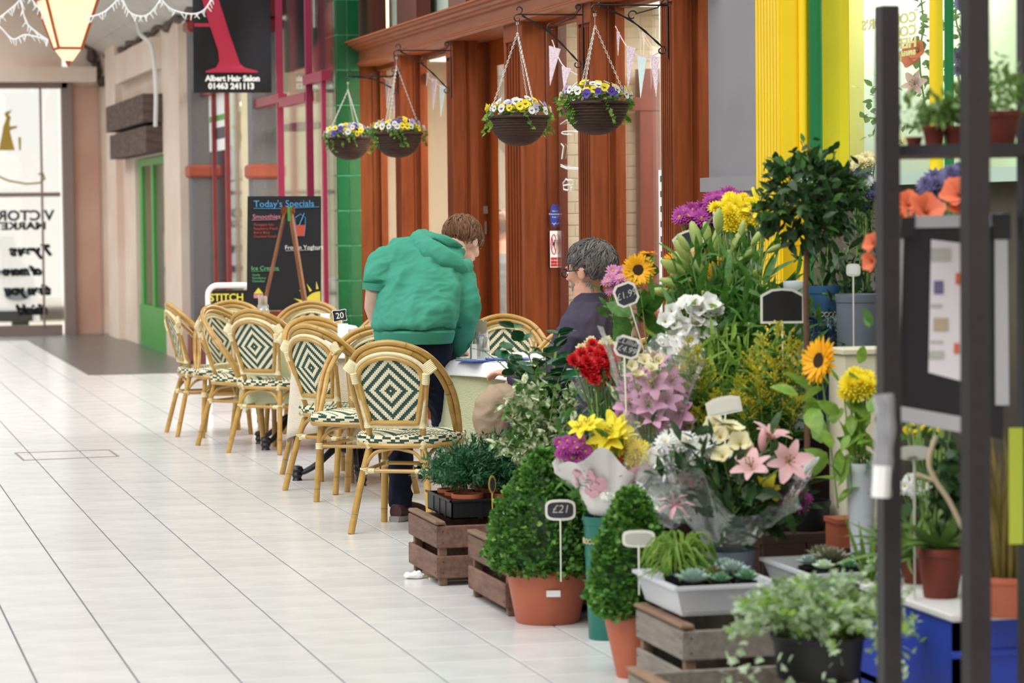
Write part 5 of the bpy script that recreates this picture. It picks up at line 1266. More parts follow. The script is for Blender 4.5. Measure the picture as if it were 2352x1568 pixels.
# ================================================================== hanging baskets and brackets
def wicker(mb, Rr, H):
    n = 40; rows = 15; prof = []
    for i in range(rows*2+1):
        t = i/(rows*2); a = t*PI/2*.97; prof.append((Rr*math.sin(a)**.85*(1.0 if i % 2 else .965)+.0001, -H*math.cos(a)**1.1))
    mb.lathe(prof, n, wob=lambda q, z: 1+.012*math.sin(q*7+z*90)+.01*math.sin(q*17-z*200))
    mb.tube([(Rr*1.01*math.cos(q*PI/18), Rr*1.01*math.sin(q*PI/18), .002) for q in range(36)], .008, 6, closed=True)
def chain_mb(a, b, s=.0125):
    mb = MB(); a, b = V(a), V(b); L = (b-a).length; n = int(L/s); d = (b-a).normalized(); x = d.cross(V((0, 0, 1))).normalized(); y = d.cross(x)
    for i in range(n):
        c = a+d*(i+.5)*L/n; u = x if i % 2 else y; mb.tube([c+d*math.cos(q*PI/3)*s*.62+u*math.sin(q*PI/3)*s*.36 for q in range(6)], .0017, 4, closed=True)
    return mb
def bracket(px_p, y_top, y_bot, px_tip, y_tip, label):
    top = PX(px_p, y_top, WC-.012); bot = PX(px_p, y_bot, WC-.012); tip = PY(px_tip, y_tip, top.y)
    t = thing('wall_bracket', label, 'bracket', (WC-.007, top.y, top.z)); H = bot.z-top.z; L = tip.x-(WC-.007)
    mb = MB(); mb.bx(-.005, 0, -.006, .006, H, .02); obj('back_plate', mb, 'iron', t)
    zb = -.05; mb = MB(); mb.tube([(-.004, 0, zb), (L, 0, zb)], .0045, 6); obj('arm', mb, 'iron', t)
    mb = MB(); mb.tube(catmull([(L+.02, 0, zb-.005), (L*.5, 0, H*.42), (-.03, 0, H*.82)], 8), [.0048+.0016*math.sin(i*1.9) for i in range(17)], 5); obj('diagonal_stay', mb, 'iron', t)
    def scroll(c, r, a0, turns, sgn=1):
        return [(c[0]+r*(1-.55*k/14)*math.cos(a0+sgn*turns*2*PI*k/14), 0, c[1]+r*(1-.55*k/14)*math.sin(a0+sgn*turns*2*PI*k/14)) for k in range(15)]
    mb = MB(); mb.tube(scroll((L+.004, zb+.024), .022, -PI/2, .8, 1), .0036, 6); obj('scroll', mb, 'iron', t)
    mb = MB(); mb.tube([(L+.004, 0, zb)]+scroll((L-.003, zb-.022), .022, PI/2, .75, 1), .0036, 6); obj('hook', mb, 'iron', t)
    mb = MB(); mb.tube(scroll((-.035, H*.82-.015), .022, PI/3, .85, -1), .0036, 6); obj('scroll', mb, 'iron', t)
    mb = MB(); a_ = V((-.006, 0, -.01)); pts = scroll((-.03, -.012), .018, 0, .7, 1)[::-1]+[(-.05, 0, zb-.01), (L*.45, 0, H*.3)]+scroll((L*.5, H*.33), .025, .6, .8, 1)
    mb.tube(pts, .0038, 6); obj('inner_scroll', mb, 'iron', t)
    return V((WC-.007+L-.004, top.y, top.z+zb-.042))
bask0 = None
def basket(hook, px, y_rim, label, seed):
    c = PY(px, y_rim, hook.y); c = V((hook.x, hook.y, c.z)); h = hook.z-c.z
    rs = random.Random(seed); random.seed(seed)
    t = thing('hanging_basket', label, 'hanging basket', c, group='flower baskets hung from the cafe front'); t.rotation_euler = (0, 0, 0)
    Rr = .155; mb = MB(); wicker(mb, Rr, .148); obj('wicker_bowl', mb, 'wicker', t)
    mb = MB(); mb.lathe([(Rr*.97, -.005), (Rr*.6, .02), (0, .03)], 20); obj('soil', mb, 'soil', t)
    for k in range(3):
        q = seed+2*PI*k/3; o = obj('chain', chain_mb((Rr*math.cos(q), Rr*math.sin(q), 0), (0, 0, h-.055)), 'chain', t); o['kind'] = 'stuff'
    mb = chain_mb((0, 0, h-.06), (0, 0, h-.005), .018); mb.tube([(.006*math.cos(q), 0, h-.006+.01*math.sin(q)) for q in np.linspace(-.5, 4, 8)], .002, 5); obj('hanger', mb, 'chain', t)
    cols = ['yellow', 'white', 'purple', 'white', 'yellow', 'lilac', 'white', 'yellow']
    for k in range(58):
        q = k*2.4; r_ = Rr*1.16*math.sqrt((k+.5)/58); z = .062*(1-(r_/(Rr*1.25))**2)+.03+rs.uniform(-.014, .016); d = V((math.cos(q)*r_*7, math.sin(q)*r_*7, .75)).normalized()
        if r_ > Rr*.8: d.z -= .35
        flower(t, 'pansy_'+cols[rs.randrange(8)], (r_*math.cos(q), r_*math.sin(q), z), d, rs.uniform(.03, .039), rs.uniform(-.4, .4), 'pansy')
    P, D_, S_ = [], [], []
    for k in range(150):
        q = rs.uniform(0, 6.28); r_ = Rr*rs.uniform(.3, 1.15); P.append((r_*math.cos(q), r_*math.sin(q), .035*(1-r_/Rr)+rs.uniform(0, .045))); D_.append((math.cos(q), math.sin(q), rs.uniform(-.4, .6))); S_.append(rs.uniform(.018, .034))
    foliage('leaves', P, D_, S_, 'leaf', t)
    P, D_, S_, MI = [], [], [], []
    for k in range(9):
        q = rs.choice([-.2, .3, PI+.2, PI-.3, PI/2*3, 0, PI*1.4])+rs.uniform(-.4, .4); L = rs.uniform(.05, .13)
        for i in range(int(L/.011)):
            s_ = i*.011; P.append(((Rr+.015+.012*math.sin(i))*math.cos(q+i*.03), (Rr+.015)*math.sin(q+i*.03), .02-s_)); D_.append((math.cos(q)+rs.uniform(-.9, .9), math.sin(q)+rs.uniform(-.9, .9), -.6)); S_.append(rs.uniform(.018, .032)); MI.append(rs.randrange(2))
    foliage('ivy', P, D_, S_, ['leaf', 'leaf_light'], t, (ivy_v, ivy_f), mi=MI)
    return t
for pp, yt, yb, pt, yti, pxb, yr, lb, lk, sd in ((912, 158, 215, 800, 160, 803, 318, 'black scrolled bracket next to the green tiled pilaster', 'leftmost hanging basket of pansies, against the green tiles', 1), (1034, 98, 225, 912, 128, 917, 308, 'black scrolled bracket left of the cafe door', 'second hanging basket from the left, small one beside the window', 2),
    (1337, 12, 170, 1190, 48, 1195, 270, 'black scrolled bracket on the pillar behind the grey-haired man', 'third hanging basket, with ivy trailing down its front', 3), (1532, -12, 135, 1368, 18, 1361, 238, 'black scrolled bracket on the rightmost brown pillar', 'rightmost and highest hanging basket of pansies', 4)):
    hk = bracket(pp, yt, yb, pt, yti, lb); basket(hk, pxb, yr, lk, sd)
# bunting
mat('flag_white', 'eee6ea', .9, 'd9b4c4', 120, contrast=.15); mat('flag_blue', 'cfe3e2', .9, 'dfeeee', 80)
for flags, st, lb, XX in ((((1262, 1288, 105, 1262, 197), (1291, 1312, 152, 1294, 206)), [(1268, 92), (1291, 148), (1326, 172)], 'string of floral bunting between the door pillar and the next', WC+.03),
    (((1417, 1424, 72, 1418, 128), (1440, 1460, 105, 1441, 205), (1465, 1486, 128, 1470, 225), (1493, 1514, 125, 1506, 222)), [(1413, 60), (1440, 108), (1468, 129), (1492, 131), (1518, 118)], 'string of floral bunting in the rightmost cafe window', WC+.1),
    (((972, 984, 165, 974, 225), (992, 1004, 180, 994, 252), (1010, 1024, 195, 1011, 268)), [(965, 160), (990, 182), (1012, 196), (1030, 192)], 'string of faded bunting in the window left of the door', WC+.17),
    (((886, 896, 180, 887, 250), (900, 910, 200, 904, 270)), [(880, 175), (898, 196), (912, 200)], 'string of bunting in the window nearest the green tiles', WC+.17)):
    P0 = PX(st[0][0], st[0][1], XX); t = thing('bunting', lb, 'bunting', P0)
    mb = MB(); mb.tube(catmull([PX(x, y, XX) for x, y in st], 5), .003, 5); obj('cord', mb, 'flag_white', t, world=True)
    for i, (xa, xb, y_, xt, yt_) in enumerate(flags):
        a, b, c = PX(xa, y_, XX), PX(xb, y_+(xb-xa)*.3, XX), PX(xt+2, yt_, XX); mb = MB(); mb.add([a, b, c, a+V((-.003, 0, 0)), b+V((-.003, 0, 0)), c+V((-.003, 0, 0))], [(0, 1, 2), (5, 4, 3), (0, 3, 4, 1), (1, 4, 5, 2), (2, 5, 3, 0)]); obj('flag', mb, 'flag_blue' if i % 2 == (0 if XX < WC+.05 else 0) and i else 'flag_white', t, world=True)
# plaque and no dogs notice on the return beside the door pillar
mat('sign_blue', '2f3f9a', .4); mat('sign_red', 'c4252e', .4)
yq = info[3][0]-.045; p = PY(1272, 495, yq); kq = (p-CAM).dot(FWD)/F
t = thing('plaque', 'blue oval plaque above the no dogs notice', 'plaque', p)
mb = MB(); mb.add([(8.2*kq*math.cos(q*PI/12), 0, 27*kq*math.sin(q*PI/12)) for q in range(24)]+[(8.2*kq*math.cos(q*PI/12), .004, 27*kq*math.sin(q*PI/12)) for q in range(24)], [tuple(range(24))]+[(i, i+24, (i+1) % 24+24, (i+1) % 24) for i in range(24)]); obj('plate', mb, 'sign_blue', t)
for i, s_ in enumerate(('Iain', 'Greenwood', 'Trail')): tx = textmb(s_, 5*kq, ext=.0003); obj('lettering', place(tx, T(0, -.002, (9-i*7)*kq)), 'paper', t)
mb = MB(); mb.tube([(4*kq*math.cos(q), -.002, -16*kq+3*kq*math.sin(q)) for q in np.linspace(PI, 2*PI, 7)], .0012, 4); mb.tube([(0, -.002, -19*kq), (0, -.002, -22*kq)], .0016, 4); obj('tree_mark', mb, 'paper', t)
p = PY(1272, 572, yq); t = thing('notice', 'white and red no dogs notice with a crossed out dog', 'sign', p)
mb = MB(); mb.bx(-8.5*kq, 8.5*kq, 0, .004, -42*kq, 42*kq); obj('plate', mb, 'white', t)
mb = MB(); mb.bx(-7.5*kq, 7.5*kq, -.001, 0, -40*kq, -19*kq); obj('red_panel', mb, 'sign_red', t)
tx = textmb('No dogs', 5*kq, ext=.0003); obj('lettering', place(tx, T(0, -.002, -27*kq)), 'white', t); tx = textmb('except guide dogs', 2.6*kq, ext=.0003); obj('lettering', place(tx, T(0, -.002, -34*kq)), 'white', t)
mb = MB(); mb.tube([(6.3*kq*math.cos(q*PI/12), -.001, 11*kq+24*kq*math.sin(q*PI/12)*.95) for q in range(24)], .0028, 4, closed=True); mb.tube([(-4.5*kq, -.001, 27*kq), (4.5*kq, -.001, -6*kq)], .0025, 4); obj('prohibition_ring', mb, 'sign_red', t)
mb = MB(); mb.prism([(x*kq, z*kq) for x, z in [(-3, 2), (-2.4, 2), (-2, 8), (1.5, 9), (1.8, 0), (2.5, 0), (2.8, 12), (3.6, 18), (4.2, 20), (2.6, 23), (1, 20), (1, 16), (-2.2, 14), (-3.6, 18), (-4, 17), (-3, 11)]], .001, M=T(0, -.0012, 0)); obj('dog_figure', mb, 'black', t)
# white window drawings of the cafe: cups and the last letter of its name
wd = bpy.data.objects['window_5']
def wline(pts, r_=.003): mb = MB(); mb.tube([PX(x, y, GP-.004) for x, y in pts], r_, 4); obj('drawing', mb, 'white', wd)
wline([(1289+20*(1-math.cos(q)), 305-4*math.sin(q)) for q in np.linspace(-1.3, 3.6, 12)]); wline([(1287, 285), (1300, 276), (1325, 272)]); wline([(1289, 330), (1294, 336), (1290, 365)]); wline([(1288, 378), (1300, 384), (1331, 385)]); wline([(1288, 382), (1302, 388), (1331, 389)])
wline([(1294, 426), (1305, 424), (1307, 415), (1300, 411), (1293, 420), (1295, 435), (1305, 437), (1312, 430)], .0045)
# ================================================================== flower stall
mat('crate_wood', '8f6b5a', .85, '503930', 5, stretch=(8, 1.2, 8), bump=.3, bsc=30, contrast=1, rnd=.12); mat('crate_grey', 'a0968a', .85, '6a6158', 5, stretch=(8, 1.2, 8), bump=.3, bsc=30, contrast=1, rnd=.1); mat('crate_top', '9a7b62', .85, '6e5342', 5, stretch=(8, 1.2, 8), bump=.3, bsc=30, contrast=1, rnd=.1); mat('nail', '3a2f2a', .6)
mat('black_plastic', '131416', .5); mat('white_tray', 'e4e4e8', .35, trans=.25); mat('bucket_green', '1f6a5c', .35); mat('bucket_blue', '3a5f86', .4); mat('bucket_grey', '737a88', .45); mat('bucket_white', 'dfe3ec', .4); mat('lace_gold', 'cbb98a', .5); mat('stall_dark', '3a1f18', .75, '2a1511', 4); mat('cream_board', 'dcd3b8', .7); mat('blue_crate', '1f3fa8', .45); mat('rack_metal', '332e30', .5, '3b3537', 6, metal=.2); mat('silver', 'c9c9cb', .35, metal=.6); mat('slate', '2a2a33', .7, '35353f', 12); mat('sign_cream', 'e8e3d6', .5); mat('tag_grey', 'b8b7ae', .6); mat('lime_card', 'b5c13a', .6); mat('leaflet_far', 'e6dfe2', .6); mat('slab', 'd9d6d2', .6); mat('stem_brown', '5a3f30', .8, '6b4c38', 10); mat('stem_green', '7d9a4a', .6); mat('wrap_paper', 'ece6e2', .6, 'e2dcd8', 4); mat('wrap_pink', 'dba6b0', .6); mat('wrap_line', '6a6a70', .7)
glassmat('cello', (.97, .97, .96), .1, .08, op=.06, opc=(.95, .95, .93), wob=18); glassmat('cello_green', (.88, .93, .88), .2, .1, op=.1, opc=(.75, .82, .76), wob=14)
mat('twig', 'b9a88c', .7)
# ------------------------------------------------------------------ crates: slats, rails and posts are parts
def crate(x, y, z, w, l, h, label, mt='crate_wood', rz=0, ns=2):     # x, y: corner nearest the camera on the aisle side
    t = thing('wooden_crate', label, 'crate', (x, y, z), rz)
    sh = (h-.035-.03*(ns-1))/ns; rs = random.Random(int(x*100+y*10)); pr = {}
    def part(nm, a, m_):
        mb = MB(); mb.cbx(*a, .004); o = obj(nm, mb, m_, t); o.rotation_euler = (0, 0, rs.uniform(-.006, .006)); return o
    for k in range(ns):
        z0 = .03+k*(sh+.03)
        part('slat', (0, .012, .0, l, z0, z0+sh), mt); part('slat', (w-.012, w, .0, l, z0, z0+sh), mt)
        part('slat', (.012, w-.012, 0, .014, z0, z0+sh), mt); part('slat', (.012, w-.012, l-.014, l, z0, z0+sh), mt)
    for a, b in ((.013, .015), (w-.043, .015), (.013, l-.045), (w-.043, l-.045)): part('corner_post', (a, a+.03, b, b+.03, 0, h), 'crate_top')
    part('top_rail', (-.004, .034, -.002, l+.002, h, h+.014), 'crate_top'); part('top_rail', (w-.034, w+.004, -.002, l+.002, h, h+.014), 'crate_top')
    n = 4
    for k in range(n): part('base_slat', (.014, w-.014, .02+k*(l-.04)/n+.006, .02+(k+1)*(l-.04)/n-.006, .03, .038), mt)
    mb = MB()
    for k in range(ns):
        z0 = .03+k*(sh+.03)
        for q in (.25, .75):
            for yy in (.02, l-.02): mb.lathe([(0, 0), (.003, 0), (.003, .001), (0, .0012)], 6, M=T(-.0005, yy, z0+sh*q) @ Matrix.Rotation(-PI/2, 4, 'Y'))
            for xx in (.025, w-.025): mb.lathe([(0, 0), (.003, 0), (.003, .001), (0, .0012)], 6, M=T(xx, -.0005, z0+sh*q) @ Matrix.Rotation(PI/2, 4, 'X'))
    o = obj('nail_heads', mb, 'nail', t); o['kind'] = 'stuff'
    return t
qa = G(1004, 1347); CA = crate(qa.x, qa.y, 0, .36, .50, .235, 'wooden slatted crate carrying the black tray of conifers')
qb = G(1187, 1418); CB = crate(qb.x-.035, qb.y+.02, 0, .36, .56, .235, 'wooden slatted crate left of the big terracotta pot')
qc = PD(1150, 1140, 10.9); CC_ = crate(qc.x-.03, qc.y, 0, .40, .45, .34, 'taller wooden crate behind the cone topiary, under the variegated plant', ns=3)
qd = PD(1568, 1458, 7.75); CD = crate(qd.x, qd.y, qd.z-.235-.014, .36, .46, .235, 'greyed wooden crate under the clear plastic tray', 'crate_grey')
CD.location.z = 0; CDz = .249
qe = PD(1790, 1562, 7.25); CE = crate(qe.x-.3, qe.y-.1, 0, .5, .5, .15, 'low rough crate in the bottom foreground beneath the ivy', 'crate_grey', ns=1)
CF = crate(3.02, 7.95, 0, .5, .42, .24, 'wooden crate under the second succulent tray', 'crate_wood')
# ------------------------------------------------------------------ pots and their plants
def pot_mb(r, h, lip=.18, tk=.006, taper=.72):
    mb = MB(); lh = h*lip
    mb.lathe([(0, 0), (r*taper*.96, 0), (r*taper, .004), (r*.94, h-lh), (r, h-lh+.002), (r*1.01, h-.003), (r*1.0, h), (r*1.0-tk, h), (r*.93-tk, h-lh), (r*.9-tk, h*.82), (0, h*.82)], 32); return mb
def pot(t, r, h, m_='terracotta', lip=.18, taper=.72, soil=True):
    o = obj('pot', pot_mb(r, h, lip, taper=taper), m_, t)
    if soil: mb = MB(); mb.lathe([(r*.9, h*.84), (r*.5, h*.87), (0, h*.86)], 20); obj('soil', mb, 'soil', t)
    return o
def conifer(x, y, z, s, label, seed, grp=None):
    t = thing('potted_conifer', label, 'potted plant', (x, y, z), group=grp); rs = np.random.default_rng(seed)
    pot(t, .052*s, .05*s, 'terracotta', .3)
    P, D_, S_ = [], [], []
    for k in range(90):
        q = rs.uniform(0, 6.28); e = rs.uniform(.3, 1.5); d = np.array((math.cos(q)*math.cos(e), math.sin(q)*math.cos(e), math.sin(e))); L = rs.uniform(.12, .165)*s
        for i in range(16):
            t_ = .25+.75*i/15; p = np.array((0, 0, .06*s))+d*L*t_ + rs.normal(0, .0025, 3)
            dd = d*.6+rs.normal(0, .55, 3); P.append(p); D_.append(dd); S_.append(rs.uniform(.018, .03)*s)
    tv, tf = strap_t(1, .22, .2, 2); foliage('foliage', P, D_, S_, 'conifer', t, (tv, tf)); return t
CAz = .249
def on(cr, u, v): return cr.location.x+u, cr.location.y+v
# black cell tray with conifers on crate A
tx_, ty_ = on(CA, .07, .045)
t = thing('cell_tray', 'black plastic carry tray full of little potted conifers', 'tray', (tx_, ty_, CAz)); mb = MB()
W_, L_ = .34, .42
mb.bx(0, W_, 0, .006, 0, .07); mb.bx(0, W_, L_-.006, L_, 0, .07); mb.bx(0, .006, 0, L_, 0, .07); mb.bx(W_-.006, W_, 0, L_, 0, .07); mb.bx(0, W_, 0, L_, 0, .005)
mb.cbx(-.008, W_+.008, -.008, .0, .064, .074, .002); mb.cbx(-.008, .0, -.008, L_+.008, .064, .074, .002); mb.cbx(W_, W_+.008, -.008, L_+.008, .064, .074, .002)
for k in range(1, 4): mb.bx(-.003, .01, k*L_/4-.01, k*L_/4+.01, 0, .065)
for k in range(1, 3): mb.bx(k*W_/3-.01, k*W_/3+.01, -.003, .01, 0, .065)
obj('tray_body', mb, 'black_plastic', t)
g_ = 'small conifers in the black tray'; k = 0
names = ['potted conifer at the near left of the black tray, its pot in full view', 'potted conifer at the near right of the black tray', 'potted conifer in the middle left of the black tray', 'potted conifer in the middle right of the black tray', 'potted conifer at the far left of the black tray', 'potted conifer at the far right of the black tray']
for j in range(3):
    for i in range(2): conifer(tx_+.08+i*.155, ty_+.07+j*.14, CAz+.03, [1.2, 1.15, 1.1, 1.3, 1.05, 1.2][k], names[k], k, g_); k += 1
# black tray of mini succulents on crate B
tx_, ty_ = on(CB, .08, .09)
t = thing('seedling_tray', 'black tray of tiny pots with pale succulents behind the cone topiary', 'tray', (tx_, ty_, CAz)); mb = MB(); W2, L2 = .26, .44
mb.bx(0, W2, 0, L2, 0, .004); mb.bx(0, W2, 0, .005, 0, .045); mb.bx(0, .005, 0, L2, 0, .045); mb.bx(W2-.005, W2, 0, L2, 0, .045); mb.bx(0, W2, L2-.005, L2, 0, .045); mb.cbx(-.006, W2+.006, -.006, 0, .04, .047, .002); mb.cbx(-.006, 0, -.006, L2+.006, .04, .047, .002)
obj('tray_body', mb, 'black_plastic', t)
leafmat('succ_white', 'e6efdc', 'b9d0a6', 40, .1); leafmat('succ_green', '86b08a', '5f8f6a', 40, .1); leafmat('succ_grey', 'b4c6bc', '93a8a0', 30, .1); leafmat('succ_red', '9a8a78', '6f7a5c', 25, .1)
def rosette(r, n=5, layers=4, w=.36, up=.2):
    P, D_, S_ = [], [], []
    for l in range(layers):
        for i in range(n+ (layers-l)*2):
            q = 2*PI*i/(n+(layers-l)*2)+l*.7; e = up+l*.32; P.append((0, 0, .004*l)); D_.append((math.cos(q)*math.cos(e), math.sin(q)*math.cos(e), math.sin(e))); S_.append(r*(1-l*.17))
    return P, D_, S_
sl_v, sl_f = leaf_t(1, .5, -.25, .5, 3)
sp0 = None
for j in range(6):
    for i in range(4):
        x, y = tx_+.035+i*.063, ty_+.04+j*.072
        if sp0 is None:
            sp0 = thing('mini_succulent', 'tiny terracotta potted pale succulent in the black tray on the crate', 'potted plant', (x, y, CAz+.006), group='tiny succulents in the seedling tray')
            pot(sp0, .026, .045, 'terracotta', .25, soil=False); P, D_, S_ = rosette(.03); P = [(a, b, c+.042) for a, b, c in P]; foliage('rosette', P, D_, S_, 'succ_white', sp0, (sl_v, sl_f), roll=.05)
        else: dup(sp0, (x, y, CAz+.006), random.random()*6, sp0['label'], sp0['group'])
# cone topiaries: small leaves over a shaped body
def topiary(px, D, z0, r, h, zp, label, pr, ph, m_, taper, mt2='box_leaf', n=5200, seed=1, base=0):
    p = PD(px, 1300, D); t = thing('cone_topiary', label, 'potted plant', (p.x, p.y, base)); rs = np.random.default_rng(seed)
    pot(t, pr, ph, m_, .13, taper)
    def rad(u): return r*float(np.interp(u, [0, .07, .17, .38, .57, .75, .9, 1], [.76, .9, 1, .93, .76, .52, .33, .08]))
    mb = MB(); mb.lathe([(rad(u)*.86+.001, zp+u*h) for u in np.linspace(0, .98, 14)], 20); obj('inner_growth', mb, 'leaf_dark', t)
    P, D_, S_ = [], [], []; MI = []
    for k in range(n):
        u = rs.uniform(0, 1)**1.25; q = rs.uniform(0, 6.28); bump = 1+.08*math.sin(5*q+u*9)+.06*math.sin(11*q-u*17); rr = rad(u)*bump*rs.uniform(.86, 1.04)+.004
        P.append((rr*math.cos(q), rr*math.sin(q), zp+u*h+rs.normal(0, .004))); D_.append((math.cos(q)*.8+rs.normal(0, .6), math.sin(q)*.8+rs.normal(0, .6), .55+rs.normal(0, .6))); S_.append(rs.uniform(.015, .026)); MI.append(0 if rs.random() < .72 else 1)
    foliage('leaves', P, D_, S_, [mt2, 'box_leaf2'], t, mi=MI); return t
tp1 = topiary(1257, 9.5, 0, .20, .42, .17, 'broad clipped box cone in the big terracotta pot with a white sticker', .150, .192, 'terra_plastic', .74, seed=2, n=5600)
mb = MB(); q = tp1.location; ds = (CAM-q); ds.z = 0; ds.normalize(); sd = V((-ds.y, ds.x, 0)); ap_ = q+ds*.139+UP*.115+sd*.02
mb.bx(-.024, .024, -.001, .0, -.011, .011, M=frame(ap_, UP, sd)); 
o = obj('sticker', mb, 'paper', tp1, world=True)
topiary(1452, 8.35, 0, .125, .38, .19, 'narrower box topiary in a tall terracotta pot, partly behind the greyed crate', .092, .205, 'terra_plastic', .55, seed=5, n=4200)
# variegated ficus on the tall crate
def ficus(px, D, zb, label, n, rx, rz, mats_, seed, s=(.03, .045), cz=.22, pr=.06):
    p = PD(px, 1000, D); t = thing('leafy_plant', label, 'potted plant', (p.x, p.y, zb)); rs = np.random.default_rng(seed); pot(t, pr, .09, 'terracotta', .2)
    P, D_, S_ = [], [], []; mb = MB()
    for b in range(26):
        q = rs.uniform(0, 6.28); e = rs.uniform(.1, 1.5); d = np.array((math.cos(q)*math.cos(e)*rx, math.sin(q)*math.cos(e)*rx, .07+math.sin(e)*rz)); pts = [np.array((0, 0, .08))*(1-u)+d*u*(1, 1, 1) + np.array((0, 0, .06*math.sin(u*2.6))) for u in np.linspace(0, 1, 7)]
        mb.tube([tuple(p_) for p_ in pts], .0022, 4)
        for i in range(n//26):
            u = rs.uniform(.3, 1.05); a = np.array(pts[min(6, int(u*6))])+rs.normal(0, .012, 3); P.append(a); o_ = rs.normal(0, .7, 3); D_.append(d/np.linalg.norm(d)*.7+o_+np.array((0, 0, -.3))); S_.append(rs.uniform(*s))
    obj('stems', mb, 'stem_green', t); t.children[-1]['kind'] = 'stuff'
    foliage('leaves', P, D_, S_, [mats_, 'leaf'], t, leaf_t(1, .5, .25, .1, 3), mi=[int(v > .62) for v in rs.random(len(P))]); return t
ficus(1252, 9.95, .345, 'weeping variegated fig with cream edged leaves on the tall crate', 1100, .21, .37, 'leaf_vari', 3, (.034, .058))
ficus(1200, 10.25, .355, 'small variegated plant in a little brown pot behind the cone topiary', 160, .07, .12, 'leaf_vari', 8, (.025, .04), pr=.03)
# ZZ plant: arching stems with glossy oval leaves
p = PD(1262, 1000, 10.5); t = thing('glossy_plant', 'dark glossy round leaved plant in front of the seated man', 'potted plant', (p.x, p.y, .34)); pot(t, .08, .12, 'black_plastic', .15); rs = random.Random(4); P, D_, S_ = [], [], []; mb = MB()
for k in range(15):
    q = rs.uniform(0, 6.28); L = rs.uniform(.1, .26); H = rs.uniform(.36, .53); pts = [V((L*u*u*math.cos(q), L*u*u*math.sin(q), .1+H*u*(1.15-.15*u*u))) for u in np.linspace(0, 1, 9)]; mb.tube(pts, [.006-.0005*i for i in range(9)], 5)
    for i in range(3, 9):
        for s_ in (-1, 1): d = (pts[i]-pts[i-1]).normalized(); sd = d.cross(V((rs.uniform(-.3, .3), rs.uniform(-.3, .3), 1))).normalized()*s_; P.append(pts[i]); D_.append(sd+d*.5); S_.append(rs.uniform(.055, .08))
o = obj('stems', mb, 'stem_green', t); o['kind'] = 'stuff'; foliage('leaves', P, D_, S_, 'leaf_glossy', t, leaf_t(1, .75, .1, .1, 4), roll=.3)
# ------------------------------------------------------------------ staging: dark benches behind the flowers
def bench(x0, x1, y0, y1, h, label):
    t = thing('display_bench', label, 'bench', (x0, y0, 0)); n = 5
    mb = MB(); mb.bx(0, x1-x0, 0, y1-y0, h-.03, h); obj('top', mb, 'stall_dark', t)
    for k in range(n): mb = MB(); mb.cbx(k*(x1-x0)/n+.003, (k+1)*(x1-x0)/n-.003, .0, .018, .0, h-.03, .003); obj('front_board', mb, 'stall_dark', t)
    for k in range(4): mb = MB(); mb.cbx(0, .018, .02+k*(y1-y0-.02)/4+.003, .02+(k+1)*(y1-y0-.02)/4-.003, 0, h-.03, .003); obj('side_board', mb, 'stall_dark', t)
    return t
B1 = bench(2.62, 3.80, 9.35, 10.4, .62, 'dark brown boarded display bench behind the flower buckets')
B2 = bench(3.02, 3.80, 8.55, 9.3, .34, 'low dark brown boarded display bench in front of the taller one')
# ------------------------------------------------------------------ buckets and cut flowers
def bucket(loc, r, h, m_, label, lace=False, taper=.78, grp=None):
    t = thing('flower_bucket', label, 'bucket', loc, group=grp); mb = MB()
    mb.lathe([(0, 0), (r*taper, 0), (r*.97, h-.03), (r*1.0, h-.028), (r*1.03, h-.004), (r*1.03, h), (r*.97, h), (r*.95, h-.02), (r*.9, h*.7), (0, h*.7)], 28); obj('body', mb, m_, t)
    if lace:
        mb = MB(); zz = h*.8; rr = r*(taper+(1-taper)*.8)+.002
        for k in range(26):
            q = 2*PI*k/26; c = V((rr*math.cos(q), rr*math.sin(q), zz)); M_ = frame(c, (math.cos(q), math.sin(q), 0), UP)
            mb.tube([M_ @ V((.008*math.cos(a), .008*math.sin(a), 0)) for a in np.linspace(0, 6.28, 7)[:-1]], .002, 4, closed=True)
        obj('lace_band', mb, 'lace_gold', t); t.children[-1]['kind'] = 'stuff'
    return t
def stems(t, base, tips, m_='stem_green', r_=.0028):
    mb = MB()
    for p in tips: b = V(base)+V((random.uniform(-.03, .03), random.uniform(-.03, .03), 0)); p = V(p); mb.tube([b, b.lerp(p, .6)+V((0, 0, .02)), p], r_, 4)
    o = obj('stems', mb, m_, t); o['kind'] = 'stuff'
def bunch(label, px, py, D, zb, heads, n_leaf, rl, mleaf, cat='flowers', name='flower_bunch', lsz=(.04, .08), ltm=None, hc=None, spread=.5):
    """heads: list of (mesh, px, py, dD, size, dir or None)"""
    p = PD(px, py, D); loc = V((p.x, p.y, zb)); t = thing(name, label, cat, loc); tips = []
    rs = np.random.default_rng(int(px)+int(py))
    for mesh, hx, hy, dD, s_, d in heads:
        q = PD(hx, hy, D+dD)-loc; tips.append(q); tocam = (CAM-(q+loc)).normalized()
        dd = (V(d) if d is not None else (tocam*random.uniform(.3, 1)+UP*random.uniform(.3, .9)+V((random.gauss(0, .25), random.gauss(0, .25), 0)))).normalized()
        if d == 'cam': dd = tocam
        flower(t, mesh, q, dd, s_)
    stems(t, (0, 0, .02), tips)
    if n_leaf:
        c = sum((V(q) for q in tips), V((0, 0, 0)))/len(tips); P, D_, S_ = [], [], []
        for k in range(n_leaf):
            tp_ = tips[rs.integers(len(tips))]; u = rs.uniform(.25, .93); a = V(tp_)*u + V(rs.normal(0, rl, 3)); P.append(tuple(a)); d = V(tp_).normalized()*.6+V(rs.normal(0, spread, 3)); D_.append(tuple(d)); S_.append(rs.uniform(*lsz))
        foliage('leaves', P, D_, S_, mleaf, t, ltm or leaf_t(1, .3, .2, .1, 3))
    return t
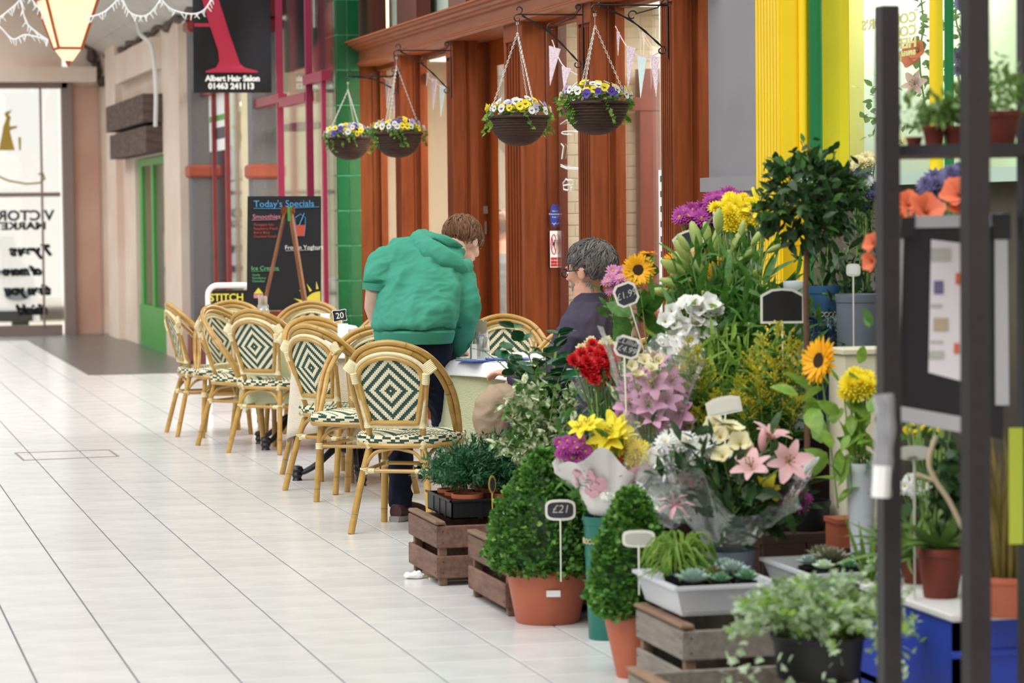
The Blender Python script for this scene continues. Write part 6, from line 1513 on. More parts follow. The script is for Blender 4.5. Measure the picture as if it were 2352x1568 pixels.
def cluster(mesh, cx_, cy_, rx_, ry_, n, s_, dD=.06, seed=0):
    rs = random.Random(seed+int(cx_)); out = []
    for k in range(n):
        q = k*2.4; r_ = math.sqrt((k+.5)/n); x = cx_+rx_*r_*math.cos(q)+rs.gauss(0, rx_*.06); y = cy_+ry_*r_*math.sin(q)+rs.gauss(0, ry_*.06)
        out.append((mesh, x, y, -dD+dD*2*(r_*abs(math.sin(q))) if y < cy_ else -dD+rs.uniform(0, .02), s_*rs.uniform(.85, 1.15), None))
    return out
mat_l = 'leaf'
# sunflowers
bunch('tall sunflowers beside the pink daisies and behind the white lisianthus', 1510, 760, 10.1, .66, [('sunflower', 1466, 620, 0, .05, tuple((FWD*-.8-RGT*.1+UP*.1))), ('sunflower', 1487, 583, .1, .03, (0, 0, 1)), ('sunflower', 1548, 600, .1, .034, (.2, -.5, .6)), ('sunflower', 1578, 580, .15, .038, (.1, -.3, .9)), ('sunflower', 1562, 640, .1, .036, (-.5, -.6, .2)), ('sunflower', 1650, 622, .05, .045, (.2, -1, .3))], 46, .03, 'leaf', name='sunflower_bunch', lsz=(.08, .14), ltm=leaf_t(1, .62, .35, .15, 4))
bucket((PD(1510, 760, 10.1).x, PD(1510, 760, 10.1).y, .62), .085, .2, 'black_plastic', 'black bucket holding the tall sunflowers')
# pink daisies
bunch('pale pink chrysanthemum spray right of the seated man', 1440, 700, 10.45, .7, cluster('daisy_pink', 1418, 640, 30, 26, 12, .026)+cluster('daisy_pink', 1408, 665, 14, 10, 4, .022), 60, .03, 'leaf')
bucket((PD(1440, 700, 10.45).x, PD(1440, 700, 10.45).y, .62), .07, .18, 'black_plastic', 'black bucket holding the pale pink chrysanthemums')
# magenta and yellow chrysanthemums
bunch('magenta chrysanthemums at the top left of the flower stall', 1640, 600, 10.9, .66, cluster('daisy_magenta', 1600, 495, 45, 24, 20, .034)+cluster('daisy_magenta', 1662, 460, 42, 18, 16, .033, seed=3), 90, .03, 'leaf_dark')
bucket((PD(1640, 600, 10.9).x, 10.25, .62), .09, .22, 'bucket_blue', 'blue bucket holding the magenta chrysanthemums')
bunch('bright yellow chrysanthemums next to the standing tree crown', 1715, 600, 10.3, .66, cluster('pom_yellow', 1700, 488, 58, 36, 30, .036)+cluster('lily_yellow', 1745, 480, 22, 20, 4, .05), 90, .03, 'leaf')
bucket((PD(1715, 600, 10.3).x, PD(1715, 600, 10.3).y, .62), .09, .22, 'bucket_grey', 'grey bucket holding the yellow chrysanthemums')
# green lily buds
hd = []
rs = random.Random(12)
for (x, y, dx, dz, s_) in ((1590, 585, -.6, .8, .12), (1575, 610, -.9, .5, .12), (1610, 560, -.3, 1, .13), (1640, 575, .1, 1, .12), (1555, 655, -1, .15, .11), (1650, 520, .0, 1, .11), (1680, 560, .4, .8, .1), (1600, 600, -.7, .5, .12), (1630, 545, -.2, 1, .1), (1725, 545, .5, .7, .08), (1700, 530, .2, 1, .08), (1565, 640, -.8, .3, .1), (1760, 560, .8, .4, .08), (1585, 560, -.6, .9, .09), (1660, 600, .2, .6, .1), (1690, 590, .6, .6, .09), (1620, 620, -.3, .6, .1)):
    v = RGT*dx+UP*dz-FWD*rs.uniform(0, .4); hd.append(('bud', x, y+20, rs.uniform(-.1, .15), s_*.92, tuple(v)))
bunch('green lilies in bud at the centre of the stall', 1660, 760, 9.9, .66, hd, 520, .045, ['leaf'], lsz=(.09, .15), ltm=leaf_t(1, .17, .35, .1, 4), spread=.6)
bucket((PD(1660, 760, 9.9).x, PD(1660, 760, 9.9).y, .62), .1, .2, 'black_plastic', 'black bucket holding the lilies in bud')
t = bunch('dense dark green lily foliage under the buds', 1700, 780, 9.75, .5, [('bud', x, y, 0, .05, None) for x, y in ((1620, 690), (1680, 650), (1740, 640), (1790, 680), (1760, 720))], 520, .075, 'leaf', lsz=(.09, .15), ltm=leaf_t(1, .2, .35, .1, 4), spread=.8)
# white lisianthus
bunch('white lisianthus blooms below the sunflowers', 1600, 860, 9.6, .36, cluster('lisianthus', 1585, 735, 66, 50, 20, .035)+cluster('lisianthus', 1545, 800, 30, 40, 7, .036)+cluster('lisianthus', 1625, 705, 34, 18, 5, .04), 200, .05, 'leaf_light', lsz=(.05, .09))
# goldenrod plumes
def plume(label, px, D, zb, tops, seed, zmin=.1):
    p = PD(px, 900, D); loc = V((p.x, p.y, zb)); t = thing('goldenrod', label, 'flowers', loc); rs = np.random.default_rng(seed); P, D_, S_, P2, D2, S2 = [], [], [], [], [], []; tips = []
    for x, y in tops:
        tip = PD(x, y, D+rs.uniform(-.12, .12))-loc; tips.append(tip)
        for b in range(34):
            u = rs.uniform(.74, 1.0); q = rs.uniform(0, 6.28); a = tip*u; L = .055*(1.02-u)/.26+.008
            for i in range(9): s_ = i/8; P.append((a.x+L*s_*math.cos(q)+rs.normal(0, .002), a.y+L*s_*math.sin(q)+rs.normal(0, .002), a.z+L*s_*.8)); D_.append((math.cos(q), math.sin(q), 1.2)); S_.append(rs.uniform(.006, .011))
        for b in range(70):
            u = rs.uniform(.25, .9); q = rs.uniform(0, 6.28); a = tip*u; P2.append((a.x+rs.normal(0, .012), a.y+rs.normal(0, .012), a.z)); D2.append((math.cos(q), math.sin(q), .5)); S2.append(rs.uniform(.04, .075))
    stems(t, (0, 0, .02), tips); foliage('plumes', P, D_, S_, 'gold_leaf', t); foliage('leaves', P2, D2, S2, 'leaf', t, leaf_t(1, .2, .3, .1, 3)); return t
g = [(1580, 775), (1600, 800), (1565, 830), (1620, 830), (1590, 860), (1610, 895), (1575, 900), (1640, 900), (1600, 940)]
plume('left clump of yellow goldenrod beside the pink lilies', 1620, 9.35, .36, g, 3)
g = [(1720, 800), (1750, 770), (1785, 745), (1815, 760), (1840, 790), (1700, 860), (1740, 850), (1780, 830), (1820, 840), (1850, 860), (1760, 900), (1800, 890), (1835, 910), (1720, 920), (1690, 900)]
plume('right clump of yellow goldenrod beside the tree stem', 1775, 9.3, .36, g, 4)
t = bunch('pale green leafy stems between the two goldenrod clumps', 1680, 900, 9.45, .36, [('bud', x, y, 0, .03, None) for x, y in ((1650, 780), (1670, 760), (1700, 790), (1720, 750), (1655, 830), (1690, 850), (1740, 770))], 420, .05, 'leaf_light', lsz=(.07, .12), ltm=leaf_t(1, .14, .4, .1, 4), spread=.7)
bucket((PD(1640, 900, 9.42).x, PD(1640, 900, 9.42).y, .34), .11, .18, 'black_plastic', 'black bucket holding the left goldenrod clump')
bucket((PD(1775, 900, 9.3).x, PD(1775, 900, 9.3).y-.06, .34), .11, .18, 'black_plastic', 'black bucket holding the right goldenrod clump')
# thistle and lilac flowers by the blue buckets
p = PD(1870, 780, 9.9); t = thing('sea_holly', 'spiky grey blue sea holly in front of the blue buckets', 'flowers', (p.x, p.y, .64)); P, D_, S_ = [], [], []; rs = np.random.default_rng(9)
for k in range(70):
    c = PD(rs.uniform(1790, 1960), rs.uniform(720, 800), 9.9+rs.uniform(-.1, .1))-t.location
    for i in range(9): P.append(tuple(c)); D_.append(rs.normal(0, 1, 3)+np.array((0, 0, .5))); S_.append(rs.uniform(.025, .045))
foliage('spikes', P, D_, S_, 'thistle', t, strap_t(1, .12, .1, 2)); stems(t, (0, 0, .0), [PD(x, 770, 9.9)-t.location for x in (1800, 1840, 1880, 1930)])
bunch('lilac and white flower heads right of the standing tree crown', 1980, 520, 10.2, .84, cluster('pom_lav', 1972, 400, 24, 16, 7, .03)+cluster('pom_cream', 1990, 372, 24, 12, 7, .03)+cluster('pom_lav', 1985, 440, 26, 34, 12, .028)+cluster('pom_white', 1990, 415, 10, 12, 3, .028), 160, .04, 'leaf_dark')
for px, D, r_, h, m_, lb, lc in ((1888, 10.0, .07, .26, 'bucket_blue', 'left blue bucket with a lace band', 1), (1918, 10.12, .06, .25, 'bucket_blue', 'right blue bucket with a lace band', 1), (1968, 9.75, .075, .27, 'bucket_grey', 'grey blue bucket beside the rack post', 0)):
    p = PD(px, 700, D); zt_ = PD(px, 655 if m_ == 'bucket_blue' else 675, D).z; bucket((p.x, p.y, .62), r_, zt_-.62, m_, lb, lace=bool(lc), taper=.85)
p = PD(1828, 655, 9.85); bucket((p.x, p.y, .62), .045, PD(1828, 645, 9.85).z-.62, 'bucket_white', 'white bucket behind the blank black price board')
t = bunch('dark leaved plants standing in the blue buckets', 1925, 690, 10.0, .8, [('bud', x, y, 0, .02, None) for x, y in ((1880, 590), (1900, 560), (1930, 600), (1950, 560), (1970, 610), (1890, 630), (1940, 580))], 260, .06, 'leaf_dark', lsz=(.05, .09))
# standard tree
p = PD(1852, 900, 9.2); t = thing('standard_tree', 'standard bay tree with a ball crown on a tall bare stem', 'tree', (p.x, p.y, .34)); pot(t, .08, .1, 'black_plastic')
c = PD(1856, 455, 9.2)-t.location; mb = MB(); mb.tube([(0, 0, .1), (.004, 0, .5), (0, .002, .8), (c.x, c.y, c.z)], [.011, .01, .0095, .008], 10); obj('stem', mb, 'stem_brown', t)
P, D_, S_, MI = [], [], [], []; rs = np.random.default_rng(2); mb = MB()
for k in range(90):
    d = rs.normal(0, 1, 3); d /= np.linalg.norm(d); e = np.array(c)+d*np.array((.185, .185, .155))*rs.uniform(.7, 1.05); mb.tube([tuple(c*.97), tuple(np.array(c)*.3+e*.7), tuple(e)], .0022, 4)
    for i in range(13): a = e+rs.normal(0, .022, 3)-d*rs.uniform(0, .05); P.append(a); D_.append(d*.7+rs.normal(0, .7, 3)); S_.append(rs.uniform(.035, .055)); MI.append(0 if rs.random() < .85 else 1)
o = obj('branches', mb, 'stem_brown', t); o['kind'] = 'stuff'; foliage('leaves', P, D_, S_, ['leaf_dark', 'leaf'], t, leaf_t(1, .5, .2, .1, 3), mi=MI)
# ------------------------------------------------------------------ wrapped bouquets
def wrapcone(t, c0, axis, r0, r1, L, mt, name='wrapping', pts=6, seed=1, flare=.25, arc=(0, 6.283), ragged=.12, n=60, deco=None):
    M_ = frame(c0, axis); mb = MB(); vs = []; rs = random.Random(seed); ph = rs.random()*6; K = 9
    for i in range(K+1):
        u = i/K
        for j in range(n+1):
            q = arc[0]+(arc[1]-arc[0])*j/n; edge = 1+ragged*math.sin(pts*q/1+ph)+ragged*.5*math.sin(pts*2.3*q+ph*2)
            rr = r0+(r1-r0)*u**.9+flare*r1*max(0, u-.75)*2; rr *= 1+.06*math.sin(13*q+ph)*u+.04*math.sin(23*q)*u; zz = L*u*(edge if u > .5 else 1); vs.append((rr*math.cos(q), rr*math.sin(q), zz))
    mb.add(vs, [(i*(n+1)+j, i*(n+1)+j+1, (i+1)*(n+1)+j+1, (i+1)*(n+1)+j) for i in range(K) for j in range(n)], M=M_)
    o = obj(name, mb, mt, t, world=True, ang=180)
    if deco:
        for k in range(deco):
            q = rs.uniform(*arc); u = rs.uniform(.3, .9); rr = (r0+(r1-r0)*u**.9)*1.035; cc = V((rr*math.cos(q), rr*math.sin(q), L*u)); nrm = V((math.cos(q), math.sin(q), -.4)); mb = MB(); F_ = M_ @ frame(cc, nrm)
            for a in range(5): mb.ball((.015*math.cos(a*1.256), .015*math.sin(a*1.256), 0), (.014, .014, .001), 8, 4, M=F_)
            obj('printed_flower', mb, 'wrap_pink', t, world=True)
            mb = MB(); mb.tube([F_ @ V((0, 0, .001)), F_ @ V((-.02, .01, .001)), F_ @ V((-.05, .005, .001))], .0012, 4); obj('printed_stem', mb, 'wrap_line', t, world=True)
    return o
# bouquet in flowered paper
Db = 9.1
heads = cluster('daisy_magenta', 1318, 1030, 38, 28, 13, .026)+cluster('lily_yellow', 1345, 980, 12, 8, 2, .05)+cluster('lily_yellow', 1410, 1000, 25, 18, 4, .07)+cluster('pom_yellow', 1400, 1030, 28, 12, 6, .03)+cluster('pom_yellow', 1455, 1035, 26, 22, 8, .033)+[('gerbera', 1413, 1062, -.05, .036, (0, -.9, .5)), ('bud', 1370, 1005, 0, .07, (0, 0, 1)), ('bud', 1362, 1010, .02, .06, (-.2, 0, 1)), ('pom_cream', 1360, 1030, 0, .028, None)]
t = bunch('bouquet in white paper printed with pink flowers, with yellow lilies and magenta daisies', 1388, 1180, Db, .36, heads, 120, .03, 'leaf', name='bouquet', cat='bouquet')
wrapcone(t, PD(1395, 1178, Db), (0, -.05, 1), .06, .155, .19, 'wrap_paper', deco=26, pts=3, seed=4, ragged=.2)
wrapcone(t, PD(1450, 1150, Db-.05), (.35, 0, 1), .04, .1, .24, 'cello', name='clear_sheet', pts=2, seed=7, ragged=.15)
bp = PD(1393, 1200, Db); bucket((bp.x, bp.y, .0), .078, PD(1393, 1183, Db).z, 'bucket_green', 'green bucket with gold lace under the paper wrapped bouquet', lace=True, taper=.8)
# big cellophane bouquet with pink lilies
Dc = 8.6
heads = [('lily_lilypink', 1812, 1062, -.12, .075, tuple(-FWD+UP*.25)), ('lily_lilypink', 1728, 1078, -.12, .068, tuple(-FWD*.7-RGT*.3+UP*.8)), ('lily_lilypink', 1770, 1005, -.02, .07, tuple(RGT*.3+UP*.9-FWD*.2)), ('bud_pink', 1750, 1040, -.05, .08, (0, -.2, 1)),
    ('alstroemeria', 1680, 990, 0, .045, None), ('alstroemeria', 1655, 1005, .02, .04, None), ('alstroemeria', 1660, 1050, -.08, .042, None), ('alstroemeria', 1700, 1020, -.05, .045, None), ('alstroemeria', 1640, 980, .05, .04, None), ('alstroemeria', 1710, 1040, -.04, .04, None)]
heads += cluster('daisy_white', 1555, 1020, 32, 22, 8, .032)+cluster('daisy_white', 1605, 1030, 28, 20, 7, .032)+cluster('daisy_white', 1575, 1060, 20, 10, 3, .024)+cluster('daisy_magenta', 1822, 1135, 36, 26, 12, .03)+cluster('carnation', 1600, 1105, 20, 18, 5, .018)+[('lily_yellow', 1760, 1125, -.05, .05, None), ('lily_yellow', 1775, 1110, 0, .04, None)]
t = bunch('big bouquet in clear cellophane with pink lilies and white daisies', 1680, 1260, Dc, .42, heads, 420, .05, ['leaf_dark'], name='bouquet', cat='bouquet', lsz=(.05, .09), ltm=leaf_t(1, .4, .2, .1, 3))
wrapcone(t, PD(1672, 1262, Dc), (0, -.1, 1), .055, .235, .22, 'cello_green', pts=3, seed=9, ragged=.28, n=80)
wrapcone(t, PD(1560, 1200, Dc-.05), (-.7, 0, .8), .03, .12, .2, 'cello', name='outer_sheet', pts=2, seed=3, ragged=.2)
mb = MB(); bp = PD(1550, 1160, Dc-.2)
for k in range(7): q = k*.9; d = RGT*math.cos(q)+UP*math.sin(q)*.7-FWD*.3; mb.tube([bp, bp+d*.035+UP*.01, bp+d*.06], [.004, .012, .004], 6, flat=.25)
mb.tube([bp+RGT*.05, bp+RGT*.075-UP*.05], [.014, .01], 6, flat=.1); obj('ribbon_bow', mb, 'wrap_pink', t, world=True)
bp = PD(1672, 1270, Dc); bucket((bp.x, bp.y, .0), .085, PD(1672, 1262, Dc).z, 'bucket_grey', 'grey bucket under the big cellophane bouquet', taper=.8)
# pink lilies in cellophane behind
Dd = 9.3
heads = [('lily_lilac_pink', x, y, d_, s_, None) for x, y, d_, s_ in ((1510, 845, 0, .06), (1470, 870, 0, .06), (1500, 890, -.05, .065), (1540, 880, .0, .06), (1450, 935, -.05, .06), (1490, 940, -.08, .065), (1530, 925, -.05, .06), (1560, 950, -.03, .06), (1430, 960, -.02, .055), (1520, 975, -.05, .06), (1475, 830, .05, .05), (1555, 910, 0, .05), (1470, 905, -.02, .055), (1575, 985, 0, .05), (1440, 900, 0, .05), (1500, 965, -.1, .055))]+cluster('alstroemeria', 1480, 850, 40, 30, 6, .028)
t = bunch('cellophane wrapped bunch of pink lilies under the 4.99 price tag', 1500, 1040, Dd, .36, heads, 110, .04, 'leaf_vari', name='bouquet', cat='bouquet')
wrapcone(t, PD(1500, 1040, Dd), (0, -.05, 1), .07, .16, .36, 'cello', pts=3, seed=2, ragged=.18)
bp = PD(1500, 1045, Dd); bucket((bp.x, bp.y, 0), .085, PD(1500, 1045, Dd).z+.01, 'black_plastic', 'black bucket under the cellophane wrapped pink lilies')
# red and white carnations
heads = [(a, b, c, d-.1, e, f) for a, b, c, d, e, f in cluster('carnation', 1368, 830, 52, 40, 20, .032)]+cluster('carnation_white', 1375, 795, 44, 16, 12, .026)+cluster('carnation_white', 1430, 800, 30, 20, 6, .026)+cluster('carnation', 1390, 880, 16, 16, 4, .028)
t = bunch('red and white carnations in clear wrap beside the glossy plant', 1400, 940, 9.95, .36, heads, 90, .025, 'blue_green', name='bouquet', cat='bouquet', lsz=(.04, .08), ltm=leaf_t(1, .12, .2, .1, 3))
wrapcone(t, PD(1402, 965, 9.95), (-.05, -.05, 1), .045, .12, .15, 'cello', pts=3, seed=12, ragged=.12)
bp = PD(1402, 965, 9.95); bucket((bp.x, bp.y, 0), .08, PD(1402, 965, 9.95).z+.01, 'black_plastic', 'black bucket under the red and white carnations')
t = bunch('grey green foliage sprays beside the variegated fig', 1390, 1000, 9.7, .3, [('bud', x, y, 0, .02, None) for x, y in ((1360, 930), (1380, 960), (1400, 940), (1350, 980), (1395, 990), (1370, 900))], 260, .05, 'leaf_glossy', lsz=(.03, .05))
# low sunflower, yellow daisies, white bucket and cream stand at right
heads = [('sunflower', 1882, 828, 0, .062, tuple(-RGT*.75-FWD*.5+UP*.15))]; t = bunch('drooping sunflower beside the tree stem', 1935, 1000, 8.7, .45, heads, 14, .04, 'leaf_light', name='sunflower', lsz=(.08, .12), ltm=leaf_t(1, .6, .3, .1, 4))
t = bunch('yellow chrysanthemums in the white bucket', 1975, 1000, 8.6, .45, cluster('pom_yellow', 1975, 880, 28, 26, 10, .038)+cluster('pom_yellow', 1945, 900, 10, 10, 2, .03), 60, .04, 'leaf_light', lsz=(.05, .1), ltm=leaf_t(1, .55, .3, .1, 4))
bp = PD(1978, 1100, 8.6); bucket((bp.x, bp.y, .34), .048, PD(1978, 1062, 8.6).z-.34, 'bucket_white', 'tall white bucket of yellow chrysanthemums', taper=.72)
bp = PD(1990, 900, 9.15); t = thing('display_plinth', 'tall cream plinth behind the yellow chrysanthemums', 'plinth', (bp.x, bp.y, .34)); zt_ = PD(1990, 800, 9.15).z-.34; mb = MB(); mb.cbx(-.075, .1, 0, .15, 0, zt_-.02, .003); obj('body', mb, 'cream_board', t); mb = MB(); mb.cbx(-.085, .11, -.01, .16, zt_-.02, zt_, .003); obj('top', mb, 'cream_board', t)
# ------------------------------------------------------------------ clear trays of succulents
def tray(px, py, D, W_, L_, h, z, label):
    q = PD(px, py, D); t = thing('plastic_tray', label, 'tray', (q.x, q.y, z)); mb = MB(); e = .022
    def ringv(o_, zz): return [(o_, o_, zz), (W_-o_, o_, zz), (W_-o_, L_-o_, zz), (o_, L_-o_, zz)]
    vs = ringv(e, 0)+ringv(0, h-.012)+ringv(-.01, h-.01)+ringv(-.01, h)+ringv(.004, h)+ringv(e+.006, .006)
    fs = [(3, 2, 1, 0), (20, 21, 22, 23)]+[(k*4+i, k*4+(i+1) % 4, k*4+4+(i+1) % 4, k*4+4+i) for k in range(5) for i in range(4)]; mb.add(vs, fs); obj('tray_body', mb, 'white_tray', t, ang=20)
    mb = MB()
    for k in range(1, 22): x = e+(W_-2*e)*k/22; mb.bx(x-.0012, x+.0012, e-.017*.5-.006, e-.004, .012, .014); 
    for j in range(6):
        zz = .015+j*(h-.03)/6; o_ = e-e*zz/h; mb.bx(e, W_-e, o_-.0015, o_, zz, zz+.003); mb.bx(o_-.0015, o_, e, L_-e, zz, zz+.003)
    for k in range(30):
        x = e+(W_-2*e)*k/30; mb.add([(x, e-.001, .012), (x+.003, e-.001, .012), (x+.003, .0, h-.02), (x, .0, h-.02)], [(0, 1, 2, 3)])
    o = obj('ribs', mb, 'white_tray', t); o['kind'] = 'stuff'
    mb = MB(); mb.bx(e+.01, W_-e-.01, e+.01, L_-e-.01, .008, h*.55); obj('gravel', mb, 'soil', t)
    return t, q
t, q = tray(1556, 1436, 7.78, .30, .40, .088, CDz+.015, 'clear plastic tray of succulents on the greyed crate')
TT1 = t
def succ(x, y, z, r, m_, label, seed, layers=4, n=5, pr=None, up=.2):
    t = thing('succulent', label, 'potted plant', (x, y, z), group=None); hp = .05
    pot(t, pr or .032, hp, 'black_plastic', .15, soil=True); P, D_, S_ = rosette(r, n, layers, up=up); P = [(a, b, c+hp) for a, b, c in P]; foliage('rosette', P, D_, S_, m_, t, (sl_v, sl_f), roll=.05); return t
bx_, by_ = TT1.location.x, TT1.location.y; z1 = TT1.location.z+.035
for u, v, r, m_, lb in ((.07, .07, .062, 'succ_grey', 'big grey green rosette at the near left of the clear tray'), (.15, .06, .04, 'succ_green', 'dark green rosette at the near middle of the clear tray'), (.235, .08, .045, 'succ_green', 'green rosette at the near right of the clear tray'), (.16, .17, .05, 'succ_red', 'reddish spreading succulent in the middle of the clear tray'), (.235, .2, .06, 'succ_grey', 'pale spoon leaved succulent at the right of the clear tray'), (.17, .30, .05, 'succ_green', 'green rosette at the back of the clear tray'), (.25, .32, .05, 'succ_grey', 'grey rosette at the back right of the clear tray')):
    succ(bx_+u, by_+v, z1, r, m_, lb, 1)
# trailing noodle plant in a black pot
t = thing('trailing_plant', 'pale green stringy plant in a black pot in the clear tray', 'potted plant', (bx_+.075, by_+.2, z1)); pot(t, .055, .075, 'black_plastic', .15); mb = MB(); rs = random.Random(5)
for k in range(110):
    q_ = rs.uniform(0, 6.28); L = rs.uniform(.05, .135); H = rs.uniform(.01, .1); mb.tube([(L*u*math.cos(q_+u*.5), L*u*math.sin(q_+u*.5), .07+H*math.sin(u*2.6)*1.3-.03*u*u) for u in np.linspace(.1, 1, 6)], [.0028, .003, .003, .0028, .0025, .001], 5)
o = obj('strands', mb, 'leaf_light', t); o['kind'] = 'stuff'
t, q = tray(1862, 1372, 8.15, .30, .42, .075, CF.location.z+.249+.01, 'second clear tray of succulents behind the ivy'); TT2 = t; t.location.x -= 0.0
k = 0
lbs = ['mint green rosette at the near left of the second tray', 'mint green rosette at the near middle of the second tray', 'mint green rosette at the near right of the second tray', 'red centred starry succulent in the second tray', 'grey green rosette at the left edge of the second tray', 'green jade like succulent at the right of the second tray', 'small rosette at the back of the second tray']
for u, v, r, m_ in ((.06, .05, .04, 'succ_white'), (.14, .05, .04, 'succ_green'), (.23, .06, .045, 'succ_white'), (.13, .17, .075, 'succ_red'), (.05, .15, .045, 'succ_grey'), (.23, .18, .05, 'succ_green'), (.15, .3, .06, 'succ_red')): succ(TT2.location.x+u, TT2.location.y+v, TT2.location.z+.03, r, m_, lbs[k], 2); k += 1
# variegated ivy in a black trough
bp = PD(1880, 1530, 7.35); t = thing('potted_ivy', 'big variegated ivy spilling over a black pot in the foreground', 'potted plant', (bp.x, bp.y, .164)); mb = pot_mb(.13, .12, .12, taper=.85); obj('pot', mb, 'black_plastic', t)
rs = np.random.default_rng(6); P, D_, S_, MI = [], [], [], []; mb = MB()
for k in range(95):
    x = rs.uniform(1650, 2100); y = 1440+rs.normal(0, 40)-50*math.cos((x-1870)/230*1.4)+ (30 if x > 2000 else 0); tip = PD(x, y, 7.35+rs.uniform(-.28, .22))-t.location; b = V((rs.uniform(-.1, .1), rs.uniform(-.1, .1), .11)); m_ = b.lerp(tip, .5)+V((0, 0, .06)); pts = catmull([b, m_, tip], 6); mb.tube(pts, .0016, 4)
    for p_ in pts[2:]:
        for i in range(2): P.append(np.array(p_)+rs.normal(0, .012, 3)); D_.append(rs.normal(0, 1, 3)+np.array((0, -.4, .2))); S_.append(rs.uniform(.018, .034)); MI.append(0 if rs.random() < .75 else 1)
for x0_, y0_, n in ((1930, 1470, 9), (1680, 1500, 8), (1740, 1520, 10), (1700, 1480, 8), (2080, 1500, 7), (1800, 1500, 8)):
    for i in range(n): P.append(np.array(PD(x0_+rs.normal(0, 14), y0_+i*15, 7.1)-t.location)); D_.append(rs.normal(0, 1, 3)+np.array((0, 0, -1))); S_.append(rs.uniform(.02, .03)); MI.append(0)
o = obj('stems', mb, 'stem_green', t); o['kind'] = 'stuff'; foliage('ivy_leaves', P, D_, S_, ['leaf_ivy_vari', 'leaf_light'], t, (ivy_v, ivy_f), mi=MI)
# snake plant and square pot
bp = PD(1948, 1240, 8.75); t = thing('square_pot', 'square brown pot behind the second succulent tray', 'pot', (bp.x, bp.y, .34)); mb = MB(); mb.cbx(-.055, .055, -.055, .055, 0, .09, .003); mb.bx(-.06, .06, -.06, .06, .08, .095); obj('body', mb, 'terra_plastic', t)
bp = PD(1995, 1300, 8.0); t = thing('snake_plant', 'snake plant with yellow edged blades left of the rack post', 'potted plant', (bp.x, bp.y, .26)); pot(t, .05, .07, 'black_plastic'); mb = MB()
for dx, dz, w_ in ((-.075, .22, .02), (-.03, .2, .02), (.02, .2, .022), (.06, .16, .02)): mb.tube([(0, 0, .05), (dx*.6, 0, .05+dz*.6), (dx, 0, .05+dz)], [w_*.6, w_, .002], 6, flat=.15)
o = obj('blades', mb, 'leaf_light', t); o['kind'] = 'stuff'
# ------------------------------------------------------------------ price signs
def sign(px, py, D, w_, h_, zfoot, label, text=None, tilt=0, yaw=0, shape='round', face='slate', rim='sign_cream', stake=True, sdx=0, lh=.5):
    p = PD(px, py, D); t = thing('price_sign', label, 'sign', (p.x, p.y, p.z)); k = 12; pts = []
    if shape == 'round':
        for q in range(32):
            a = 2*PI*q/32; c, s_ = math.cos(a), math.sin(a); pts.append((w_/2*abs(c)**.45*(1 if c > 0 else -1), h_/2*abs(s_)**.45*(1 if s_ > 0 else -1)*(1+.12*(1-abs(c)))))
    elif shape == 'oct': pts = [(-w_/2, -h_*.3), (-w_/2, h_*.3), (-w_*.3, h_*.5), (w_*.3, h_*.5), (w_/2, h_*.3), (w_/2, -h_*.3), (w_*.3, -h_*.5), (-w_*.3, -h_*.5)]
    elif shape == 'oval': pts = [(w_/2*math.cos(q*PI/12), h_/2*math.sin(q*PI/12)) for q in range(24)]
    else: pts = [(-w_/2, -h_/2), (-w_/2, h_*.3), (-w_*.25, h_*.47), (0, h_/2), (w_*.25, h_*.47), (w_/2, h_*.3), (w_/2, -h_/2)]
    M_ = RZ(th_+yaw) @ Matrix.Rotation(tilt, 4, 'Y')
    mb = MB(); mb.prism(pts, .003, M=M_); obj('frame', mb, rim, t)
    mb = MB(); mb.prism([(x*(1-min(.3, .016/w_)), z*(1-min(.3, .016/h_))) for x, z in pts], .001, M=M_ @ T(0, -.0012, 0)); f_ = obj('face', mb, face, t)
    if stake:
        mb = MB(); b = V((sdx, .0, zfoot-p.z)); a = M_ @ V((0, .002, -h_/2+.002)); mb.tube([a, a.lerp(b, .5), b], [.0055, .0045, .004], 6, flat=.5); obj('stake', mb, rim, t)
    if text:
        for i, s_ in enumerate(text): tx = textmb(s_, h_*lh*1.2, ext=.0003, shear=.2); place(tx, M_ @ T(0, -.0018, h_*(.12 if len(text) > 1 else -.14)-i*h_*.36)); obj('chalk_lettering', tx, 'tag_grey' if face == 'slate' else face, f_)
    return t
sign(1287, 1171, 9.25, .103, .064, .17, 'white framed slate sign reading 21 pounds stuck in the box cone pot', ['£21'])
sign(1441, 797, 9.1, .085, .072, .5, 'octagonal chalk tag reading 4.99 over the pink lilies', ['E.Lilium', '£4.99'], shape='oct', tilt=.3, lh=.33)
sign(1438, 676, 9.9, .085, .085, .8, 'slate tag on a cream stake below the sunflower', ['£1.99'], shape='oct', tilt=-.35, sdx=.1, lh=.34)
sign(1580, 552, 10.2, .11, .075, .85, 'dark slate tag between magenta flowers and sunflowers', None, shape='arch', tilt=-.35, sdx=.15)
sign(1797, 702, 9.35, .15, .12, .55, 'blank black price board with arched top left of the tree stem', None, shape='arch', face='near_black')
sign(1662, 931, 8.95, .115, .06, .35, 'back of a cream price tag in front of the goldenrod', None, shape='arch', face='sign_cream', tilt=-.2)
sign(1467, 1237, 8.2, .098, .046, .27, 'grey price tag in front of the narrow topiary', None, face='tag_grey')
sign(1131, 1112, 10.25, .03, .068, .255, 'small oval gold rimmed tag right of the conifers', None, shape='oval', rim='gold', yaw=.5)
sign(1648, 500, 10.4, .035, .10, .8, 'clear plastic tag edge between magenta and yellow flowers', None, shape='oval', face='flag_blue')
sign(1960, 620, 9.6, .05, .04, .7, 'small white plant label beside the rack', None, shape='round', face='white', stake=True)
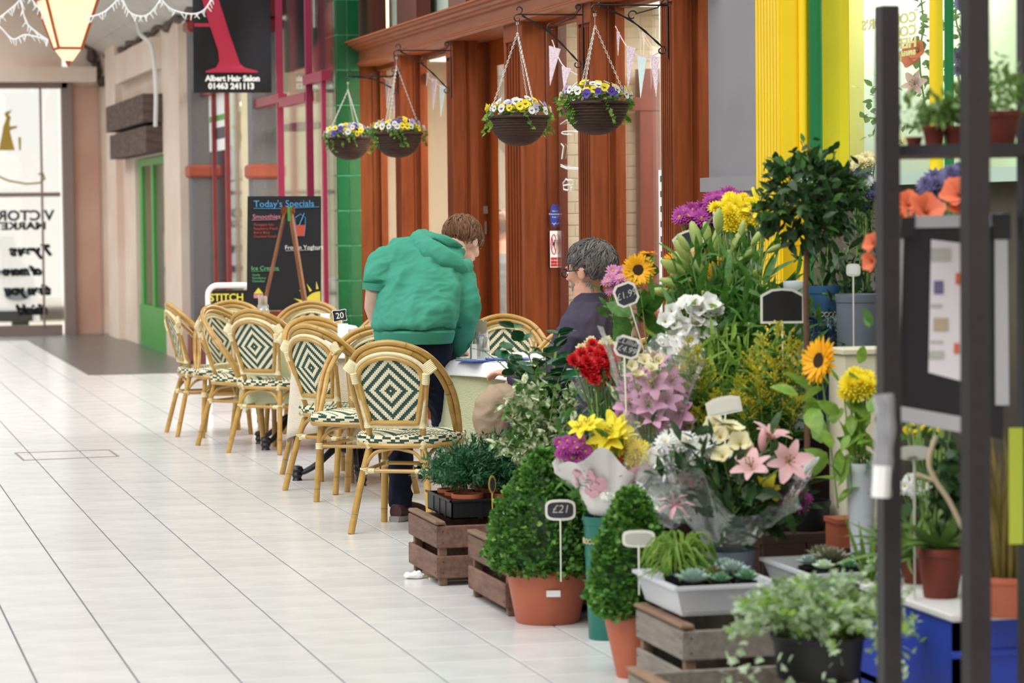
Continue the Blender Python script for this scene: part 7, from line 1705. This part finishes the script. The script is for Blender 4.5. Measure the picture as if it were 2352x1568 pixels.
# crumpled tissue, access cover
bp = G(955, 1328); t = thing('crumpled_tissue', 'crumpled white tissue on the tiles by the first crate', 'litter', bp); mb = MB(); mb.ball((0, 0, .012), (.042, .028, .013), 20, 12); mb.v = [(x*(1+.3*NZ.noise(V((x, y, z))*40)), y*(1+.3*NZ.noise(V((x, y, z))*37+V((3, 0, 0)))), max(.001, z*(1+.8*NZ.noise(V((x, y, z))*60)))) for x, y, z in mb.v]; obj('tissue', mb, 'paper', t, smooth=False)
mb = MB(); mb.bx(.045, .1, -.05, -.03, 0, .006); obj('scrap', mb, 'paper', t)
c4 = [G(35, 1040), G(250, 1033), G(272, 1048), G(55, 1057)]; t = struct('trim_12', MB(), 'frame_grey')
for i in range(4): mb = MB(); a, b = c4[i], c4[(i+1) % 4]; mb.tube([(a.x, a.y, .001), (b.x, b.y, .001)], .007, 4, flat=.3); obj('cover_edge', mb, 'frame_grey', t)
# ================================================================== plant rack at the right edge, very near the camera
DR = 6.5
def rack_post(px, w_px, ytop, D=DR):
    p = PD(px, 700, D); zt_ = PD(px, ytop, D).z; w_ = w_px/F*D/2; return p, zt_, w_
rk = PD(2150, 900, DR); t = thing('plant_rack', 'dark metal plant rack with two upright posts at the right edge', 'rack', (rk.x, rk.y, 0)); rack_ = t
for px, w_, yt, D in ((2040, 44, 15, DR), (2240, 52, -260, 6.3)):
    p, zt_, hw = rack_post(px, w_, yt, D); mb = MB(); mb.cbx(p.x-hw, p.x+hw, p.y-hw, p.y+hw, 0, zt_, .003)
    for q in range(int(zt_/.05)): mb.bx(p.x-.004, p.x+.004, p.y-hw-.001, p.y-hw, q*.05+.01, q*.05+.026)
    obj('post', mb, 'rack_metal', t, world=True)
pa, pb = PD(2040, 700, DR), PD(2240, 700, 6.3)
for px, D in ((2040, 7.05), (2330, 6.9)):
    p = PD(px+30, 700, D); mb = MB(); mb.cbx(p.x-.02, p.x+.02, p.y-.02, p.y+.02, 0, 2.0 if px > 2100 else 1.3, .003); 
    if px > 2100: obj('post', mb, 'rack_metal', t, world=True)
def shelf(y_, D0, D1, xa, xb, m_='rack_metal', nm='shelf'):
    z_ = PD(2150, y_, D0).z; a, b, c, d = PD(xa, y_, D0), PD(xb, y_, D0-.1), PD(xb, y_, D1-.1), PD(xa, y_, D1); mb = MB()
    mb.add([(q.x, q.y, z_) for q in (a, b, c, d)]+[(q.x, q.y, z_-.025) for q in (a, b, c, d)], [(0, 1, 2, 3), (7, 6, 5, 4), (0, 4, 5, 1), (1, 5, 6, 2), (2, 6, 7, 3), (3, 7, 4, 0)]); obj(nm, mb, m_, t, world=True); return z_
zs1 = shelf(332, 6.55, 7.1, 2050, 2400, 'rack_metal')
# top shelf: small terracotta pots with plants
leafmat('leaf_soft', '7c9a4a', '55763a', 20, .3); mat('terra_dark', '7a3524', .7, '6a2c1e', 8)
def herb(px, D, z, r, h, n, sp, label, m_='leaf_soft', mp='terra_dark', lsz=(.02, .035), hh=.1):
    p = PD(px, 500, D); t_ = thing('potted_herb', label, 'potted plant', (p.x, p.y, z)); pot(t_, r, h, mp, .2); rs = np.random.default_rng(int(px)); P, D_, S_ = [], [], []
    for k in range(n):
        q = rs.uniform(0, 6.28); rr = sp*math.sqrt(rs.uniform(0, 1)); P.append((rr*math.cos(q), rr*math.sin(q), h+rs.uniform(0, hh)*(1.2-rr/sp*.7))); D_.append(rs.normal(0, .7, 3)+np.array((0, 0, .6))); S_.append(rs.uniform(*lsz))
    foliage('leaves', P, D_, S_, m_, t_, leaf_t(1, .45, .2, .1, 3)); return t_
herb(2146, 6.8, zs1, .030, .052, 120, .05, 'leftmost small pot on the upper rack shelf', hh=.07); herb(2195, 6.8, zs1, .030, .052, 150, .06, 'second small pot on the upper rack shelf', hh=.09); herb(2290, 6.75, zs1, .06, .085, 300, .10, 'big bushy pot at the right of the upper rack shelf', hh=.12); herb(2100, 7.0, zs1, .022, .03, 50, .05, 'thin straggly plant at the left end of the upper rack shelf', hh=.13)
flw = herb(2222, 6.95, zs1, .028, .05, 60, .05, 'yellow flowered pot behind the right rack post', hh=.08)
# torn clear film taped round the near post
mb = MB(); c_ = [PD(x, y, 6.42) for x, y in ((2028, 905), (2034, 960), (2030, 1020), (2026, 1080), (2024, 1140))]; mb.tube(catmull(c_, 4), [.0265+.002*math.sin(i*1.3) for i in range(17)], 10, flat=.9); glassmat('film', (.9, .9, .92), .2, .2, op=.22, opc=(.7, .7, .72)); obj('clear_film', mb, 'film', rack_, world=True)
mb = MB(); mb.tube([PD(2026, 1070, 6.41), PD(2022, 1142, 6.41)], [.024, .024], 8, flat=.9); obj('tape', mb, 'paper', rack_, world=True)
# A-framed notice board with a paper leaflet
Dn = 6.9
def nb(px, py): return PD(px, py, Dn)
p0 = nb(2185, 740); t = thing('notice_board', 'black notice board with silver edges and a white paper hung on the rack', 'notice board', p0)
cs_ = [nb(2078, 512), nb(2300, 505), nb(2305, 1010), nb(2065, 955)]
def slabq(qs, d0, d1): 
    mb = MB(); mb.add([q+FWD*d0 for q in qs]+[q+FWD*d1 for q in qs], [(0, 1, 2, 3), (7, 6, 5, 4), (0, 4, 5, 1), (1, 5, 6, 2), (2, 6, 7, 3), (3, 7, 4, 0)]); return mb
obj('board', slabq(cs_, .0, .015), 'near_black', t, world=True)
for nm, qs in (('silver_edge', [nb(2092, 497), nb(2300, 490), nb(2300, 520), nb(2088, 524)]), ('silver_edge', [nb(2066, 932), nb(2216, 958), nb(2216, 995), nb(2064, 965)]), ('silver_edge', [nb(2283, 530), nb(2312, 530), nb(2316, 930), nb(2285, 930)]), ('silver_edge', [nb(2061, 540), nb(2073, 540), nb(2064, 900), nb(2050, 900)])): obj(nm, slabq(qs, -.012, .02), 'silver', t, world=True)
for nm, qs in (('corner', [nb(2068, 500), nb(2100, 498), nb(2098, 545), nb(2066, 548)]), ('corner', [nb(2275, 492), nb(2318, 492), nb(2318, 550), nb(2278, 550)])): obj(nm, slabq(qs, -.02, .02), 'near_black', t, world=True)
ppr = slabq([nb(2138, 550), nb(2220, 560), nb(2218, 878), nb(2132, 855)], -.006, -.004); pp = obj('paper', ppr, 'leaflet_far', t, world=True)
for (x, y, w_, h_, m_) in ((2160, 585, 45, 30, 'tag_grey'), (2155, 660, 22, 30, 'p_lav'), (2150, 702, 26, 7, 'tag_grey'), (2160, 745, 34, 30, 'twig'), (2150, 785, 30, 5, 'tag_grey'), (2200, 640, 12, 26, 'p_salmon'), (2196, 800, 12, 24, 'p_salmon'), (2150, 815, 34, 18, 'tag_grey')):
    obj('printed_patch', slabq([nb(x-w_/2, y-h_/2), nb(x+w_/2, y-h_/2), nb(x+w_/2, y+h_/2), nb(x-w_/2, y+h_/2)], -.008, -.007), m_, pp, world=True)
# orange and purple flowers behind the rack
bunch('big soft orange flowers seen between the rack posts', 2120, 560, 7.6, .5, [('poppy', 2085, 475, 0, .05, (0, -.6, .6)), ('poppy', 2125, 490, -.05, .06, (0, -.7, .5)), ('poppy', 2205, 450, 0, .06, (-.5, -.5, .5)), ('poppy', 2215, 480, 0, .05, None), ('poppy', 2008, 560, .1, .035, (-.8, -.3, .3)), ('poppy', 2005, 600, .1, .035, (-.8, -.3, 0)), ('poppy', 2070, 500, .05, .045, None)], 50, .03, 'leaf')
bunch('dusky purple flower heads above the orange ones', 2160, 560, 8.1, .6, cluster('pom_lav', 2148, 430, 22, 22, 6, .04)+cluster('pom_lav', 2205, 405, 26, 18, 7, .038), 60, .03, 'leaf_soft')
# blossom garland in the sweet shop window
Xg = gx+.16; gp = PX(2120, 200, Xg); t = thing('flower_garland', 'garland of artificial flowers hanging in the sweet shop window', 'garland', gp)
P, D_, S_ = [], [], []; rs = np.random.default_rng(3); mb = MB()
path = [(2115, -10), (2120, 60), (2112, 130), (2118, 200), (2128, 260), (2140, 330)]; path2 = [(2205, -10), (2195, 40), (2210, 110), (2200, 170), (2215, 230)]; path3 = [(2030, 180), (2020, 240), (2030, 300)]
for pth in (path, path2, path3):
    pts = [PX(x, y, Xg)-gp for x, y in pth]; mb.tube(catmull(pts, 5), .004, 5)
    for k in range(70): i = rs.integers(len(pts)-1); u = rs.uniform(0, 1); a = pts[i].lerp(pts[i+1], u); P.append(tuple(a+V(rs.normal(0, .035, 3)))); D_.append(rs.normal(0, 1, 3)); S_.append(rs.uniform(.03, .05))
o = obj('vine', mb, 'stem_green', t); o['kind'] = 'stuff'; foliage('leaves', P, D_, S_, 'leaf_soft', t)
for m_, x, y, s_ in (('poppy', 2098, 130, .06), ('poppy', 2110, 118, .05), ('lily_lilypink', 2105, 195, .06), ('pom_lav', 2205, 130, .045), ('pom_lav', 2202, 160, .03), ('lily_cream', 2075, 330, .05), ('pom_lav', 2210, 5, .04)): flower(t, m_, PX(x, y, Xg-.03)-gp, (-.8, -.6, .2), s_)
# lower right: blue crate with slab, pots, cards
Dl = 7.5; a = PD(2062, 1345, Dl+.55); b = PD(2215, 1402, Dl-.1); z0 = .21; zt_ = b.z
t = thing('blue_crate', 'blue plastic crate with a pale slab on top at the lower right', 'crate', (a.x, b.y, 0)); 
x0, x1, y0, y1 = b.x-.05, b.x+.75, b.y-.05, a.y
mb = MB(); mb.cbx(x0, x1, y0, y0+.02, 0, zt_-.02, .004); mb.cbx(x0, x0+.02, y0, y1, 0, zt_-.02, .004); mb.cbx(x1-.02, x1, y0, y1, 0, zt_-.02, .004); mb.cbx(x0, x1, y1-.02, y1, 0, zt_-.02, .004); mb.bx(x0, x1, y0, y1, .05, .07)
mb.cbx(x0-.01, x1, y0-.01, y0, zt_-.12, zt_-.1, .003); obj('walls', mb, 'blue_crate', t, world=True)
mb = MB(); mb.cbx(x0-.015, x1, y0-.015, y1, zt_-.02, zt_, .004); obj('slab', mb, 'slab', t, world=True)
BZ = zt_
def bigpot(px, D, r, h, label, m_='terra_plastic', build=None):
    p = PD(px, 1200, D); t_ = thing('potted_plant', label, 'potted plant', (p.x, p.y, BZ)); pot(t_, r, h, m_, .16); return t_
t = bigpot(2160, 7.65, .066, .14, 'reddish pot with a leafy aloe and bare twig between the rack posts', 'terra_dark'); P, D_, S_ = [], [], []; rs = np.random.default_rng(1)
for k in range(26): q = rs.uniform(0, 6.28); e = rs.uniform(.3, 1.3); P.append((0, 0, .13)); D_.append((math.cos(q)*math.cos(e), math.sin(q)*math.cos(e), math.sin(e))); S_.append(rs.uniform(.14, .26))
foliage('blades', P, D_, S_, 'leaf_soft', t, strap_t(1, .13, .5, 5)); P = [tuple(rs.normal(0, .04, 3)+np.array((.02, 0, .22+.2*rs.uniform(0, 1)))) for k in range(150)]; foliage('leaves', P, rs.normal(0, 1, (150, 3)), rs.uniform(.03, .05, 150), 'leaf_dark', t)
mb = MB(); tw = [PD(x, y, 7.3) for x, y in ((2212, 1215), (2180, 1150), (2150, 1105), (2133, 1060), (2150, 1000))]; mb.tube(catmull(tw, 4), .007, 6); mb.tube([tw[2], PD(2105, 1088, 7.3)], .006, 6); obj('twig', mb, 'twig', t, world=True)
t = bigpot(2318, 7.3, .1, .11, 'wide terracotta pot of dried grasses at the right edge'); P, D_, S_ = [], [], []
for k in range(120): q = rs.uniform(0, 6.28); rr = rs.uniform(0, .07); P.append((rr*math.cos(q), rr*math.sin(q), .1)); D_.append((math.cos(q)*.12, math.sin(q)*.12, 1)); S_.append(rs.uniform(.2, .42))
leafmat('dry_grass', 'a68a4a', '7f7a3c', 20, .3); foliage('grasses', P, D_, S_, 'dry_grass', t, strap_t(1, .03, .15, 4))
t = bigpot(2105, 7.95, .05, .07, 'pot of trailing grass like leaves left of the reddish pot', 'terra_dark'); P, D_, S_ = [], [], []
for k in range(60): q = rs.uniform(0, 6.28); e = rs.uniform(.4, 1.4); P.append((0, 0, .06)); D_.append((math.cos(q)*math.cos(e), math.sin(q)*math.cos(e), math.sin(e))); S_.append(rs.uniform(.12, .24))
foliage('blades', P, D_, S_, 'leaf_soft', t, strap_t(1, .1, .7, 5))
t = bunch('small white and yellow blossoms behind the notice board foot', 2120, 1100, 8.3, .3, cluster('daisy_white', 2110, 1120, 45, 25, 12, .022)+cluster('pom_yellow', 2120, 990, 50, 14, 8, .014), 200, .06, 'leaf_dark', lsz=(.03, .06))
p = PD(2100, 1045, 7.6); sign(2100, 1040, 7.6, .085, .035, BZ, 'pale T shaped plant label behind the notice board', None, face='tag_grey', rim='tag_grey')
p = PD(2345, 1115, 6.9); t = thing('lime_card', 'lime green card standing at the right edge', 'card', (p.x, p.y, PD(2340, 1250, 6.9).z)); hh = (1250-982)/F*6.9; mb = MB(); mb.bx(-.03, .12, 0, .003, 0, hh, M=RZ(th_)); obj('card', mb, 'lime_card', t); mb = MB(); mb.tube([(.03, .004, 0), (.03, .004, BZ-t.location.z)], .003, 5); obj('stake', mb, 'silver', t)
